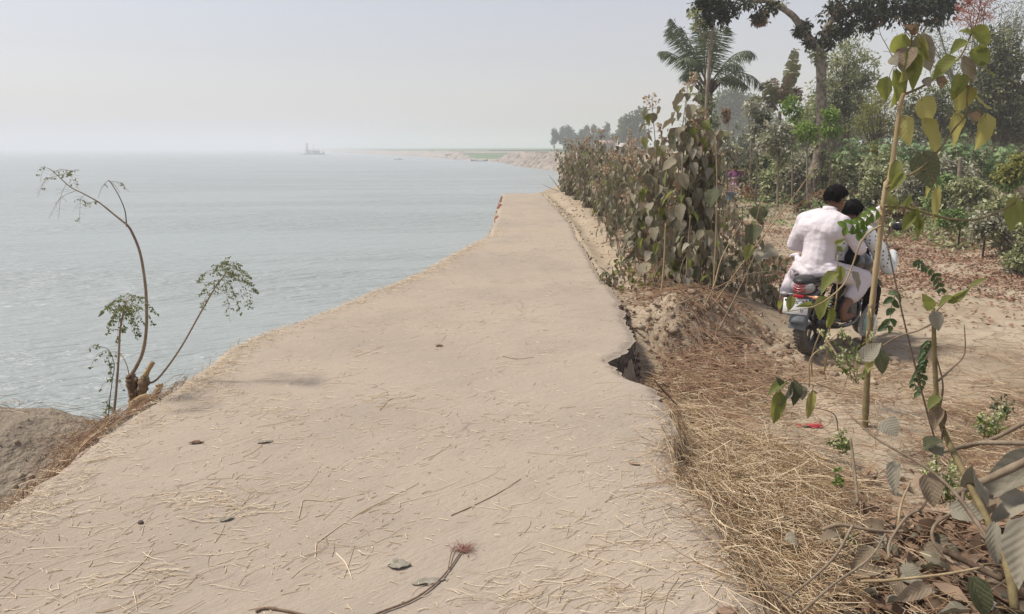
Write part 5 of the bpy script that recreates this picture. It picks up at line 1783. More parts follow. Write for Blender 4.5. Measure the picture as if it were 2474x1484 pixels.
for i, (lab, u, v, h) in enumerate([('small green weed at the road side of the squat shrub', 1500, 668, 0.35), ('small leafy weed under the broad near shrub', 1560, 705, 0.35), ('pale weed standing in the red brown twigs', 1480, 700, 0.3), ('small weed on the crest of the eroded lip', 1640, 722, 0.25)]):
    p = on(u, v, -0.1)
    shrub(lab, p[0], p[1], h, 175 + i, 5, 0.3, 0.09, True, 0, 1.8, [(m_lf_dark, .4), (m_lf_fresh, .3), (m_lf_grey, .3)], group=gw, bare=0.05)

# thin bare stems leaning in front of the hedge
gs2 = 'thin bare stems leaning by the hedge'
def bare_stem(label, pts, r0, r1, mat=None):
    mb = MB()
    P = np.array([at(*p) for p in pts])
    tube(mb, P, (r0, r1), 6, 6 * len(pts), knots=0.1, seed=len(label))
    tag(mb.build('bare_stem', mat or m_stem_grey), label, 'stem', gs2)


bare_stem('long bare stem slanting up to the left of the rider head', [(1700, 770, 7.9), (1819, 602, 7.6), (1900, 500, 7.4), (1975, 394, 7.2)], 0.009, 0.004, m_bark_pale)
bare_stem('bare stem crossing the slanting one low down, near the earth lip', [(1735, 800, 7.4), (1790, 690, 7.6), (1850, 560, 7.8), (1880, 500, 8.0)], 0.008, 0.004)
bare_stem('upright pale stem in front of the tallest shrub', [(1597, 715, 8.2), (1604, 640, 8.2), (1608, 540, 8.2)], 0.012, 0.007, m_bark_pale)
bare_stem('second upright stem, right of the pale one', [(1655, 710, 8.6), (1662, 610, 8.6), (1668, 520, 8.6)], 0.011, 0.007)
bare_stem('tall upright stem carrying two dark round leaves', [(1722, 730, 8.3), (1730, 560, 8.3), (1732, 430, 8.3), (1728, 330, 8.3)], 0.010, 0.005, m_bark_pale)
bare_stem('thin arching stem sweeping over the low weeds', [(1640, 735, 7.6), (1720, 700, 7.5), (1800, 665, 7.5), (1880, 655, 7.5), (1905, 660, 7.5)], 0.007, 0.003)
bare_stem('drooping bare stem bent down to the earth lip', [(1560, 720, 7.9), (1600, 742, 7.8), (1650, 735, 7.8), (1720, 715, 7.7), (1790, 665, 7.6)], 0.008, 0.004)
bare_stem('leaning forked stick rising from the earth lip', [(1700, 745, 7.6), (1725, 690, 7.6), (1745, 620, 7.7), (1790, 540, 7.8)], 0.008, 0.004, m_bark_pale)
bare_stem('short bare twig poking over the river from the far hedge end', [(1352, 458, 27), (1338, 438, 27), (1326, 424, 27)], 0.014, 0.006)
bare_stem('low bare twig reaching out from the far hedge end', [(1350, 462, 27), (1330, 455, 27), (1312, 446, 27)], 0.012, 0.006)
# round dark leaves hanging in front of the path
rl = Plant('round_leaf_twig', 'twig with dark heart shaped leaves in front of the path', 'twig', on(1800, 720, -0.3), 71)
rl.stem(P3([(1800, 720, 7.8), (1815, 600, 7.7), (1835, 500, 7.6), (1850, 470, 7.6)], 7.7), 0.005, 0.002, m_bark_pale)
for b, t, w, m in (((1830, 500), (1836, 535), 40, m_lf_dark), ((1820, 545), (1815, 590), 44, m_lf_dark), ((1850, 505), (1848, 525), 18, m_lf_dark), ((1815, 595), (1800, 630), 30, m_lf_fresh), ((1845, 610), (1825, 625), 50, m_lf_grey), ((1870, 600), (1848, 618), 40, m_lf_grey), ((1728, 460), (1712, 500), 40, m_lf_dark)):
    rl.leaf(at(*b, 7.65), at(*t, 7.6), px(7.65, w), m)
rl.done()
# ================================================================== TREES AND UNDERGROWTH ON THE LAND SIDE
m_bark_mottled = simple('mottled_bark', (0.36, 0.31, 0.25), (0.10, 0.08, 0.06), 7, 0.9, 0.08, bs=1.0, bscale=16, bd=0.06, stretch=(1, 1, 0.8))
m_bark_dark = simple('dark_bark', (0.19, 0.145, 0.11), (0.085, 0.065, 0.05), 7, 0.9, 0.08, bs=0.7, bscale=16, bd=0.03, stretch=(1, 1, 0.4))
m_bark_grey = simple('grey_bark', (0.30, 0.25, 0.19), (0.17, 0.135, 0.10), 7, 0.9, 0.08, bs=0.5, bscale=16, bd=0.02)
FOL = {
    'jack': leaf_mat('jackfruit_foliage', [(0.0, (0.028, 0.038, 0.020)), (0.6, (0.045, 0.058, 0.028)), (0.9, (0.075, 0.08, 0.04)), (1.0, (0.16, 0.075, 0.035))], (0.06, 0.08, 0.02), 0.2, 0.45),
    'olive': leaf_mat('dusty_olive_foliage', [(0.0, (0.179, 0.208, 0.094)), (0.5, (0.377, 0.406, 0.208)), (1.0, (0.600, 0.600, 0.395))], (0.22, 0.25, 0.08), 0.35, 0.75),
    'grey': leaf_mat('grey_dusty_foliage', [(0.0, (0.197, 0.189, 0.129)), (0.5, (0.423, 0.416, 0.295)), (1.0, (0.600, 0.600, 0.500))], (0.24, 0.23, 0.12), 0.3, 0.85),
    'yellow': leaf_mat('yellow_green_foliage', [(0.0, (0.162, 0.179, 0.049)), (0.5, (0.276, 0.283, 0.082)), (1.0, (0.373, 0.341, 0.121))], (0.28, 0.28, 0.05), 0.35, 0.65),
    'bright': leaf_mat('bright_green_foliage', [(0.0, (0.120, 0.204, 0.036)), (0.5, (0.192, 0.300, 0.060)), (1.0, (0.264, 0.360, 0.096))], (0.32, 0.42, 0.06), 0.4, 0.55),
    'mid': leaf_mat('mid_green_foliage', [(0.0, (0.113, 0.189, 0.060)), (0.5, (0.208, 0.311, 0.104)), (1.0, (0.358, 0.424, 0.189))], (0.14, 0.2, 0.04), 0.3, 0.6),
    'dark': leaf_mat('dark_green_foliage', [(0.0, (0.052, 0.073, 0.036)), (0.5, (0.114, 0.130, 0.065)), (0.85, (0.211, 0.211, 0.121)), (1.0, (0.324, 0.268, 0.097))], (0.08, 0.1, 0.03), 0.25, 0.6),
    'bamboo': leaf_mat('bamboo_foliage', [(0.0, (0.132, 0.150, 0.090)), (0.5, (0.216, 0.228, 0.150)), (1.0, (0.312, 0.312, 0.216))], (0.2, 0.22, 0.1), 0.35, 0.65),
    'far': leaf_mat('far_tree_foliage', [(0.0, (0.060, 0.093, 0.043)), (0.5, (0.102, 0.153, 0.060)), (1.0, (0.170, 0.221, 0.102))], (0.1, 0.14, 0.04), 0.25, 0.7),
    'brown': leaf_mat('withered_foliage', [(0.0, (0.204, 0.132, 0.078)), (0.5, (0.324, 0.216, 0.120)), (1.0, (0.132, 0.090, 0.060))], (0.26, 0.15, 0.06), 0.3, 0.8),
    'cassava': leaf_mat('cassava_foliage', [(0.0, (0.122, 0.210, 0.079)), (0.5, (0.227, 0.333, 0.149)), (1.0, (0.367, 0.455, 0.245))], (0.14, 0.22, 0.06), 0.3, 0.6),
}


def ellipse_world(e, Y):
    u, v, ru, rv = e[:4]
    y = e[4] if len(e) > 4 else Y
    c = at(u, v, y)
    return c, np.array([px(y, ru), px(y, (ru + rv) * 0.5) * 0.8, px(y, rv)]), y


def foliage(mb, ells, Y, dens, leaf, rng, clump=0.28, width=0.5, droop=0.35, shell=0.5, style='diamond'):
    """leaf clumps through the volume of each ellipsoid, leaves round each clump"""
    tips = []
    for e in ells:
        c, r, y = ellipse_world(e, Y)
        area = e[2] * e[3]
        nc = max(5, int(area / 52 * dens))
        k = 0
        for _ in range(nc):
            d = norm(rng.normal(size=3))
            p = c + d * r * rng.random() ** shell
            cr = clump * (0.6 + 0.9 * rng.random())
            n = int(34 * (0.6 + 0.8 * rng.random()))
            dd = norm(rng.normal(size=(n, 3)))
            C = p + dd * cr * rng.random((n, 1)) ** 0.6 * np.array([1, 1, 0.75])
            D = norm(dd * 0.8 + rng.normal(size=(n, 3)) * 0.6 + np.array([0, 0, -droop]))
            Nn = rng.normal(size=(n, 3)) * 0.7 + np.array([0, 0, 1.0])
            L = leaf * (0.6 + 0.8 * rng.random(n))
            if style == 'diamond':
                diamonds(mb, C, D, Nn, L, L * width, 0.2)
            else:
                blades(mb, C, D, Nn, L, L * width, 0.3, 0.15)
            if k % 3 == 0:
                tips.append(p)
            k += 1
    return tips


def tree(name, label, cat, Y, trunk, crowns, seed, bark=None, limbs=(), tw=(0.12, 0.05), group=None, twig=True, knots=0.12):
    """trunk: survey points; crowns: list of (material, ellipses, density, leaf length, kwargs)"""
    r = np.random.default_rng(seed)
    bark = bark or m_bark_grey
    tp = P3(trunk, Y)
    b = tp[0].copy()
    b[2] = float(gz(b[0], b[1])) - 0.05
    root = thing(name, label, cat, b, 0, group)
    tp = np.vstack([b, tp[1:]]) if len(tp) > 1 else np.vstack([b, tp])
    mb = MB()
    tube(mb, tp, np.linspace(tw[0], tw[1], len(tp)), 12, len(tp) * 6, knots=knots, seed=seed)
    part(mb, 'trunk', bark, root)
    for pts, r0, r1 in limbs:
        mb = MB()
        tube(mb, P3(pts, Y), np.linspace(r0, r1, len(pts)), 9, len(pts) * 5, knots=knots, seed=seed + 1)
        part(mb, 'limb', bark, root)
    tw_mb = MB()
    for mat, ells, dens, leaf, kw in crowns:
        mb = MB()
        tips = foliage(mb, ells, Y, dens, leaf, r, **kw)
        part(mb, 'crown', FOL[mat], root, smoothed=False, kind='stuff')
        if twig:
            sk = spline(tp, 30)[15:]
            for q in tips[:40]:
                s_ = sk[int(r.integers(len(sk)))]
                m_ = (s_ + q) / 2 + r.normal(0, 0.12, 3) + [0, 0, 0.1]
                tube(tw_mb, np.array([s_, m_, q]), (tw[1] * 0.4, 0.008), 4, 6, cap=False)
    if twig and tw_mb.v:
        part(tw_mb, 'branches', bark, root, kind='stuff')
    return root


rng = np.random.default_rng(77)
# ---- the big forked jackfruit tree whose leaves hang into the top of the picture
YJ = 30
tree('jackfruit_tree', 'tall mottled trunk forking high up, dark round leaves hanging from its limbs', 'tree', YJ,
     [(1952, 500), (1966, 430), (1978, 380), (1986, 320), (1985, 240), (1984, 170), (1980, 118)],
     [('jack', [(2075, 12, 75, 26), (2160, 15, 55, 34), (2215, 22, 45, 32), (2262, 20, 40, 34), (2300, 18, 32, 30), (2045, 45, 26, 20), (2090, 60, 32, 20), (2120, 38, 25, 18), (2250, 50, 30, 14), (2020, 25, 22, 20)], 0.5, 0.19, dict(clump=0.36, width=0.5, droop=0.7)),
      ('jack', [(2010, 78, 22, 16), (2000, 100, 14, 18), (1832, 32, 14, 14), (1865, 18, 26, 12), (1800, 8, 40, 10), (1945, 60, 8, 6), (1935, 75, 6, 5), (2035, 80, 10, 22), (1965, 105, 16, 10)], 0.35, 0.18, dict(clump=0.22, width=0.5, droop=0.8)),
      ('jack', [(2100, -45, 230, 40), (1900, -60, 160, 40)], 0.04, 0.2, dict(clump=0.4, width=0.5)),
      ('yellow', [(1880, 12, 16, 14), (1990, 105, 12, 10), (2005, 70, 9, 9)], 0.5, 0.16, dict(clump=0.18, width=0.2)),
      ('brown', [(1842, 46, 10, 8), (1832, 52, 7, 4), (2018, 28, 14, 10)], 0.5, 0.14, dict(clump=0.12, width=0.55, droop=1.2)),
      ('olive', [(1986, 330, 17, 60), (1976, 430, 20, 50), (1985, 180, 11, 60), (1975, 130, 16, 16), (1996, 390, 14, 40)], 0.45, 0.13, dict(clump=0.16, width=0.7, droop=0.8))], 201, m_bark_mottled,
     [([(1980, 122), (1950, 88), (1932, 60), (1915, 38), (1890, 20), (1862, 4), (1800, 0), (1740, -12)], 0.17, 0.05), ([(1981, 122), (1992, 88), (1998, 66), (2014, 46), (2040, 30), (2080, 14), (2140, -8), (2210, -30)], 0.15, 0.05),
      ([(2012, 48), (2010, 20), (2000, -10)], 0.06, 0.03), ([(2080, 14), (2120, 25), (2200, 22), (2290, 12)], 0.05, 0.02)], (0.24, 0.17), knots=0.1, twig=False)
# ---- slender bare trunk in front of the palm, its leaves cut by the top of the picture
tree('slender_tree', 'thin bare trunk in front of the palm with a dark leafy top', 'tree', 27,
     [(1700, 470), (1704, 330), (1709, 217), (1716, 130), (1722, 70), (1727, 28)],
     [('jack', [(1728, 12, 26, 22), (1700, 22, 18, 26), (1755, 12, 28, 24), (1685, 8, 16, 14), (1712, 48, 20, 10), (1750, 40, 18, 14)], 0.75, 0.16, dict(clump=0.2, width=0.55)),
      ('olive', [(1690, 55, 20, 14), (1680, 40, 10, 18)], 0.35, 0.12, dict(clump=0.18))], 205, m_bark_grey, (), (0.065, 0.045))

# ---- palm
YP = 34
palm = thing('palm_tree', 'oil palm with arching feather fronds above the hedge', 'palm', np.append(at(1706, 500, YP)[:2], -0.75))
mb = MB()
tube(mb, np.array([np.append(at(1706, 500, YP)[:2], -0.75), at(1706, 330, YP), at(1708, 215, YP)]), [0.24, 0.22, 0.25], 14, 26, knots=0.25, seed=4)
part(mb, 'trunk', m_bark_dark, palm)
mb = MB()
for k in range(34):
    a = rng.random() * 6.28
    q = at(1708, 228 - 16 * rng.random(), YP) + np.array([math.cos(a), math.sin(a), 0]) * 0.2
    tube(mb, np.array([q, q + np.array([math.cos(a) * 0.35, math.sin(a) * 0.35, 0.25 + 0.25 * rng.random()])]), (0.05, 0.018), 5, 3)
part(mb, 'leaf_bases', m_stem_dark, palm, kind='stuff')
m_palm = leaf_mat('palm_leaflets', [(0.0, (0.075, 0.11, 0.055)), (0.5, (0.12, 0.155, 0.09)), (1.0, (0.20, 0.225, 0.15))], (0.18, 0.24, 0.07), 0.3, 0.5)
m_rachis = simple('palm_rachis', (0.24, 0.22, 0.12), (0.17, 0.15, 0.08), 10, 0.6, 0.2)


def frond(root, p0, tip, sag, n, L, seed, y_out=0.0, mat=None):
    r = np.random.default_rng(seed)
    p0, tip = np.asarray(p0, float), np.asarray(tip, float) + [0, y_out, 0]
    m1 = p0 * 0.55 + tip * 0.45 + np.array([0, 0, sag])
    m2 = p0 * 0.2 + tip * 0.8 + np.array([0, 0, sag * 0.75])
    q = spline(np.array([p0, m1, m2, tip]), n)
    mb = MB()
    tube(mb, q[::3], (0.035, 0.006), 5, n, mat=1)
    T = norm(np.gradient(q, axis=0))
    C, D, Nn, LL = [], [], [], []
    for k in range(int(n * 0.16), n):
        t = k / n
        side = norm(np.cross(T[k], [0, 0, 1.0]) + 1e-6)
        upv = np.cross(side, T[k])
        for sg in (-1, 1):
            for _ in range(2):
                C.append(q[k] + r.normal(0, .01, 3))
                D.append(norm(sg * side * 0.85 + T[k] * 0.55 + upv * r.normal(0.05, 0.3) + np.array([0, 0, -0.45 - 0.3 * r.random()])))
                Nn.append(upv + r.normal(0, .2, 3))
                LL.append(L * (math.sin(math.pi * min(1, 0.18 + 0.74 * t)) ** 0.7) * (0.8 + 0.4 * r.random()))
    blades(mb, np.array(C), np.array(D), np.array(Nn), np.array(LL), 0.035, 0.35, 0.2)
    part(mb, 'frond', [mat or m_palm, m_rachis], root)


PC = at(1709, 205, YP)
for i, (tu, tv, sg, yo) in enumerate([(1625, 43, .15, 0.3), (1612, 72, .15, -0.4), (1597, 123, .35, 0.2), (1660, 178, .25, 0.8), (1690, 50, .1, -0.5), (1722, 55, .05, 0.6), (1742, 70, .15, -0.6), (1828, 130, .55, 0.3), (1838, 212, .6, -0.3), (1816, 208, .35, 0.6), (1655, 60, .15, 0.7), (1700, 85, .05, -1.0), (1770, 170, .4, -1.2), (1640, 150, .4, -1.0)]):
    frond(palm, PC + rng.normal(0, .08, 3), at(tu, tv, YP), sg, 46, 0.62, 300 + i, yo)
mb = MB()
foliage(mb, [(1703, 262, 18, 36), (1712, 300, 18, 34), (1694, 232, 10, 12), (1706, 345, 18, 30)], YP - 0.4, 0.8, 0.16, rng, clump=0.22, width=0.6, droop=0.8)
iv = mb.build('climbing_vine', FOL['olive'], smoothed=False)
tag(iv, 'dusty climbing vine wrapping the trunk of the palm', 'vine')

# ---- bananas
YB2 = 35
ban = thing('banana_plant', 'banana plant with torn upright leaves between palm and forked tree', 'banana plant', np.append(at(1884, 500, YB2)[:2], -0.7))
m_ban = leaf_mat('banana_blade', [(0.0, (0.16, 0.17, 0.09)), (0.6, (0.24, 0.235, 0.15)), (1.0, (0.31, 0.29, 0.21))], (0.25, 0.27, 0.08), 0.3, 0.6)
m_ban_br = leaf_mat('withered_banana_blade', [(0.0, (0.16, 0.12, 0.08)), (1.0, (0.30, 0.24, 0.17))], (0.25, 0.18, 0.1), 0.25, 0.8)
mb = MB()
tube(mb, np.array([np.append(at(1884, 500, YB2)[:2], -0.75), at(1884, 400, YB2), at(1884, 272, YB2)]), (0.13, 0.07), 10, 12)
part(mb, 'stem', m_bark_grey, ban)


def banana_leaf(root, b, t, W, sag, mat, seed, yo=0.0):
    r = np.random.default_rng(seed)
    b, t = np.asarray(b, float), np.asarray(t, float) + [0, yo, 0]
    mid = (b + t) / 2 + np.array([0, 0, sag])
    n = 30
    q = spline(np.array([b, mid, t]), n)
    T = norm(np.gradient(q, axis=0))
    mb = MB()
    tube(mb, q[::4], (0.025, 0.008), 5, 14)
    for sg in (-1, 1):
        k = 3
        while k < n - 1:
            w_ = int(r.integers(1, 4))
            k2 = min(n - 1, k + w_)
            view = norm(np.array([0, -1, 0.15]))
            side = norm(np.cross(T[k], view)) * sg
            dr = r.random() * 0.5
            ww = W * 0.5 * math.sin(math.pi * (0.12 + 0.8 * k / n)) ** 0.6
            e1 = q[k] + (side * ww + T[k] * ww * 0.35 + np.array([0, r.normal(0, .1), -dr * ww]))
            e2 = q[k2] + (side * ww * 0.96 + T[k] * ww * 0.35 + np.array([0, r.normal(0, .1), -dr * ww]))
            m1, m2 = (q[k] + e1) / 2 + [0, 0, 0.03], (q[k2] + e2) / 2 + [0, 0, 0.03]
            mb.add(np.array([q[k], q[k2], m2, m1, e2, e1]), np.array([[0, 1, 2, 3], [3, 2, 4, 5]]))
            k = k2
    part(mb, 'leaf', mat, root)


for i, (b, t, w, s_, m) in enumerate([((1876, 262), (1846, 200), .62, 0.05, m_ban), ((1882, 258), (1896, 182), .4, 0.0, m_ban_br), ((1886, 262), (1880, 186), .35, 0.3, m_ban_br), ((1888, 262), (1940, 226), .4, 0.5, m_ban_br), ((1880, 265), (1806, 245), .32, 0.3, m_ban),
                                      ((1880, 268), (1845, 262), .3, 0.15, m_ban_br), ((1890, 255), (1921, 120), .55, 0.1, m_ban), ((1892, 258), (1916, 160), .4, 0.1, m_ban), ((1894, 262), (1935, 245), .35, 0.35, m_ban_br), ((1878, 258), (1866, 210), .5, 0, m_ban)]):
    banana_leaf(ban, at(*b, YB2), at(*t, YB2), w, s_, m, 400 + i, rng.normal(0, .5))

# ---- other trees of the grove
gt = 'trees of the grove behind the path'
K = dict
tree('grove_tree', 'tall dusty olive tree behind the forked trunk', 'tree', 40, [(2040, 480), (2042, 380), (2045, 280), (2040, 200)],
     [('olive', [(2045, 105, 42, 45), (2070, 150, 50, 50), (2020, 170, 48, 55), (2085, 215, 45, 55), (2030, 250, 60, 60), (1985, 230, 40, 60), (1960, 290, 40, 60), (2070, 300, 60, 50)], 0.62, 0.17, K(clump=0.36, width=0.42)),
      ('dark', [(2040, 240, 60, 80), (2000, 300, 50, 50)], 0.3, 0.17, K(clump=0.4))], 211, m_bark_dark, (), (0.2, 0.08), gt)
tree('grove_tree', 'feathery yellow green tree low in front of the olive tree', 'tree', 33, [(2110, 480), (2112, 400), (2118, 330)],
     [('yellow', [(2105, 255, 42, 30), (2140, 275, 45, 36), (2085, 285, 30, 28), (2115, 310, 55, 26), (2160, 305, 30, 30), (2120, 235, 26, 18)], 0.9, 0.10, K(clump=0.28, width=0.3, droop=0.5))], 213, m_bark_dark, (), (0.1, 0.05), gt)
tree('grove_tree', 'big dark tree filling the upper right, behind the leafy branch', 'tree', 38, [(2415, 520), (2412, 400), (2405, 300)],
     [('dark', [(2420, 110, 48, 50), (2440, 180, 55, 65), (2395, 190, 45, 55), (2450, 260, 50, 60), (2395, 270, 55, 55), (2340, 255, 40, 45), (2460, 330, 40, 40), (2350, 300, 40, 40)], 0.8, 0.17, K(clump=0.36)),
      ('yellow', [(2440, 215, 35, 16), (2455, 205, 22, 12), (2470, 225, 15, 12)], 0.25, 0.14, K(clump=0.25)), ('olive', [(2430, 140, 50, 60), (2400, 230, 55, 50), (2480, 300, 30, 40)], 0.28, 0.16, K(clump=0.3))], 215, m_bark_dark, (), (0.22, 0.12), gt)
tree('grove_tree', 'dark bushy tree between the yellow green tree and the big dark one', 'tree', 41, [(2260, 480), (2262, 380), (2262, 300)],
     [('dark', [(2250, 250, 45, 40), (2290, 280, 45, 45), (2220, 290, 40, 45), (2200, 250, 28, 30)], 0.6, 0.16, K(clump=0.34)), ('olive', [(2260, 240, 55, 40), (2215, 300, 50, 40), (2300, 320, 40, 30), (2190, 320, 40, 40)], 0.5, 0.14, K(clump=0.3)), ('bright', [(2260, 180, 16, 12), (2290, 215, 14, 12)], 0.3, 0.13, K(clump=0.2))], 217, m_bark_dark, (), (0.14, 0.07), gt)
tree('grove_tree', 'grey dusty small tree on a thin stem left of the banana plant', 'tree', 30, [(1826, 470), (1829, 400), (1832, 330)],
     [('grey', [(1832, 255, 26, 18), (1832, 285, 30, 26), (1828, 318, 30, 26), (1840, 335, 24, 16)], 0.75, 0.15, K(clump=0.2, width=0.5, droop=0.8)), ('dark', [(1836, 290, 26, 40)], 0.35, 0.15, K(clump=0.2))], 219, m_bark_grey, (), (0.05, 0.03), gt)
tree('grove_tree', 'bright green young tree right beside the banana plant', 'tree', 31, [(1915, 470), (1915, 380), (1912, 320)],
     [('bright', [(1908, 252, 16, 20), (1912, 275, 20, 20), (1918, 295, 20, 14), (1898, 260, 12, 14)], 0.7, 0.14, K(clump=0.18, width=0.5))], 221, m_bark_grey, (), (0.04, 0.02), gt)
tree('grove_tree', 'bright green young tree with long hanging leaves left of the forked trunk', 'tree', 28, [(1955, 470), (1950, 400), (1948, 340)],
     [('bright', [(1945, 302, 24, 12), (1940, 318, 28, 12), (1960, 308, 16, 12), (1955, 330, 18, 10)], 0.55, 0.18, K(clump=0.2, width=0.3, droop=1.0))], 223, m_bark_grey, (), (0.04, 0.02), gt)
tree('grove_tree', 'bright green sapling just right of the forked trunk', 'tree', 28, [(2005, 470), (2006, 400), (2004, 330)],
     [('bright', [(2000, 268, 14, 18), (2008, 282, 14, 14), (2020, 315, 18, 12), (2000, 310, 12, 14)], 0.6, 0.15, K(clump=0.17, width=0.4, droop=0.8))], 225, m_bark_grey, (), (0.035, 0.02), gt)
tree('grove_tree', 'grey leaved bush tree under the banana plant', 'tree', 29, [(1880, 480), (1880, 420), (1880, 370)],
     [('grey', [(1882, 312, 28, 24), (1870, 340, 34, 30), (1895, 350, 28, 30), (1905, 320, 20, 20)], 0.75, 0.15, K(clump=0.22)), ('olive', [(1860, 350, 30, 30), (1890, 380, 40, 30)], 0.4, 0.14, K(clump=0.22))], 227, m_bark_grey, (), (0.05, 0.03), gt)
tree('grove_tree', 'dusty bush tree with a rusty flower tuft right of the palm trunk', 'tree', 30, [(1755, 470), (1757, 400), (1758, 350)],
     [('grey', [(1752, 355, 32, 30), (1775, 375, 30, 24), (1730, 370, 26, 30)], 0.6, 0.14, K(clump=0.2)), ('brown', [(1752, 268, 10, 14), (1758, 285, 8, 10)], 0.5, 0.1, K(clump=0.1)), ('olive', [(1754, 320, 18, 30)], 0.4, 0.14, K(clump=0.2))], 229, m_bark_grey, (), (0.04, 0.02), gt)
# bamboo
bam = thing('bamboo_clump', 'airy bamboo clump rising behind the big dark tree', 'bamboo', np.append(at(2370, 480, 46)[:2], -0.6), 0, None)
mbc, mbl = MB(), MB()
for k in range(26):
    u0 = 2370 + rng.normal(0, 25)
    tu, tv = rng.uniform(2180, 2500), rng.uniform(-60, 150)
    pts = np.array([np.append(at(u0, 480, 46)[:2], -0.7), at(u0 * 0.6 + tu * 0.4, 230, 46), at(u0 * 0.2 + tu * 0.8, tv + 40, 46), at(tu, tv, 46)])
    tube(mbc, pts, [0.05, 0.04, 0.02, 0.008], 5, 16)
    q = spline(pts, 40)[14:]
    n = 190
    C = q[rng.integers(0, len(q), n)] + rng.normal(0, 0.38, (n, 3))
    D = norm(rng.normal(size=(n, 3)) + [0, 0, -0.8])
    diamonds(mbl, C, D, rng.normal(size=(n, 3)), 0.22 + 0.16 * rng.random(n), 0.045, 0.1)
part(mbc, 'culms', simple('bamboo_culm', (0.27, 0.26, 0.17), (0.2, 0.19, 0.12), 5, 0.5, 0.3), bam, kind='stuff')
part(mbl, 'leaves', FOL['bamboo'], bam, smoothed=False, kind='stuff')

# hazy trees farther off, seen between palm and banana
gf = 'round hazy trees beyond the grove'
for i, (lab, Y, ells) in enumerate([('round topped hazy tree, tallest between palm and banana plant', 190, [(1765, 232, 26, 18), (1785, 245, 26, 20), (1755, 255, 26, 22), (1775, 275, 42, 26)]), ('hazy tree under the palm fronds, left of the round topped one', 200, [(1735, 270, 24, 20), (1730, 300, 36, 28), (1755, 310, 40, 24)]),
                                    ('hazy tree behind the banana plant', 205, [(1812, 252, 26, 18), (1815, 285, 34, 30), (1845, 290, 30, 30), (1800, 320, 40, 24)]), ('low hazy tree left of the palm trunk', 210, [(1680, 310, 30, 28), (1665, 335, 40, 20), (1700, 330, 30, 24)]), ('hazy tree left of the tall hedge shrubs', 215, [(1520, 300, 24, 26), (1545, 285, 20, 22), (1530, 330, 40, 22)])]):
    u0 = ells[0][0]
    tree('far_tree', lab, 'tree', Y, [(u0, 372), (u0, 330), (u0, ells[0][1] + 10)], [('far', ells, 1.5, 0.95, K(clump=1.4, width=0.6))], 240 + i, m_bark_dark, (), (0.5, 0.3), gf, twig=False)

# far wood that closes the view between the trunks
mb = MB()
ells = []
for k in range(46):
    Y = 62 + 40 * rng.random()
    u = rng.uniform(1760, 2560)
    top = np.interp(u, [1760, 1880, 2000, 2250, 2480], [325, 290, 200, 215, 190]) + 50 * rng.random()
    ells.append((u, (top + 395) / 2, 38, (395 - top) / 2, Y))
foliage(mb, ells, 70, 0.5, 0.42, rng, clump=0.7, width=0.6)
tag(mb.build('far_wood', FOL['dark'], smoothed=False), 'dense dark wood closing the view behind the grove', kind='stuff')

# ---- low leafy cover under everything
def cover_d(x, y):
    ye = np.interp(x, [4, 7.5, 9.5, 13], [27, 22, 15, 12.5])
    path = 1 - np.exp(-((y - 28.6) / 2.9) ** 4) * (x < 10)
    return (x > edge_r(y) + 4.2) * smooth((y - ye) / 2.5) * path * np.clip(smooth((fbm(x * 0.7, y * 0.5, 3) + 0.35) * 3), 0.1, 1)


cx, cy = scatter(3200, cover_d, rng, 4, 30, 12, 52)
for mat_, sl, lab in (('olive', slice(0, 1300), 'low dusty olive ground plants of the undergrowth'), ('grey', slice(1300, 2100), 'low pale dusty ground plants of the undergrowth'), ('mid', slice(2100, 2750), 'low green ground plants of the undergrowth'), ('brown', slice(2750, 3200), 'withered ground plants of the undergrowth')):
    mb = MB()
    qx, qy = cx[sl], cy[sl]
    n_ = 22
    hgt = (0.15 + 0.75 * rng.random(len(qx)) ** 1.5)
    C = np.repeat(np.column_stack([qx, qy, gz(qx, qy)]), n_, 0) + rng.normal(0, 0.2, (len(qx) * n_, 3)) * [1, 1, 0]
    C[:, 2] += np.repeat(hgt, n_) * rng.random(len(C)) ** 0.7
    diamonds(mb, C, norm(rng.normal(size=C.shape) + [0, 0, .15]), rng.normal(size=C.shape) + [0, 0, 1], 0.09 + 0.10 * rng.random(len(C)), 0.06, 0.2)
    tag(mb.build('ground_cover', FOL[mat_], smoothed=False), lab, kind='stuff')

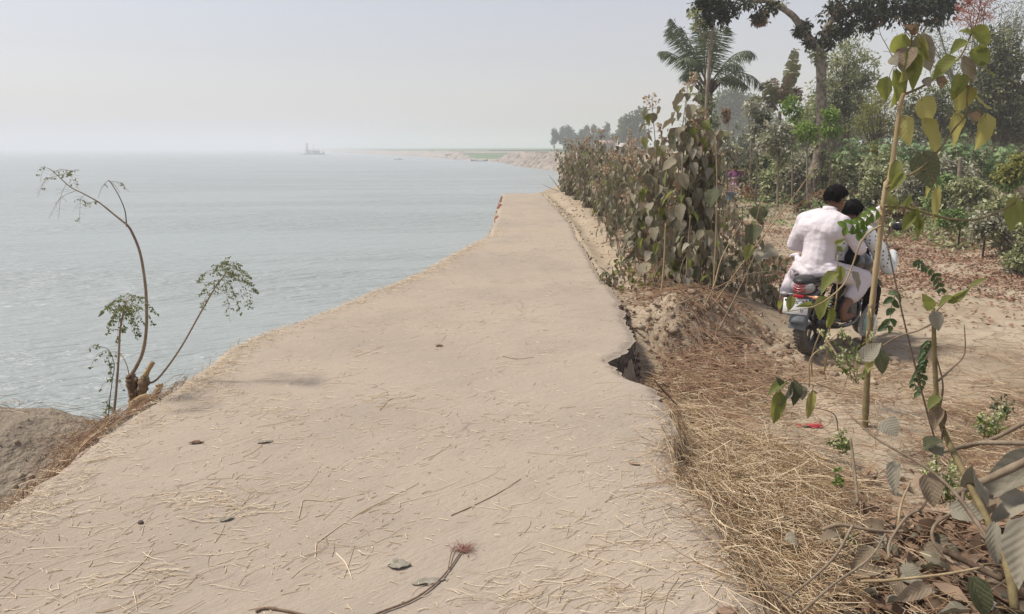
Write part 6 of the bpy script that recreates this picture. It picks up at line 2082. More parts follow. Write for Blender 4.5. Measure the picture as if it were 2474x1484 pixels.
# ---- undergrowth: shrubs one behind another on both sides of the path
gu = 'dusty shrubs of the undergrowth'
US = [('dusty shrub behind the walking man, under the grey bush tree', 33.5, 'olive', [(1790, 425, 30, 40), (1820, 430, 30, 38)]), ('pale dusty shrub above the basket on the pole', 33.5, 'grey', [(1835, 415, 32, 30), (1800, 395, 24, 20)]), ('dusty shrub right of the basket', 32, 'olive', [(1865, 440, 34, 36), (1890, 420, 30, 34)]),
      ('mottled shrub left of the foot of the forked trunk', 31.5, 'grey', [(1915, 440, 30, 40), (1930, 410, 26, 30)]), ('dark shrub right of the foot of the forked trunk', 31, 'dark', [(2000, 440, 34, 32), (2030, 450, 30, 28)]), ('drab shrub above the rider head', 28, 'olive', [(2050, 420, 40, 32), (2085, 435, 34, 30)]),
      ('brownish shrub at the back of the leaf litter', 25, 'brown', [(1985, 480, 26, 16), (2015, 490, 30, 16), (1940, 500, 24, 10)]), ('grey green shrub behind the broken sapling', 24, 'olive', [(2130, 440, 38, 40), (2165, 455, 34, 36)]), ('dusty shrub right of the broken sapling', 22, 'grey', [(2210, 450, 40, 44), (2245, 470, 34, 36)]),
      ('mid green shrub with pale stems inside the undergrowth', 20, 'mid', [(2275, 455, 34, 30), (2300, 480, 30, 26), (2255, 490, 24, 20)]), ('wide dusty shrub in front of the cassava', 19.5, 'olive', [(2330, 470, 44, 40), (2370, 490, 40, 40)]), ('fresh yellow green shrub by the pale earth bank', 19, 'yellow', [(2440, 420, 30, 34), (2465, 400, 24, 30)]),
      ('dense dusty shrub at the far end of the bare ground', 15.5, 'olive', [(2420, 520, 50, 50), (2465, 540, 40, 50)]), ('low dusty shrub at the edge of the leaf litter', 15, 'grey', [(2380, 545, 40, 26), (2440, 580, 40, 26)]), ('mid green low shrub over the leaf litter edge', 17, 'mid', [(2320, 525, 34, 20), (2285, 525, 24, 16)]),
      ('withered shrub at the back of the bare ground', 21, 'brown', [(2150, 515, 40, 16), (2195, 520, 30, 14)]), ('dark low shrub beside the bending person', 23, 'dark', [(2080, 505, 26, 20), (2100, 480, 24, 20)]), ('dusty shrub in front of the cassava patch', 26, 'olive', [(2170, 410, 40, 28), (2120, 400, 36, 24)]),
      ('sprawling shrub beside the leaf litter', 12.8, 'olive', [(2470, 620, 40, 40), (2500, 560, 30, 50)]), ('grey shrub in the middle of the undergrowth', 27, 'grey', [(2320, 420, 44, 30), (2280, 410, 36, 24)]), ('dusty shrub left of the path beyond the hedge', 36, 'olive', [(1740, 410, 34, 30), (1715, 390, 26, 26)])]
for i, (u, lab, m, Y) in enumerate([(1775, 'leafy shrub behind the left end of the carrying pole', 'olive', 38), (1850, 'leafy shrub under the bright green young tree by the banana', 'olive', 33), (1905, 'green shrub just left of the mottled forked trunk', 'mid', 33), (1955, 'pale shrub hiding the foot of the young tree by the forked trunk', 'grey', 32),
                                   (2010, 'green shrub just right of the mottled forked trunk', 'mid', 32), (2060, 'olive shrub between the forked trunk and the broken sapling', 'olive', 33), (2115, 'yellowish shrub under the feathery tree', 'yellow', 31), (2170, 'green shrub behind the splintered top of the sapling', 'mid', 31),
                                   (2232, 'olive shrub under the dark bushy tree', 'olive', 34), (2292, 'green shrub left of the short post', 'mid', 31), (2362, 'olive shrub right of the short post', 'olive', 32), (2425, 'green shrub in front of the pale earth heap', 'mid', 31)]):
    v = 385 + 12 * math.sin(i * 1.9)
    US.append((lab, Y, m, [(u, v, 36, 26), (u + 22, v + 22, 30, 24), (u - 20, v + 20, 26, 26)]))
for i, (lab, Y, m, ells) in enumerate(US):
    u0 = ells[0][0]
    b = at(u0, ells[0][1] + ells[0][3], Y)
    bz = float(gz(b[0], b[1]))
    low = [(e[0], e[1] + e[3] * 0.7, e[2] * 0.95, e[3] * 0.7) for e in ells]
    m2 = {'olive': 'grey', 'grey': 'olive', 'dark': 'olive', 'mid': 'olive', 'brown': 'grey', 'yellow': 'mid'}[m]
    tree('undergrowth_shrub', lab, 'shrub', Y, [(u0, ells[0][1] + ells[0][3]), (u0 + 3, ells[0][1] + 5), (u0 + 5, ells[0][1] - 8)], [(m, list(ells), 1.5, 0.0052 * Y, K(clump=0.0075 * Y, width=0.55)), (m2, low, 1.0, 0.0048 * Y, K(clump=0.0075 * Y, width=0.55))], 260 + i, m_stem_dark, (), (0.02, 0.01), gu)


# cassava: bare stems with a crown of fingered leaves
def cassava(label, u, v0, v1, Y, seed, spread=26, n=46):
    r = np.random.default_rng(seed)
    b = np.append(at(u, v0, Y)[:2], 0)
    b[2] = float(gz(b[0], b[1])) - 0.03
    root = thing('cassava_plant', label, 'cassava', b, 0, 'cassava plants of the patch')
    s_, l_ = MB(), MB()
    for k in range(4):
        e = at(u + r.normal(0, spread * 0.5), v1 + 22 + r.normal(0, 8), Y + r.normal(0, .4))
        tube(s_, np.array([b + r.normal(0, .08, 3) * [1, 1, 0], (b + e) / 2 + r.normal(0, .08, 3), e]), (0.018, 0.009), 5, 7)
        for j in range(n // 4 + 6):
            a = r.random() * 6.28
            q = e + np.array([math.cos(a), math.sin(a), 0.25 * r.normal() + 0.1]) * px(Y, spread) * (0.25 + 0.75 * r.random())
            q[2] += px(Y, r.normal(0, 12))
            tube(s_, np.array([e, (e + q) / 2 + [0, 0, .05], q]), (0.004, 0.002), 3, 3, cap=False)
            m_ = 7
            fa = np.linspace(-1.5, 1.5, m_)
            out = np.array([math.cos(a), math.sin(a), 0])
            sd = np.array([-math.sin(a), math.cos(a), 0])
            D = np.cos(fa)[:, None] * out * 0.7 + np.sin(fa)[:, None] * sd * 0.9 + np.array([0, 0, -0.75])
            diamonds(l_, np.repeat(q[None], m_, 0), D, np.repeat((out + [0, 0, .7])[None], m_, 0) + r.normal(0, .15, (m_, 3)), 0.17 * (0.8 + 0.4 * r.random(m_)), 0.045, 0.1)
    part(s_, 'stem', m_stem_grey, root)
    part(l_, 'leaves', FOL['cassava'], root, smoothed=False, kind='stuff')


CS = [('cassava plant just right of the forked trunk, dark green', 2050, 440, 338), ('cassava plant left of the broken sapling', 2095, 440, 345), ('cassava plant behind the broken sapling top half', 2150, 445, 340), ('cassava plant between sapling and leafy branch', 2205, 445, 345), ('cassava plant under the leafy branch', 2255, 440, 338), ('tall cassava plant in front of the big dark tree', 2310, 445, 332), ('cassava plant beside the pale earth bank', 2375, 440, 340), ('cassava plant nearest the pale earth bank', 2430, 440, 350)]
for i, (lab, u, v0, v1) in enumerate(CS):
    cassava(lab, u, v0, v1, 29 + 1.5 * math.sin(i * 2.3), 500 + i)
# bare stakes and thin trunks in the undergrowth
for i, (lab, u, v0, v1, Y, r0) in enumerate([('stout short post standing in the cassava patch', 2318, 428, 380, 26, 0.07), ('thin pole standing behind the walking man', 1812, 470, 340, 32.2, 0.03), ('thin bare pole right of the rider head', 2075, 480, 400, 25, 0.02), ('slim pole at the back of the leaf litter', 1965, 500, 420, 27, 0.025)]):
    mb = MB()
    tube(mb, np.array([np.append(at(u, v0, Y)[:2], float(gz(*at(u, v0, Y)[:2])) - 0.1), at(u + 1, (v0 + v1) / 2, Y), at(u + 2, v1, Y)]), (r0, r0 * 0.8), 8, 10, knots=0.15, seed=i)
    tag(mb.build('pole', m_bark_grey), lab, 'pole', 'bare poles in the undergrowth')
# pale heap of earth at the right margin
mb = MB()
lump(mb, np.append(at(2476, 360, 33)[:2], -0.3), 1.0, np.random.default_rng(2), sub=2, rough=0.1, squash=(1.3, 1.2, 1.5))
tag(mb.build('earth_heap', m_clod), 'pale heap of earth at the margin under the big dark tree', 'earth heap')

# ------------------------------------------------------------------ far bank: trees, huts, boats, dredger
gtr = 'slender trees on the far bank'
FT = [('lone slender tree nearest the cliff edge, with a leaning crown', 300, [(1338, 322, 6, 12), (1341, 338, 8, 10), (1346, 330, 5, 8)]), ('airy tree second from the cliff edge', 300, [(1360, 322, 9, 14), (1358, 340, 8, 10)]), ('tall forked tree third from the cliff edge', 295, [(1370, 316, 8, 12), (1378, 326, 9, 16), (1372, 344, 12, 10)]),
      ('rounded tree right of the tall forked one', 290, [(1392, 334, 9, 12), (1394, 348, 12, 9)]), ('narrow tree with a pointed top beside the rounded one', 290, [(1406, 322, 6, 10), (1404, 340, 10, 14)]), ('tall dense tree in the middle of the far bank row', 285, [(1418, 314, 7, 12), (1420, 332, 10, 16), (1416, 348, 12, 8)]),
      ('thin tree with a bare top among the far bank row', 285, [(1434, 312, 4, 10), (1434, 336, 8, 14)]), ('broad tree left of the tallest far bank tree', 280, [(1446, 326, 9, 14), (1450, 344, 16, 12)]), ('thin wispy tree sticking out above its neighbours', 280, [(1468, 306, 5, 12), (1462, 322, 7, 14)]),
      ('bushy dark tree behind the tin roofed hut', 270, [(1478, 338, 16, 14), (1468, 346, 16, 10)]), ('tallest far bank tree, close to the hedge', 255, [(1502, 300, 9, 18), (1500, 326, 14, 20), (1510, 345, 18, 12)]), ('full crowned tree right of the tallest far bank tree', 250, [(1522, 304, 10, 18), (1526, 330, 14, 20), (1538, 320, 12, 22)])]
for i, (lab, Y, ells) in enumerate(FT):
    u0 = ells[0][0]
    r = np.random.default_rng(600 + i)
    b = at(u0, 360, Y)
    root = thing('far_bank_tree', lab, 'tree', b, 0, gtr)
    mb = MB()
    tube(mb, np.array([at(u0 + 2, 362, Y), at(u0 + 1, 345, Y), at(*ells[0][:2], Y)]), (0.22, 0.08), 5, 8)
    part(mb, 'trunk', m_bark_grey, root)
    mb = MB()
    for e in ells:
        c, rr, y = ellipse_world(e, Y)
        n = int(260 + e[2] * e[3] * 2.2)
        d = norm(r.normal(size=(n, 3)))
        cl = r.normal(0, .55, (9, 3))
        C = c + (d * r.random((n, 1)) ** 0.5 * 0.75 + cl[r.integers(0, 9, n)] * 0.45) * rr
        diamonds(mb, C, norm(r.normal(size=(n, 3)) + [0, 0, -.3]), r.normal(size=(n, 3)), 0.6 + 0.5 * r.random(n), 0.45, 0.2)
    part(mb, 'crown', FOL['far'], root, smoothed=False, kind='stuff')
# bushes along the foot of the far bank row, and past the hedge
mb = MB()
ells = [(u, 352 + 3 * rng.random(), 12, 8, 270 + 10 * rng.random()) for u in np.arange(1372, 1560, 9)]
for e in ells:
    c, rr, y = ellipse_world(e, e[4])
    n = 260
    d = norm(rng.normal(size=(n, 3)))
    diamonds(mb, c + d * rng.random((n, 1)) ** 0.5 * rr, norm(rng.normal(size=(n, 3))), rng.normal(size=(n, 3)), 0.6 + 0.4 * rng.random(n), 0.5, 0.2)
tag(mb.build('bushes', FOL['far'], smoothed=False), 'low bushes under the far bank trees', kind='stuff')

m_tin = simple('tin_roof', (0.50, 0.46, 0.42), (0.40, 0.36, 0.32), 3, 0.5, 0.3)
m_tin_red = simple('rusty_roof', (0.36, 0.26, 0.21), (0.28, 0.19, 0.15), 3, 0.7, 0.2)
m_hutwall = simple('hut_wall', (0.30, 0.27, 0.23), (0.22, 0.19, 0.16), 4, 0.9, 0.1)


def hut(label, u, v, Y, w, d, hw, hr, mat):
    c = at(u, v, Y)
    root = thing('hut', label, 'hut', c - [0, 0, hw], 0.15, 'huts beyond the hedge')
    mb = MB()
    box(mb, c - [0, 0, hw / 2], (w * 0.9, d * 0.9, hw))
    part(mb, 'wall', m_hutwall, root, smoothed=False)
    mb = MB()
    V = np.array([[-w / 2, -d / 2, 0], [w / 2, -d / 2, 0], [w / 2 * 0.85, 0, hr], [-w / 2 * 0.85, 0, hr], [-w / 2, d / 2, 0], [w / 2, d / 2, 0]]) + c + [0, 0, 0.02]
    V2 = V + [0, 0, 0.08]
    mb.add(np.vstack([V, V2]), [(6, 7, 8, 9), (9, 8, 11, 10), (1, 0, 3, 2), (2, 3, 4, 5), (0, 1, 7, 6), (5, 4, 10, 11)])
    mb.f.append(np.array([[0, 6, 9], [0, 9, 3], [3, 9, 10], [3, 10, 4], [1, 2, 8], [1, 8, 7], [2, 5, 11], [2, 11, 8]]))
    mb.m.append(np.zeros(8, int))
    part(mb, 'roof', mat, root, smoothed=False)
    mb = MB()
    box(mb, c + [-w * 0.1, -d * 0.45 - 0.03, -hw * 0.55], (w * 0.16, 0.06, hw * 0.85))
    part(mb, 'door', m_bark_dark, root, smoothed=False)


hut('small hut with a pale tin roof showing over the hedge', 1505, 356, 120, 2.6, 3.4, 1.6, 0.55, m_tin)
hut('hut with a reddish roof left of the tin roofed one', 1462, 348, 200, 5.2, 5, 2.2, 0.8, m_tin_red)
hut('hut roof seen between the grey bush tree and the palm', 1738, 396, 70, 2.4, 3, 1.6, 0.5, m_tin_red)

# dredger
m_steel = simple('dredger_steel', (0.20, 0.21, 0.23), (0.13, 0.14, 0.16), 0.5, 0.6, 0.3)
m_steel_l = simple('dredger_paint', (0.45, 0.46, 0.47), (0.33, 0.34, 0.36), 0.5, 0.6, 0.3)
YD = on(760, 374, WATER_Z)[1]
dq = lambda u, v: at(u, v, YD)
dr = thing('dredger', 'river dredger with two tall black spud poles on the far water', 'dredger', np.append(dq(760, 374)[:2], WATER_Z))
S = px(YD)
def dbox(name, u0, u1, v0, v1, mat, dep=5.0):
    mb = MB()
    a, b = dq(u0, v1), dq(u1, v0)
    box(mb, ((a[0] + b[0]) / 2, YD, (a[2] + b[2]) / 2), (abs(b[0] - a[0]), dep, abs(b[2] - a[2])))
    return part(mb, name, mat, dr, smoothed=False)


dbox('hull', 737, 781, 370.5, 374.6, m_steel, 8)
dbox('cabin', 740, 748, 364.0, 370.6, m_steel_l, 6)
dbox('roof', 739, 749, 363.0, 364.0, m_steel, 7)
dbox('engine_house', 753, 760, 362, 370.6, m_steel_l, 5)
dbox('pump_house', 763, 771, 364.5, 370.6, m_steel, 5)
for u in (739.5, 742.8):
    mb = MB()
    tube(mb, np.array([dq(u + 1.4, 372), dq(u, 346)]), (0.42, 0.38), 8, 4)
    part(mb, 'spud_pole', m_steel, dr)
for q, r0, nm in ((((757, 363), (757, 346)), 0.16, 'mast'), (((753.5, 352.5), (760.5, 352.5)), 0.09, 'mast_yard'), (((762, 370), (764, 360)), 0.2, 'funnel'), (((770, 370), (766, 359)), 0.2, 'derrick'), (((766, 359), (777, 369)), 0.14, 'derrick'), (((780, 362), (779, 371)), 0.15, 'post'), (((745, 365), (752, 369)), 0.25, 'ladder'), (((781, 373.5), (794, 374.4)), 0.3, 'pipeline'), (((722, 373.6), (738, 373.2)), 0.28, 'pontoon')):
    mb = MB()
    tube(mb, np.array([dq(*q[0]), dq(*q[1])]), (r0, r0), 6, 3)
    part(mb, nm, m_steel if 'mast' not in nm else m_steel_l, dr)
dbox('winch', 780, 783, 366.5, 371.5, m_steel, 3)


# small boats
m_boat = simple('tarred_boat', (0.065, 0.055, 0.05), (0.04, 0.035, 0.03), 2, 0.7, 0.2)
m_cloth_d = simple('dark_cloth', (0.10, 0.09, 0.09), (0.06, 0.055, 0.055), 2, 0.9, 0.1)


def boat(label, u, v, L, rot):
    c = on(u, v, WATER_Z)
    root = thing('rowing_boat', label, 'boat', c, 0)
    n, m = 17, 7
    t = np.linspace(-1, 1, n)[:, None]
    a = np.linspace(-1, 1, m)[None] * math.pi / 2
    w = (1 - np.abs(t) ** 2.2) * 0.16 * L + 0.02
    sheer = 0.10 * L * (0.55 + 0.9 * np.abs(t) ** 2.5)
    X = t * L / 2 + 0 * a
    Yv = np.sin(a) * w
    Zv = sheer * (1 - np.cos(a)) - 0.03 * L + 0.0 * t
    ca, sa = math.cos(rot), math.sin(rot)
    mb = MB()
    mb.add(np.stack([c[0] + X * ca - Yv * sa, c[1] + X * sa + Yv * ca, c[2] + Zv], -1), grid_faces(n, m))
    h = part(mb, 'hull', m_boat, root)
    sm = h.modifiers.new('thickness', 'SOLIDIFY')
    sm.thickness = 0.06
    mb = MB()
    for k in (-0.4, 0.0, 0.35):
        box(mb, (c[0] + k * L * 0.6 * ca, c[1] + k * L * 0.6 * sa, c[2] + 0.05 * L), (0.25, 0.26 * L, 0.05))
    part(mb, 'thwarts', m_bark_grey, root, kind='stuff')
    return c


BC = boat('tiny dark rowing boat alone on the open water', 963, 386.5, 4.2, 0.2)
boat('dark boat moored at the low cove between the cliffs', 1158, 389.6, 9.0, -0.25)
boat('dark boat drawn up at the tip of the far shore', 820, 368.2, 16.0, -0.1)
# ================================================================== PEOPLE AND MOTORCYCLE
def capsules(mb, chain, sides=16):
    """tapered rounded limb along a chain of (point, radius)"""
    pts = np.array([c[0] for c in chain], float)
    rad = np.array([c[1] for c in chain], float)
    for i in range(len(pts) - 1):
        a, b, ra, rb = pts[i], pts[i + 1], rad[i], rad[i + 1]
        d = b - a
        L = np.linalg.norm(d)
        if L < 1e-6:
            continue
        d = d / L
        X = np.cross(d, [0, 0, 1.0] if abs(d[2]) < 0.9 else [1.0, 0, 0])
        X /= np.linalg.norm(X)
        Yv = np.cross(d, X)
        ring = []
        for th in np.linspace(-math.pi / 2, 0, 5):
            ring.append((math.sin(th) * ra, math.cos(th) * ra))
        for th in np.linspace(0, math.pi / 2, 5):
            ring.append((L + math.sin(th) * rb, math.cos(th) * rb))
        ring = np.array(ring)
        ph = np.arange(sides) / sides * 2 * math.pi
        V = a + ring[:, 0][:, None, None] * d + np.maximum(ring[:, 1], 1e-4)[:, None, None] * (np.cos(ph)[None, :, None] * X + np.sin(ph)[None, :, None] * Yv)
        n = len(ring)
        ii = np.arange(n - 1)[:, None] * sides
        jj = np.arange(sides)[None]
        kk = (jj + 1) % sides
        F = np.stack([ii + jj, ii + kk, ii + sides + kk, ii + sides + jj], -1).reshape(-1, 4)
        mb.add(V.reshape(-1, 3), F)


def ell(mb, c, r, M=None, n=14, m=20):
    th = np.linspace(0, math.pi, n)
    ph = np.arange(m) / m * 2 * math.pi
    T, Pp = np.meshgrid(th, ph, indexing='ij')
    v = np.stack([np.sin(T) * np.cos(Pp), np.sin(T) * np.sin(Pp), np.cos(T)], -1) * np.asarray(r)
    v = v.reshape(-1, 3)
    if M is not None:
        v = v @ np.array(M).T
    i = np.arange(n - 1)[:, None] * m
    j = np.arange(m)[None]
    k = (j + 1) % m
    F = np.stack([i + j, i + m + j, i + m + k, i + k], -1).reshape(-1, 4)
    mb.add(v + np.asarray(c), F)


def fuse(mb, voxel=0.012, it=8, folds=None):
    """melt overlapping limbs into one continuous skin; returns verts and polygons"""
    me = mb.mesh('raw', [])
    o = bpy.data.objects.new('raw', me)
    COL.objects.link(o)
    r = o.modifiers.new('r', 'REMESH')
    r.mode = 'VOXEL'
    r.voxel_size = voxel
    s_ = o.modifiers.new('s', 'SMOOTH')
    s_.factor = 0.6
    s_.iterations = it
    dg = bpy.context.evaluated_depsgraph_get()
    dg.update()
    ev = o.evaluated_get(dg)
    m2 = bpy.data.meshes.new_from_object(ev)
    bpy.data.objects.remove(o)
    if folds:
        co = np.empty(len(m2.vertices) * 3)
        m2.vertices.foreach_get('co', co)
        co = co.reshape(-1, 3)
        no = np.empty(len(m2.vertices) * 3)
        m2.vertices.foreach_get('normal', no)
        no = no.reshape(-1, 3)
        co = co + no * folds(co)[:, None]
        m2.vertices.foreach_set('co', co.ravel())
        m2.update()
    m2.polygons.foreach_set('use_smooth', np.ones(len(m2.polygons), bool))
    return m2


def skin(name, mb, mat, root, voxel=0.012, it=8, folds=None):
    me = fuse(mb, voxel, it, folds)
    me.name = name
    me.materials.append(mat)
    o = link(name, me, root)
    return o


m_skin = simple('brown_skin', (0.22, 0.115, 0.07), (0.17, 0.085, 0.05), 12, 0.55, 0.35)
m_skin_d = simple('dark_brown_skin', (0.125, 0.065, 0.042), (0.09, 0.045, 0.03), 12, 0.5, 0.35)
m_hair = simple('black_hair', (0.010, 0.008, 0.008), (0.005, 0.004, 0.004), 60, 0.7, 0.15, bs=0.8, bscale=120, bd=0.01)
def cotton(name, c1, c2):
    m, nt, out = new_mat(name)
    v = texco(nt, (1.0, 1.0, 0.45))
    n = noise_tex(nt, v, 17, 4, 0.55, 1.6)
    f = noise_tex(nt, texco(nt), 260, 2, 0.6)
    col = ramp(nt, noise_tex(nt, v, 8), [(0.35, c2), (0.65, c1)])
    h = math_n(nt, 'ADD', math_n(nt, 'ABSOLUTE', math_n(nt, 'SUBTRACT', n, 0.5)), math_n(nt, 'MULTIPLY', f, 0.03))
    pbsdf(nt, out, col, 0.92, 0.08, 0, bump(nt, h, 0.32, 0.04), **{'Sheen Weight': 0.1})
    return m


m_white = cotton('white_cotton', (0.70, 0.645, 0.67), (0.64, 0.585, 0.61))
m_white2 = cotton('white_trousers_cloth', (0.68, 0.615, 0.64), (0.60, 0.54, 0.565))
m_black = simple('black_cloth', (0.02, 0.018, 0.02), (0.012, 0.011, 0.012), 20, 0.9, 0.1, bs=0.3)


def dotted_cloth():
    m, nt, out = new_mat('dotted_cotton')
    v = nt.nodes.new('ShaderNodeTexVoronoi')
    v.inputs['Scale'].default_value = 27
    v.inputs['Randomness'].default_value = 0.25
    nt.links.new(texco(nt), v.inputs['Vector'])
    f = math_n(nt, 'LESS_THAN', v.outputs['Distance'], 0.22)
    c = mixc(nt, f, (0.70, 0.72, 0.70), (0.03, 0.035, 0.05))
    pbsdf(nt, out, c, 0.9, 0.1)
    return m


def hand(mb, wrist, d, up, s=1.0, curl=0.5, spread=0.35):
    """palm, four unequal bent fingers and a thumb from the side of the palm"""
    d = norm(np.asarray(d, float))
    side = norm(np.cross(d, up))
    up = np.cross(side, d)
    palm = np.asarray(wrist) + d * 0.045 * s
    capsules(mb, [(np.asarray(wrist), 0.022 * s), (palm, 0.03 * s), (palm + d * 0.035 * s, 0.028 * s)])
    for k, l in zip((-1.5, -0.5, 0.5, 1.5), (0.06, 0.072, 0.068, 0.052)):
        b = palm + d * 0.04 * s + side * 0.017 * k * s
        dd = norm(d + side * spread * k * 0.25)
        j1 = b + dd * l * 0.5 * s
        j2 = j1 + norm(dd * (1 - curl) - up * curl) * l * 0.35 * s
        j3 = j2 + norm(dd * (1 - 1.6 * curl) - up * 1.4 * curl) * l * 0.3 * s
        capsules(mb, [(b, 0.0095 * s), (j1, 0.009 * s), (j2, 0.0085 * s), (j3, 0.0075 * s)], 8)
    b = np.asarray(wrist) + d * 0.03 * s + side * 0.03 * s
    capsules(mb, [(b, 0.012 * s), (b + (side * 0.7 + d) * 0.03 * s, 0.010 * s), (b + (side * 0.5 + d * 1.5 - up * 0.5 * curl) * 0.045 * s, 0.009 * s)], 8)


def head(mb, c, s=1.0, face=(0, 1, 0), tilt=0.0):
    """skull, jaw, nose, brow, ears, lips; face points along face"""
    f = norm(np.array([face[0], face[1], 0.0]))
    rgt = np.array([f[1], -f[0], 0])
    M = np.array([rgt, f * math.cos(tilt) - np.array([0, 0, math.sin(tilt)]), np.array([0, 0, math.cos(tilt)]) + f * math.sin(tilt)]).T
    w = lambda *p: np.asarray(c) + M @ (np.array(p) * s)
    ell(mb, w(0, -0.01, 0.025), np.array([0.076, 0.096, 0.098]) * s, M)
    ell(mb, w(0, 0.03, -0.045), np.array([0.058, 0.062, 0.068]) * s, M)
    ell(mb, w(0, 0.055, -0.085), np.array([0.03, 0.028, 0.024]) * s, M)
    capsules(mb, [(w(0, 0.088, 0.012), 0.009 * s), (w(0, 0.105, -0.03), 0.014 * s)], 8)
    capsules(mb, [(w(-0.035, 0.08, 0.022), 0.011 * s), (w(0.035, 0.08, 0.022), 0.011 * s)], 8)
    capsules(mb, [(w(-0.02, 0.085, -0.058), 0.009 * s), (w(0.02, 0.085, -0.058), 0.009 * s)], 8)
    capsules(mb, [(w(-0.03, 0.078, -0.02), 0.014 * s), (w(-0.04, 0.06, -0.04), 0.014 * s)], 8)
    capsules(mb, [(w(0.03, 0.078, -0.02), 0.014 * s), (w(0.04, 0.06, -0.04), 0.014 * s)], 8)
    for sg in (-1, 1):
        ell(mb, w(sg * 0.078, -0.005, -0.01), np.array([0.012, 0.022, 0.034]) * s, M, 8, 10)
    return w, M


def eyes_and_lips(w, s, root):
    for sg in (-1, 1):
        mb = MB()
        ell(mb, w(sg * 0.031, 0.083, 0.004), np.array([0.013, 0.008, 0.007]) * s, None, 7, 10)
        mb.build('eye', m_eye, root)


m_eye = simple('dark_eyes', (0.03, 0.02, 0.018), rough=0.2, spec=0.5)


def hair_cap(w, s, root, thick=1.0, seed=0, name='hair', low=-0.06):
    mb = MB()
    n, m = 15, 26
    th = np.linspace(0, math.pi, n)
    ph = np.arange(m) / m * 2 * math.pi
    V = []
    for t in th:
        for p in ph:
            fr = math.sin(p)                       # front = +1
            lim = 2.15 if fr < 0.25 else 2.15 - 1.15 * min(1, (fr - 0.25) / 0.4)
            tt = min(t, lim) if t <= lim else lim
            rr = (1.0 + 0.05 * (vnoise(p * 3 + seed, t * 4)) if t <= lim else 0.9) * (1 - 0.13 * min(1, max(0, (t - 1.25) / 0.5)))
            V.append(w(0.088 * math.sin(tt) * math.cos(p) * rr * thick, -0.012 + 0.108 * math.sin(tt) * math.sin(p) * rr * thick, 0.032 + 0.106 * math.cos(tt) * rr * thick))
    i = np.arange(n - 1)[:, None] * m
    j = np.arange(m)[None]
    k = (j + 1) % m
    F = np.stack([i + j, i + m + j, i + m + k, i + k], -1).reshape(-1, 4)
    mb.add(np.array(V), F)
    # short locks so that the outline is not smooth
    r = np.random.default_rng(seed + 5)
    n_ = 1500
    t = np.arccos(1 - r.random(n_) * 1.45)
    p = r.random(n_) * 6.28
    ok = ~((np.sin(p) > 0.3) & (t > 1.15))
    t, p = t[ok], p[ok]
    C = np.array([w(0.085 * math.sin(a) * math.cos(b), -0.012 + 0.105 * math.sin(a) * math.sin(b), 0.032 + 0.102 * math.cos(a)) for a, b in zip(t, p) if a < 1.5 or math.sin(b) < -0.3])
    cen = w(0, -0.01, 0.03)
    out = norm(C - cen)
    D = norm(out * 0.8 + np.array([0, 0, -0.7]) + r.normal(0, .35, C.shape))
    P_ = np.stack([C, C + D * 0.014 * s, C + D * 0.026 * s + np.array([0, 0, -0.004])], 1)
    strands(mb, P_, 0.0028)
    return mb.build(name, m_hair, root)


def folds_fn(scale=16, amp=0.006, st=(1, 1, 1.0), seed=0):
    def f(co):
        return amp * (fbm(co[:, 0] * scale * st[0] + co[:, 2] * scale * 0.35 * st[2] + seed, co[:, 1] * scale * st[1] + co[:, 2] * scale * 0.6 * st[2], 3) * 1.6)
    return f


# ------------------------------------------------------------------ motorcycle (local frame: rear contact at origin, +y forward, +x right)
BIKE = on(1956, 853, -0.36)
BIKE[2] = float(gz(BIKE[0], BIKE[1])) - 0.005
YAW = -math.radians(46)
m_rubber = simple('tyre_rubber', (0.11, 0.098, 0.085), (0.17, 0.15, 0.125), 9, 0.9, 0.1, bs=0.3)
m_alloy = simple('black_alloy', (0.03, 0.03, 0.032), (0.05, 0.048, 0.045), 12, 0.45, 0.5)
m_bikeblk = simple('black_paint', (0.012, 0.012, 0.014), (0.03, 0.028, 0.026), 7, 0.25, 0.5)
m_engine = simple('engine_metal', (0.12, 0.12, 0.12), (0.05, 0.05, 0.05), 20, 0.5, 0.5, metal=0.6)
m_chrome = simple('chrome', (0.75, 0.75, 0.76), (0.6, 0.6, 0.6), 10, 0.15, 0.5, metal=1.0)
m_seat = simple('seat_vinyl', (0.025, 0.024, 0.025), (0.045, 0.042, 0.04), 14, 0.5, 0.4, bs=0.2)
m_red_lens = simple('red_lens', (0.42, 0.02, 0.03), (0.30, 0.012, 0.02), 9, 0.15, 0.5)
m_tail_shell = simple('silver_shell', (0.38, 0.36, 0.36), (0.20, 0.19, 0.20), 9, 0.35, 0.5)
m_mud = simple('dusty_mudguard', (0.21, 0.225, 0.24), (0.13, 0.14, 0.15), 9, 0.6, 0.3)
m_orange = simple('amber_lens', (0.65, 0.30, 0.18), (0.5, 0.2, 0.1), 9, 0.2, 0.5)
m_plate = simple('white_plate', (0.76, 0.77, 0.76), (0.62, 0.63, 0.62), 7, 0.5, 0.3)
m_ink = simple('plate_lettering', (0.03, 0.035, 0.03), rough=0.7)
bike = thing('motorcycle', 'black motorcycle carrying two riders in white along the dusty ground', 'motorcycle', BIKE, YAW)


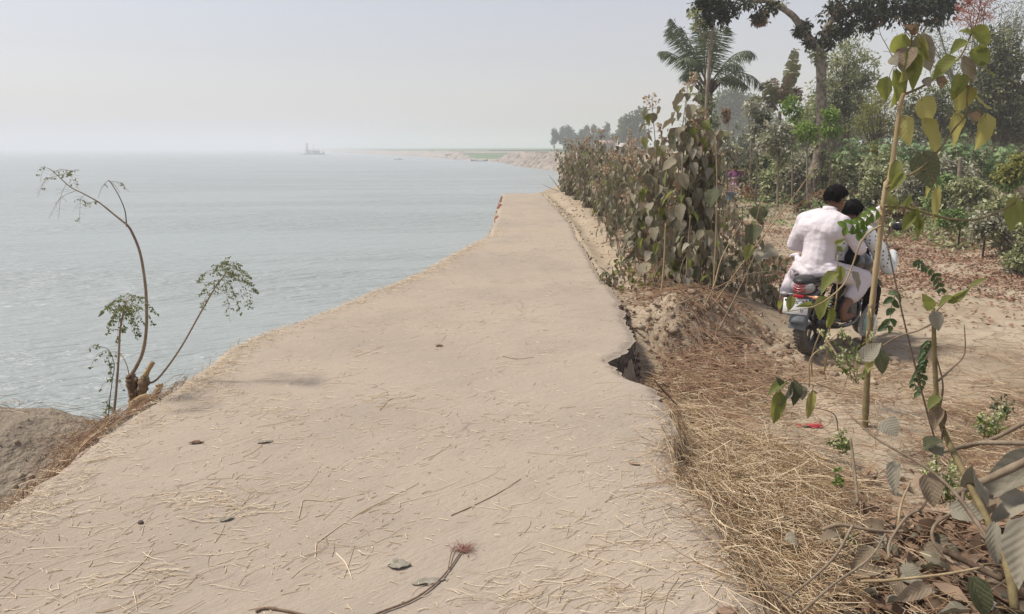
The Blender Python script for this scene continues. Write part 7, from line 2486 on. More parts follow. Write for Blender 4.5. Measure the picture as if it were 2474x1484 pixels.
def wheel(y, R, tw, nm):
    mb = MB()
    prof = []
    for a in np.linspace(-2.2, 2.2, 17):
        prof.append((R - tw * 0.52 + math.cos(a) * tw * 0.52, math.sin(a) * tw * 0.5))
    lathe(mb, prof, (0, y, R), 'x', 48)
    # tread blocks
    for k in range(46):
        th = k / 46 * 2 * math.pi
        for q in (-0.36, -0.12, 0.12, 0.36):
            o = th + (0.04 if abs(q) > 0.2 else -0.03) + (0.02 if q > 0 else 0)
            rr = R - tw * 0.52 + math.cos(q * 2.1) * tw * 0.52 + 0.002
            M = Matrix.Rotation(o, 3, 'X')
            cc = np.array(M @ Vector((q * tw * 0.95, 0, -rr))) + [0, y, R]
            Mx = (Matrix.Rotation(o, 4, 'X') @ Matrix.Rotation(0.5 * (1 if q > 0 else -1), 4, 'Z'))
            box(mb, cc, (tw * 0.19, 0.022, 0.009), Mx)
    w = mb.build('wheel', m_rubber, bike, smoothed=False)
    mb = MB()
    lathe(mb, [(R - tw * 0.85, -tw * 0.33), (R - tw * 1.05, -tw * 0.33), (R - tw * 1.2, -tw * 0.15), (R - tw * 1.2, tw * 0.15), (R - tw * 1.05, tw * 0.33), (R - tw * 0.85, tw * 0.33)], (0, y, R), 'x', 40)
    mb.build('rim', m_alloy, w)
    mb = MB()
    for k in range(6):
        a = k / 6 * 2 * math.pi
        d = np.array([0, math.cos(a), math.sin(a)])
        d2 = np.array([0, math.cos(a + 0.22), math.sin(a + 0.22)])
        tube(mb, np.array([[0.0, y, R] + d * 0.05, [0.0, y, R] + d2 * (R - tw * 1.15)]), (0.017, 0.012), 6, 4)
    lathe(mb, [(0.0, -0.06), (0.055, -0.06), (0.06, -0.03), (0.06, 0.03), (0.055, 0.06), (0.0, 0.06)], (0, y, R), 'x', 24)
    mb.build('spokes', m_alloy, w, kind='stuff')
    return w


wheel(0.0, 0.305, 0.115, 'rear')
wheel(1.28, 0.300, 0.085, 'front')


def bpart(name, fn, mat, smoothed=True, root=None):
    mb = MB()
    fn(mb)
    return mb.build(name, mat, root or bike, smoothed)


def arc_guard(mb, y, R, a0, a1, w, off):
    n = 18
    aa = np.linspace(a0, a1, n)
    sec = np.linspace(-1, 1, 9)
    V = []
    for a in aa:
        for s_ in sec:
            r = R + off - 0.03 * abs(s_) ** 2.2
            V.append((s_ * w / 2, y + math.cos(a) * r, R + math.sin(a) * r))
    mb.add(np.array(V), grid_faces(n, 9))


def solid(o, t):
    m = o.modifiers.new('thickness', 'SOLIDIFY')
    m.thickness = t
    return o


solid(bpart('rear_mudguard', lambda mb: arc_guard(mb, 0.0, 0.305, math.radians(75), math.radians(170), 0.155, 0.055), m_mud), 0.006)
solid(bpart('front_mudguard', lambda mb: arc_guard(mb, 1.28, 0.30, math.radians(35), math.radians(165), 0.13, 0.045), m_bikeblk), 0.005)
# tail: flap below the plate, plate, lamp, indicators
bpart('mud_flap', lambda mb: box(mb, (0, -0.30, 0.385), (0.17, 0.012, 0.17), Matrix.Rotation(-0.28, 4, 'X')), m_mud)
bpart('tail_piece', lambda mb: (ell(mb, (0, -0.16, 0.735), (0.125, 0.16, 0.06)), box(mb, (0, -0.12, 0.66), (0.12, 0.2, 0.06))), m_bikeblk)
tl = bpart('tail_lamp', lambda mb: ell(mb, (0, -0.265, 0.705), (0.122, 0.075, 0.072)), m_tail_shell)
mb = MB()
for k, (zz, wd) in enumerate(((0.745, 0.12), (0.722, 0.155), (0.698, 0.17), (0.674, 0.15))):
    pts = np.array([[-wd / 2, -0.305, zz + 0.006], [-wd / 4, -0.334, zz], [0, -0.342, zz - 0.003], [wd / 4, -0.334, zz], [wd / 2, -0.305, zz + 0.006]])
    tube(mb, pts, 0.0065, 6, 12)
mb.build('lamp_strip', m_red_lens, tl)
bpart('reflector', lambda mb: box(mb, (0.0, -0.325, 0.625), (0.10, 0.02, 0.034)), m_red_lens)
for sg in (-1, 1):
    bpart('indicator', lambda mb: (ell(mb, (sg * 0.16, -0.30, 0.625), (0.042, 0.02, 0.02)), tube(mb, np.array([[sg * 0.05, -0.29, 0.63], [sg * 0.13, -0.30, 0.627]]), 0.009, 6)), m_orange if sg > 0 else m_tail_shell)
PM = Matrix.Translation((-0.02, -0.335, 0.525)) @ Matrix.Rotation(-0.2, 4, 'X') @ Matrix.Rotation(-0.06, 4, 'Y') @ Matrix.Rotation(0.28, 4, 'Z')
mb = MB()
box(mb, (0, 0, 0), (0.225, 0.006, 0.15), PM, bev=0.4)
plate = mb.build('number_plate', m_plate, bike)


def text_mesh(body, size, M, mat, name, root):
    cu = bpy.data.curves.new('txt', 'FONT')
    cu.body = body
    cu.size = size
    cu.align_x = 'CENTER'
    cu.align_y = 'CENTER'
    cu.extrude = 0.0006
    o = bpy.data.objects.new('txt', cu)
    COL.objects.link(o)
    dg = bpy.context.evaluated_depsgraph_get()
    dg.update()
    me = bpy.data.meshes.new_from_object(o.evaluated_get(dg))
    bpy.data.objects.remove(o)
    me.transform(M)
    me.materials.append(mat)
    return link(name, me, root)


face = PM @ Matrix.Translation((0, -0.0042, 0)) @ Matrix.Rotation(math.pi / 2, 4, 'X')
text_mesh('রাজ-হ', 0.055, face @ Matrix.Translation((0.01, 0.035, 0)), m_ink, 'lettering', plate)
text_mesh('২ -   ৮', 0.06, face @ Matrix.Translation((0.0, -0.036, 0)), m_ink, 'lettering', plate)
mb = MB()
box(mb, (0, 0, 0), (0.026, 0.002, 0.02), PM @ Matrix.Translation((-0.088, -0.004, 0.055)))
box(mb, (0, 0, 0), (0.014, 0.002, 0.014), PM @ Matrix.Translation((0.095, -0.004, 0.058)))
mb.build('plate_mark', m_ink, plate)
# seat, tank, side panels, engine, frame, forks
mb = MB()
for yy, w_, z_ in ((-0.2, 0.11, 0.80), (-0.05, 0.13, 0.80), (0.15, 0.135, 0.785), (0.35, 0.12, 0.76), (0.5, 0.1, 0.775)):
    ell(mb, (0, yy, z_ - 0.04), (w_, 0.16, 0.055))
skin('seat', mb, m_seat, bike, 0.014, 6)
mb = MB()
ell(mb, (0, 0.78, 0.83), (0.135, 0.24, 0.12))
ell(mb, (0, 0.9, 0.87), (0.12, 0.16, 0.09))
ell(mb, (0.1, 0.92, 0.80), (0.06, 0.14, 0.10))
ell(mb, (-0.1, 0.92, 0.80), (0.06, 0.14, 0.10))
skin('fuel_tank', mb, m_bikeblk, bike, 0.014, 4)
for sg in (-1, 1):
    mb = MB()
    ell(mb, (sg * 0.105, 0.3, 0.62), (0.03, 0.17, 0.09))
    mb.build('side_panel', m_bikeblk, bike)
    mb = MB()
    tube(mb, np.array([[sg * 0.1, 0.08, 0.36], [sg * 0.11, 0.16, 0.64]]), 0.016, 8)
    mb.build('shock_absorber', m_chrome, bike)
    mb = MB()
    for k in range(9):
        lathe(mb, [(0.02, -0.006), (0.03, 0), (0.02, 0.006)], np.array([sg * 0.1, 0.08, 0.38]) + np.array([sg * 0.01, 0.08, 0.28]) * (k / 10), 'z', 14)
    mb.build('shock_spring', m_alloy, bike)
    mb = MB()
    tube(mb, np.array([[sg * 0.085, 0, 0.305], [sg * 0.08, 0.25, 0.33], [sg * 0.07, 0.5, 0.36]]), 0.02, 8)
    mb.build('swing_arm', m_alloy, bike)
    mb = MB()
    tube(mb, np.array([[sg * 0.08, 1.28, 0.30], [sg * 0.085, 1.2, 0.52]]), 0.022, 8)
    tube(mb, np.array([[sg * 0.085, 1.2, 0.52], [sg * 0.085, 1.06, 0.93]]), 0.015, 8)
    mb.build('fork', m_chrome if sg else m_alloy, bike)
    mb = MB()
    tube(mb, np.array([[sg * 0.1, 0.36, 0.30], [sg * 0.21, 0.34, 0.31]]), (0.012, 0.015), 8)
    mb.build('foot_peg', m_rubber, bike)
    mb = MB()
    tube(mb, np.array([[sg * 0.12, 0.06, 0.375], [sg * 0.26, 0.02, 0.375]]), (0.012, 0.015), 8)
    mb.build('foot_peg', m_rubber, bike)
    mb = MB()
    tube(mb, np.array([[sg * 0.10, -0.22, 0.80], [sg * 0.135, -0.1, 0.79], [sg * 0.13, 0.08, 0.74]]), 0.011, 8, 12)
    mb.build('grab_rail', m_alloy, bike)
mb = MB()
box(mb, (0, 0.62, 0.36), (0.24, 0.3, 0.22), None, 0, 0.25)
for k in range(7):
    box(mb, (0, 0.74 + 0.01 * k, 0.47 + 0.024 * k), (0.17, 0.15, 0.010))
box(mb, (0, 0.77, 0.56), (0.12, 0.11, 0.2))
mb.build('engine', m_engine, bike, smoothed=False)
mb = MB()
lathe(mb, [(0.0, 0.135), (0.085, 0.135), (0.095, 0.12), (0.095, 0.1)], (0.0, 0.56, 0.35), 'x', 24)
mb.build('crankcase_cover', m_engine, bike)
mb = MB()
tube(mb, np.array([[0.03, 0.86, 0.52], [0.08, 0.9, 0.35], [0.12, 0.7, 0.24], [0.145, 0.35, 0.25], [0.15, 0.2, 0.28]]), 0.02, 8, 24)
tube(mb, np.array([[0.15, 0.22, 0.275], [0.155, -0.02, 0.33], [0.16, -0.22, 0.375]]), [0.03, 0.045, 0.042], 12, 14)
mb.build('exhaust', m_bikeblk, bike)
mb = MB()
tube(mb, np.array([[0, 1.02, 0.9], [0, 0.85, 0.72], [0, 0.45, 0.68], [0, 0.0, 0.70], [0, -0.2, 0.68]]), 0.022, 8, 20)
tube(mb, np.array([[0, 1.0, 0.86], [0, 0.9, 0.5], [0, 0.72, 0.25]]), 0.02, 8, 12)
tube(mb, np.array([[0, 0.5, 0.68], [0, 0.46, 0.38]]), 0.02, 8)
mb.build('frame', m_alloy, bike)
mb = MB()
tube(mb, np.array([[-0.36, 0.86, 1.02], [-0.24, 0.96, 1.03], [-0.1, 1.03, 0.97], [0.1, 1.03, 0.97], [0.24, 0.96, 1.03], [0.36, 0.86, 1.02]]), 0.012, 8, 30)
hb = mb.build('handlebar', m_chrome, bike)
for sg in (-1, 1):
    mb = MB()
    tube(mb, np.array([[sg * 0.25, 0.95, 1.03], [sg * 0.37, 0.85, 1.02]]), 0.018, 10)
    mb.build('grip', m_rubber, hb)
    mb = MB()
    tube(mb, np.array([[sg * 0.23, 0.97, 1.03], [sg * 0.3, 0.95, 1.15], [sg * 0.34, 0.94, 1.2]]), 0.005, 6, 8)
    mb.build('mirror_stalk', m_alloy, hb)
    mb = MB()
    ell(mb, (sg * 0.38, 0.94, 1.22), (0.07, 0.018, 0.045))
    mb.build('mirror', m_bikeblk, hb)
mb = MB()
ell(mb, (0, 1.16, 0.90), (0.10, 0.09, 0.115))
ell(mb, (0, 1.10, 1.0), (0.11, 0.06, 0.10))
hl = skin('headlamp_cowl', mb, m_bikeblk, bike, 0.014, 3)
mb = MB()
ell(mb, (0, 1.235, 0.90), (0.075, 0.025, 0.075))
mb.build('headlamp', m_chrome, hl)
# chrome strip of the wind shield that glints at the right
mb = MB()
V = [(0.12 * math.sin(a), 1.13 + 0.1 * math.cos(a), 1.0 + 0.16 * k / 5 - 0.0) for k in range(6) for a in np.linspace(-1.2, 1.2, 9)]
mb.add(np.array(V), grid_faces(6, 9))
solid(mb.build('fly_screen', simple('dark_screen', (0.02, 0.02, 0.025), rough=0.08, spec=0.6), bike), 0.004)

# ------------------------------------------------------------------ pillion rider in white
rid = thing('person', 'person in white shirt and rolled white trousers sitting at the back of the motorcycle', 'person', BIKE, YAW, None)
A = np.array
mb = MB()
hc = A([0.05, 0.20, 1.50])
w_, M_ = head(mb, hc, 1.02, (0.25, 1, 0), 0.12)
capsules(mb, [(A([0.035, 0.14, 1.41]), 0.052), (A([0.02, 0.09, 1.33]), 0.06)])
capsules(mb, [(A([0, 0.0, 0.90]), 0.13), (A([0, 0.03, 1.08]), 0.125), (A([0, 0.08, 1.24]), 0.11)])
for sg, el, hd in ((-1, A([-0.30, 0.10, 1.05]), A([-0.22, 0.33, 0.98])), (1, A([0.31, 0.20, 1.06]), A([0.22, 0.42, 1.02]))):
    sh = A([sg * 0.185, 0.07, 1.30])
    capsules(mb, [(sh, 0.055), (el, 0.04), (hd, 0.028)])
    hand(mb, hd, hd - el, A([0, 0, 1]), 1.0, 0.5)
LEGS = {-1: (A([-0.11, 0.0, 0.84]), A([-0.32, 0.24, 0.71]), A([-0.30, -0.06, 0.46]), A([-0.295, -0.03, 0.40])), 1: (A([0.10, 0.02, 0.84]), A([0.29, 0.40, 0.74]), A([0.25, 0.10, 0.47]), A([0.25, 0.14, 0.39]))}
for sg, (hp, kn, an, ft) in LEGS.items():
    capsules(mb, [(hp, 0.085), (kn, 0.06), (kn * 0.6 + an * 0.4, 0.056), (an, 0.036)])
    toe = ft + A([sg * 0.02, 0.15, 0.0])
    capsules(mb, [(an, 0.036), (ft + A([0, -0.02, 0.0]), 0.036), (ft + A([sg * .01, 0.07, 0.005]), 0.038), (toe, 0.026)])
    for k in range(5):
        capsules(mb, [(toe + A([(k - 2) * 0.015, -0.01, 0]), 0.011), (toe + A([(k - 2) * 0.017, 0.025, -0.004]), 0.009)], 8)
skin('body', mb, m_skin, rid, 0.0085, 5)
hair_cap(w_, 1.0, rid, 1.06, 3)
eyes_and_lips(w_, 1.0, rid)
mb = MB()
capsules(mb, [(A([0, -0.01, 0.80]), 0.165), (A([0, 0.0, 0.93]), 0.152), (A([0, 0.03, 1.08]), 0.15), (A([0, 0.05, 1.22]), 0.16), (A([0, 0.07, 1.28]), 0.125)])
capsules(mb, [(A([-0.10, 0.035, 1.22]), 0.135), (A([0.10, 0.035, 1.22]), 0.135)])
capsules(mb, [(A([-0.12, 0.055, 1.31]), 0.088), (A([0.12, 0.055, 1.31]), 0.088)])
capsules(mb, [(A([-0.185, 0.07, 1.305]), 0.072), (A([-0.06, 0.09, 1.365]), 0.06), (A([0.06, 0.09, 1.365]), 0.06), (A([0.185, 0.07, 1.305]), 0.072)])
capsules(mb, [(A([-0.185, 0.07, 1.30]), 0.078), (A([-0.30, 0.10, 1.05]), 0.064), (A([-0.25, 0.26, 1.0]), 0.052)])
capsules(mb, [(A([0.185, 0.07, 1.30]), 0.078), (A([0.31, 0.20, 1.06]), 0.064), (A([0.25, 0.37, 1.03]), 0.05)])
capsules(mb, [(A([-0.17, -0.06, 0.86]), 0.05), (A([0.0, -0.13, 0.82]), 0.06), (A([0.17, -0.05, 0.86]), 0.05)])
capsules(mb, [(A([-0.18, -0.03, 0.93]), 0.03), (A([0.0, -0.15, 0.87]), 0.028), (A([0.16, -0.06, 0.90]), 0.03)])
capsules(mb, [(A([-0.20, 0.0, 0.96]), 0.025), (A([-0.26, -0.04, 0.955]), 0.008)])


def shirt_folds(co):
    a = 0.009 * fbm(co[:, 0] * 8 + co[:, 2] * 5, co[:, 2] * 9 - co[:, 0] * 4 + co[:, 1] * 6, 3) * 1.5
    a = a + 0.011 * np.sin(co[:, 2] * 75 + 7 * co[:, 0] + 14 * fbm(co[:, 0] * 3, co[:, 2] * 3, 2)) * np.clip((1.02 - co[:, 2]) * 6, 0, 1) * (0.4 + 0.8 * np.abs(fbm(co[:, 0] * 5, co[:, 2] * 4 + 4, 2)))
    a = a + 0.003 * np.sin(co[:, 0] * 26 + co[:, 2] * 9 + 9 * fbm(co[:, 0] * 3, co[:, 2] * 2, 2)) * np.clip((co[:, 2] - 0.95) * 4, 0, 1) * np.clip((1.28 - co[:, 2]) * 5, 0, 1)
    return a


skin('shirt', mb, m_white, rid, 0.009, 4, shirt_folds)
mb = MB()
lathe(mb, [(0.062, -0.02), (0.07, 0.0), (0.066, 0.03), (0.058, 0.028)], (0.028, 0.12, 1.40), 'z', 24, 0, Matrix.Rotation(-0.35, 4, 'X'))
mb.build('collar', m_white, rid)
mb = MB()
capsules(mb, [(A([-0.07, 0.0, 0.83]), 0.14), (A([0.07, 0.0, 0.83]), 0.14)])
for sg, (hp, kn, an, ft) in LEGS.items():
    e = kn * 0.45 + an * 0.55
    capsules(mb, [(hp, 0.115), (kn, 0.092), (kn * 0.7 + an * 0.3, 0.088), (e, 0.078)])
skin('trousers', mb, m_white2, rid, 0.010, 4, folds_fn(13, 0.008, (1, 1, 1.4), 3))

# ------------------------------------------------------------------ front rider
fr = thing('person', 'person in dotted white shirt steering the motorcycle, dark hair', 'person', BIKE, YAW, None)
mb = MB()
hc = A([0.08, 0.53, 1.35])
w2, M2 = head(mb, hc, 0.98, (0.1, 1, 0), 0.2)
capsules(mb, [(A([0.065, 0.49, 1.27]), 0.05), (A([0.06, 0.47, 1.19]), 0.058)])
capsules(mb, [(A([0, 0.36, 0.86]), 0.125), (A([0.03, 0.40, 1.02]), 0.12), (A([0.06, 0.44, 1.13]), 0.13)])
ARM = {1: (A([0.25, 0.50, 1.18]), A([0.44, 0.64, 0.83]), A([0.37, 0.86, 1.0])), -1: (A([-0.12, 0.50, 1.18]), A([-0.30, 0.66, 1.0]), A([-0.34, 0.84, 1.05]))}
for sg, (sh, el, hd) in ARM.items():
    capsules(mb, [(sh, 0.052), (el, 0.04), (hd, 0.028)])
    hand(mb, hd, A([0, 1, 0.1]), A([0, 0, 1]), 1.0, 0.75)
LEG2 = {-1: (A([-0.09, 0.38, 0.82]), A([-0.26, 0.66, 0.55]), A([-0.25, 0.40, 0.18]), A([-0.255, 0.36, 0.10])), 1: (A([0.09, 0.38, 0.82]), A([0.27, 0.72, 0.58]), A([0.30, 0.58, 0.18]), A([0.31, 0.58, 0.09]))}
gzl = lambda p: float(gz(*((Matrix.Rotation(YAW, 3, 'Z') @ Vector(p) + Vector(BIKE))[:2]))) - BIKE[2]
for sg, (hp, kn, an, ft) in LEG2.items():
    ft = ft.copy()
    ft[2] = gzl(ft) + 0.035
    capsules(mb, [(hp, 0.085), (kn, 0.06), (kn * 0.6 + an * 0.4, 0.055), (an, 0.036), (ft + A([0, -0.03, 0.02]), 0.038)])
    toe = ft + A([sg * 0.02, 0.16, -0.008])
    capsules(mb, [(ft + A([0, -0.04, 0.0]), 0.037), (ft + A([sg * .01, 0.07, 0.0]), 0.037), (toe, 0.024)])
    for k in range(5):
        capsules(mb, [(toe + A([(k - 2) * 0.015, -0.01, 0]), 0.011), (toe + A([(k - 2) * 0.017, 0.025, -0.004]), 0.009)], 8)
skin('body', mb, m_skin, fr, 0.009, 5)
hair_cap(w2, 1.0, fr, 1.08, 8)
eyes_and_lips(w2, 1.0, fr)
mb = MB()
capsules(mb, [(A([0, 0.35, 0.80]), 0.15), (A([0.02, 0.38, 0.95]), 0.142), (A([0.06, 0.43, 1.10]), 0.148)])
capsules(mb, [(A([-0.12, 0.50, 1.18]), 0.07), (A([0.02, 0.47, 1.215]), 0.06), (A([0.14, 0.47, 1.215]), 0.06), (A([0.25, 0.50, 1.18]), 0.07)])
for sg, (sh, el, hd) in ARM.items():
    capsules(mb, [(sh, 0.075), (sh * 0.5 + el * 0.5 + A([sg * .015, 0, 0]), 0.078), (el, 0.07), (el * 0.3 + hd * 0.7, 0.055)])
skin('shirt', mb, dotted_cloth(), fr, 0.010, 4, folds_fn(12, 0.008, (1, 1, 1.2), 9))
mb = MB()
capsules(mb, [(A([-0.06, 0.36, 0.83]), 0.135), (A([0.06, 0.36, 0.83]), 0.135)])
for sg, (hp, kn, an, ft) in LEG2.items():
    capsules(mb, [(hp, 0.11), (kn, 0.082), (kn * 0.5 + an * 0.5, 0.072), (an + A([0, 0, 0.05]), 0.06)])
skin('trousers', mb, m_black, fr, 0.011, 4, folds_fn(13, 0.007, (1, 1, 1.4), 5))
# black bag hanging between the riders, clear bag with a green bottle
mb = MB()
for p_, r_ in (((0.20, 0.36, 1.04), (0.06, 0.07, 0.13)), ((0.19, 0.34, 0.94), (0.07, 0.08, 0.09))):
    ell(mb, p_, r_)
bb = thing('shoulder_bag', 'black bag squeezed between the two riders', 'bag', BIKE, YAW)
skin('bag_body', mb, m_black, bb, 0.012, 4, folds_fn(14, 0.008))
mb = MB()
tube(mb, np.array([[0.22, 0.34, 1.12], [0.16, 0.30, 1.22], [0.05, 0.24, 1.27]]), 0.007, 6, 10)
mb.build('strap', m_black, bb)
m_clear, nt, out = new_mat('clear_plastic_film')
g1 = nd(nt, 'ShaderNodeBsdfTransparent')
g2 = nd(nt, 'ShaderNodeBsdfGlossy', Roughness=0.15)
g3 = nd(nt, 'ShaderNodeBsdfDiffuse')
g3.inputs['Color'].default_value = (0.75, 0.78, 0.76, 1)
mxa, mxb = nd(nt, 'ShaderNodeMixShader'), nd(nt, 'ShaderNodeMixShader')
fres = nd(nt, 'ShaderNodeLayerWeight', Blend=0.35)
nt.links.new(fres.outputs['Facing'], mxa.inputs[0])
nt.links.new(g1.outputs[0], mxa.inputs[1])
nt.links.new(g2.outputs[0], mxa.inputs[2])
mxb.inputs[0].default_value = 0.22
nt.links.new(mxa.outputs[0], mxb.inputs[1])
nt.links.new(g3.outputs[0], mxb.inputs[2])
nt.links.new(mxb.outputs[0], out.inputs['Surface'])
bag = thing('plastic_bag', 'clear plastic bag with greenish water bottle hanging beside the engine', 'bag', BIKE, YAW)
mb = MB()
lathe(mb, [(0.005, 0.44), (0.02, 0.42), (0.05, 0.36), (0.075, 0.30), (0.085, 0.22), (0.08, 0.15), (0.055, 0.12), (0.0, 0.115)], (0.40, 0.34, 0.08), 'z', 22)
V = mb.v[0]
V += 0.012 * np.column_stack([fbm(V[:, 2] * 30, V[:, 0] * 20, 3), fbm(V[:, 0] * 25, V[:, 2] * 30 + 9, 3), 0 * V[:, 0]])
mb.build('film', m_clear, bag)
mb = MB()
lathe(mb, [(0.0, 0.135), (0.03, 0.137), (0.036, 0.15), (0.036, 0.20), (0.033, 0.22), (0.036, 0.24), (0.036, 0.29), (0.014, 0.33), (0.013, 0.35), (0.0, 0.352)], (0.40, 0.34, 0.08), 'z', 20)
mb.build('bottle', simple('green_tinted_bottle', (0.15, 0.42, 0.33), (0.22, 0.5, 0.42), 5, 0.15, 0.5), bag)
mb = MB()
tube(mb, np.array([[0.40, 0.34, 0.52], [0.38, 0.4, 0.75], [0.36, 0.55, 0.92], [0.36, 0.80, 1.01]]), 0.004, 6, 14)
mb.build('handle', m_clear, bag)

# ------------------------------------------------------------------ white sack lying on the litter beyond the riders
YW = 20.5
wp = at(2103, 538, YW)
wp[2] = float(gz(wp[0], YW))
hS = at(2098, 484, YW)[2] - wp[2]
sk = thing('sack', 'stuffed white sack with a tied corner lying on the litter beyond the riders', 'sack', wp)
mb = MB()
q = lambda x, z, y=0.0: A([x, y, z * hS])
capsules(mb, [(q(-0.24, 0.30), 0.19), (q(0.0, 0.45), 0.20), (q(0.17, 0.62), 0.15), (q(0.29, 0.82), 0.07), (q(0.36, 0.97), 0.025)])
capsules(mb, [(q(-0.2, 0.2), 0.13), (q(0.18, 0.25), 0.13)])
capsules(mb, [(q(-0.3, 0.1), 0.06), (q(-0.36, 0.04), 0.03)])
skin('sack_body', mb, m_white, sk, 0.016, 4, folds_fn(9, 0.022, (1.4, 1, 0.6), 4))
mb = MB()
tube(mb, np.array([q(0.325, 0.87), q(0.35, 0.93), q(0.38, 1.0)]), (0.035, 0.02), 8, 8)
mb.build('tie', m_stem_dark, sk)

# ------------------------------------------------------------------ man walking with a shoulder pole and two baskets
YM = 30.6
mp = at(1771, 500, YM)
mp[2] = float(gz(mp[0], YM))
SM = (at(1768, 400, YM)[2] - mp[2]) / 1.68
man = thing('person', 'man in a purple striped shirt and blue checked wrap walking barefoot with a shoulder pole', 'person', mp)
q = lambda x, y, z: A([x, y, z]) * SM
mb = MB()
w4, M4 = head(mb, q(-0.0, -0.05, 1.56), 1.02 * SM, (0.1, -1, 0), 0.15)
capsules(mb, [(q(0, 0, 1.48), 0.055), (q(0, 0.01, 1.38), 0.062)])
capsules(mb, [(q(0.03, 0, 0.92), 0.13), (q(0.02, 0, 1.1), 0.12), (q(0, 0, 1.28), 0.14)])
capsules(mb, [(q(0.19, 0, 1.37), 0.055), (q(0.38, -0.05, 1.2), 0.042), (q(0.43, -0.02, 1.44), 0.03)])
hand(mb, q(0.43, -0.02, 1.44), A([-0.1, 0, 1]), A([0, -1, 0]), SM, 0.7)
capsules(mb, [(q(-0.19, 0, 1.36), 0.055), (q(-0.33, 0.03, 1.12), 0.042), (q(-0.28, -0.12, 0.92), 0.03)])
hand(mb, q(-0.28, -0.12, 0.92), A([0, -.2, -1]), A([0, -1, 0]), SM, 0.4)
for hp, kn, an, ft in ((q(-0.08, 0, 0.9), q(-0.12, -0.04, 0.5), q(-0.20, 0.10, 0.12), q(-0.20, 0.08, 0.04)), (q(0.1, 0, 0.9), q(0.10, -0.16, 0.52), q(0.02, -0.14, 0.09), q(0.02, -0.16, 0.035))):
    capsules(mb, [(hp, 0.085), (kn, 0.06), (kn * 0.6 + an * 0.4, 0.056), (an, 0.036)])
    capsules(mb, [(ft, 0.036), (ft + A([0.01, -0.14, -0.01]), 0.026)])
skin('body', mb, m_skin_d, man, 0.014, 4)
hair_cap(w4, SM, man, 1.05, 21)
eyes_and_lips(w4, SM, man)
m_polo, nt, out = new_mat('striped_purple_shirt')
sp_ = nd(nt, 'ShaderNodeSeparateXYZ')
nt.links.new(texco(nt), sp_.inputs[0])
zz = math_n(nt, 'MULTIPLY_ADD', sp_.outputs[0], -0.12, sp_.outputs[2])
st = math_n(nt, 'MULTIPLY', math_n(nt, 'GREATER_THAN', zz, 1.155 * SM), math_n(nt, 'LESS_THAN', zz, 1.235 * SM))
st2 = math_n(nt, 'GREATER_THAN', math_n(nt, 'FRACT', math_n(nt, 'MULTIPLY', zz, 27 / SM)), 0.5)
upper = math_n(nt, 'GREATER_THAN', zz, 1.2 * SM)
cc = mixc(nt, upper, (0.26, 0.14, 0.15), (0.19, 0.075, 0.15))
cc = mixc(nt, math_n(nt, 'MULTIPLY', st, st2), cc, (0.75, 0.70, 0.75))
pbsdf(nt, out, cc, 0.9, 0.1)
mb = MB()
capsules(mb, [(q(0.03, 0, 0.9), 0.15), (q(0.02, 0, 1.1), 0.145), (q(0, 0, 1.26), 0.16)])
capsules(mb, [(q(-0.19, 0, 1.36), 0.072), (q(0, 0, 1.40), 0.08), (q(0.19, 0, 1.37), 0.072)])
capsules(mb, [(q(0.19, 0, 1.37), 0.075), (q(0.31, -0.03, 1.26), 0.065)])
capsules(mb, [(q(-0.19, 0, 1.36), 0.075), (q(-0.28, 0.02, 1.2), 0.065)])
skin('shirt', mb, m_polo, man, 0.014, 4, folds_fn(10, 0.01))
m_lungi, nt, out = new_mat('checked_wrap')
sp_ = nd(nt, 'ShaderNodeSeparateXYZ')
nt.links.new(texco(nt), sp_.inputs[0])
hem = math_n(nt, 'LESS_THAN', sp_.outputs[2], 0.62 * SM)
ck = math_n(nt, 'GREATER_THAN', math_n(nt, 'FRACT', math_n(nt, 'MULTIPLY', sp_.outputs[0], 13.0)), 0.62)
cc = mixc(nt, ck, (0.24, 0.14, 0.19), (0.42, 0.34, 0.44))
cb_ = mixc(nt, ck, (0.03, 0.17, 0.42), (0.06, 0.30, 0.60))
cc = mixc(nt, hem, cc, cb_)
pbsdf(nt, out, cc, 0.9, 0.1)
mb = MB()
capsules(mb, [(q(0.02, 0, 0.92), 0.16), (q(0.02, 0, 0.75), 0.165)])
capsules(mb, [(q(-0.07, 0, 0.85), 0.13), (q(-0.13, -0.02, 0.5), 0.105), (q(-0.17, 0.04, 0.34), 0.09)])
capsules(mb, [(q(0.1, 0, 0.85), 0.13), (q(0.12, -0.13, 0.52), 0.11), (q(0.14, -0.10, 0.40), 0.08)])
capsules(mb, [(q(-0.10, -0.14, 0.68), 0.05), (q(0.16, -0.16, 0.68), 0.05)])
skin('wrap', mb, m_lungi, man, 0.014, 4, folds_fn(9, 0.014, (1.6, 1, 0.3)))

m_bamboo_pole = simple('bamboo_pole', (0.45, 0.31, 0.19), (0.30, 0.19, 0.11), 6, 0.6, 0.2)
mb = MB()
pz = lambda x, z, y=0.07: mp + q(x, y, z)
PL, PR = at(1694, 408, YM), at(1812, 414, YM)
pts = np.array([PL, (PL + mp + q(0, 0.09, 1.46)) / 2 + [0, 0, 0.05], mp + q(0, 0.10, 1.475), mp + q(0.43, 0.03, 1.475), PR])
tube(mb, pts, 0.021, 8, 26, knots=0.1)
tag(mb.build('carrying_pole', m_bamboo_pole), 'bamboo pole across the shoulders of the walking man', 'pole')


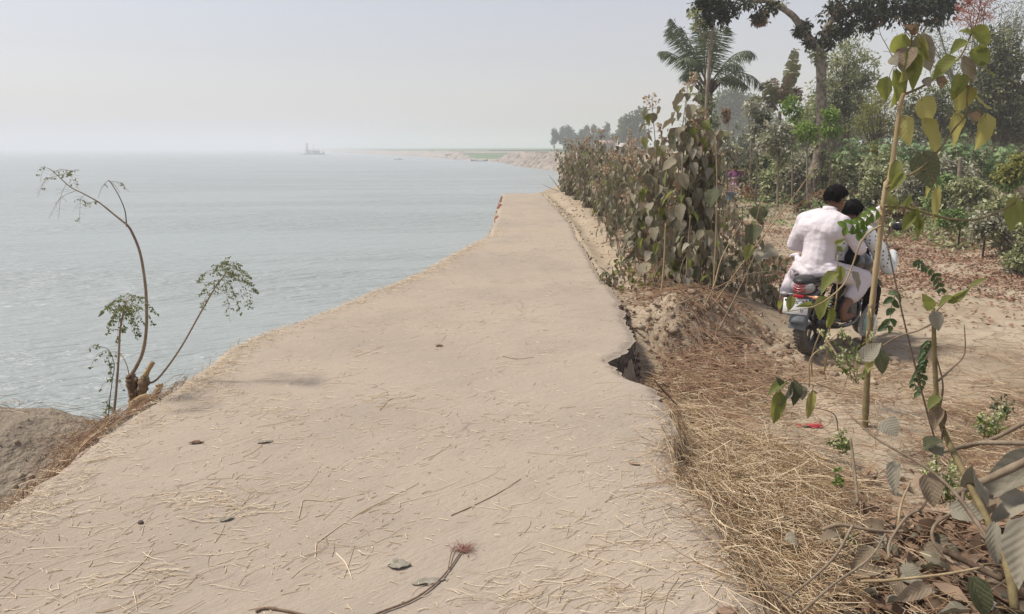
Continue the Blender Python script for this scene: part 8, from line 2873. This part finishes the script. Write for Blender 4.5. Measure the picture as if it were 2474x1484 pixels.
def woven():
    m, nt, out = new_mat('woven_bamboo')
    tc = nt.nodes.new('ShaderNodeTexCoord')
    a = nd(nt, 'ShaderNodeTexWave', wave_type='BANDS', bands_direction='Z')
    a.inputs['Scale'].default_value = 14
    nt.links.new(tc.outputs['Object'], a.inputs['Vector'])
    b = nd(nt, 'ShaderNodeTexWave', wave_type='BANDS', bands_direction='X')
    b.inputs['Scale'].default_value = 10
    nt.links.new(tc.outputs['Object'], b.inputs['Vector'])
    f = math_n(nt, 'MULTIPLY', a.outputs['Fac'], b.outputs['Fac'])
    c = ramp(nt, f, [(0.0, (0.30, 0.18, 0.08)), (0.5, (0.58, 0.40, 0.19)), (1.0, (0.68, 0.50, 0.27))])
    pbsdf(nt, out, c, 0.8, 0.15, 0, bump(nt, f, 0.8, 0.01))
    return m


m_weave = woven()
m_cord = simple('fibre_cord', (0.50, 0.40, 0.28), (0.36, 0.27, 0.18), 20, 0.9, 0.1)


def basket(label, u, v, top, lid):
    c = at(u, v, YM)
    root = thing('basket', label, 'basket', c - [0, 0, 0.17], 0, 'baskets hanging from the carrying pole')
    mb = MB()
    lathe(mb, [(0.0, -0.17), (0.16, -0.165), (0.235, -0.12), (0.27, -0.04), (0.285, 0.03), (0.28, 0.06), (0.262, 0.055), (0.25, -0.03), (0.2, -0.11), (0.0, -0.135)], c, 'z', 32)
    part(mb, 'bowl', m_weave, root)
    mb = MB()
    tube(mb, np.array([c + [0.285 * math.cos(a), 0.285 * math.sin(a), 0.055] for a in np.linspace(0, 2 * math.pi, 25)]), 0.016, 6, 48)
    part(mb, 'rim', m_bark_dark, root)
    mb = MB()
    for a in (0.4, 1.97, 3.54, 5.1):
        tube(mb, np.array([c + [0.28 * math.cos(a), 0.28 * math.sin(a), 0.05], c + [0.1 * math.cos(a), 0.1 * math.sin(a), 0.36], top]), 0.007, 5, 8)
    part(mb, 'cord', m_cord, root, kind='stuff')
    if lid:
        t_ = MB()
        for k in range(5):
            a = k * 1.25
            ell(t_, c + [0.11 * math.cos(a), 0.11 * math.sin(a), 0.05], (0.1, 0.09, 0.06))
        tag(t_.build('bundles', simple('brown_bundle', (0.20, 0.11, 0.075), (0.13, 0.07, 0.05), 9, 0.8, 0.15)), 'brown bundles lying in the basket right of the walking man', 'bundle')
        t_ = MB()
        capsules(t_, [(c + A([-0.08, -0.05, 0.06]), 0.07), (c + A([-0.09, -0.05, 0.18]), 0.06), (c + A([-0.05, -0.05, 0.24]), 0.04)])
        cl = thing('cloth_bundle', 'orange red cloth stuffed in the basket right of the walking man', 'cloth', c + [-0.08, -0.05, 0.0])
        me = fuse(t_, 0.014, 3, folds_fn(14, 0.02))
        me.materials.append(simple('orange_cloth', (0.42, 0.10, 0.035), (0.30, 0.06, 0.02), 9, 0.9, 0.1))
        adopt(link('fabric', me), cl)
    return root


basket('round woven basket with orange cloth, right of the walking man', 1809, 468, PR + [-0.03, 0, 0], True)
basket('round woven basket half hidden by hedge leaves, left of the walking man', 1700, 462, PL + [0.03, 0, 0], False)

# rower in the tiny boat
bo = thing('person', 'tiny dark figure rowing the small boat on the open water', 'person', BC + [0.3, 0, 0.25])
mb = MB()
head(mb, A([0.1, 0, 0.95]), 1.1)
capsules(mb, [(A([0, 0, 0.15]), 0.2), (A([0.05, 0, 0.6]), 0.2), (A([0.1, 0, 0.85]), 0.08)])
for sg in (-1, 1):
    capsules(mb, [(A([0.05, sg * 0.2, 0.7]), 0.07), (A([0.3, sg * 0.3, 0.45]), 0.05), (A([0.55, sg * 0.3, 0.5]), 0.04)])
    capsules(mb, [(A([0, sg * 0.12, 0.15]), 0.11), (A([0.45, sg * 0.15, 0.25]), 0.08), (A([0.7, sg * 0.15, 0.0]), 0.06)])
skin('body', mb, m_skin_d, bo, 0.04, 3)
mb = MB()
capsules(mb, [(A([0, 0, 0.12]), 0.23), (A([0.05, 0, 0.62]), 0.23)])
skin('shirt', mb, m_cloth_d, bo, 0.04, 3)
# ================================================================== HAZE
def haze_box():
    hm, nt, out = new_mat('river_haze')
    vol = nt.nodes.new('ShaderNodeVolumePrincipled')
    vol.inputs['Color'].default_value = (0.90, 0.93, 0.975, 1)
    vol.inputs['Density'].default_value = HAZE
    vol.inputs['Anisotropy'].default_value = 0.0
    nt.links.new(vol.outputs[0], out.inputs['Volume'])
    hb = MB()
    x0, x1, y0, y1, z0, z1 = -9500.0, 3500.0, -320.0, 9500.0, -13.0, 34.0
    v = [(x, y, z) for x in (x0, x1) for y in (y0, y1) for z in (z0, z1)]
    hb.add(v, [(0, 1, 3, 2), (4, 6, 7, 5), (0, 4, 5, 1), (2, 3, 7, 6), (0, 2, 6, 4), (1, 5, 7, 3)])
    tag(hb.build('haze', hm, smoothed=False), 'thin grey blue haze hanging over the river', kind='stuff')


HAZE = 0.0013
haze_box()
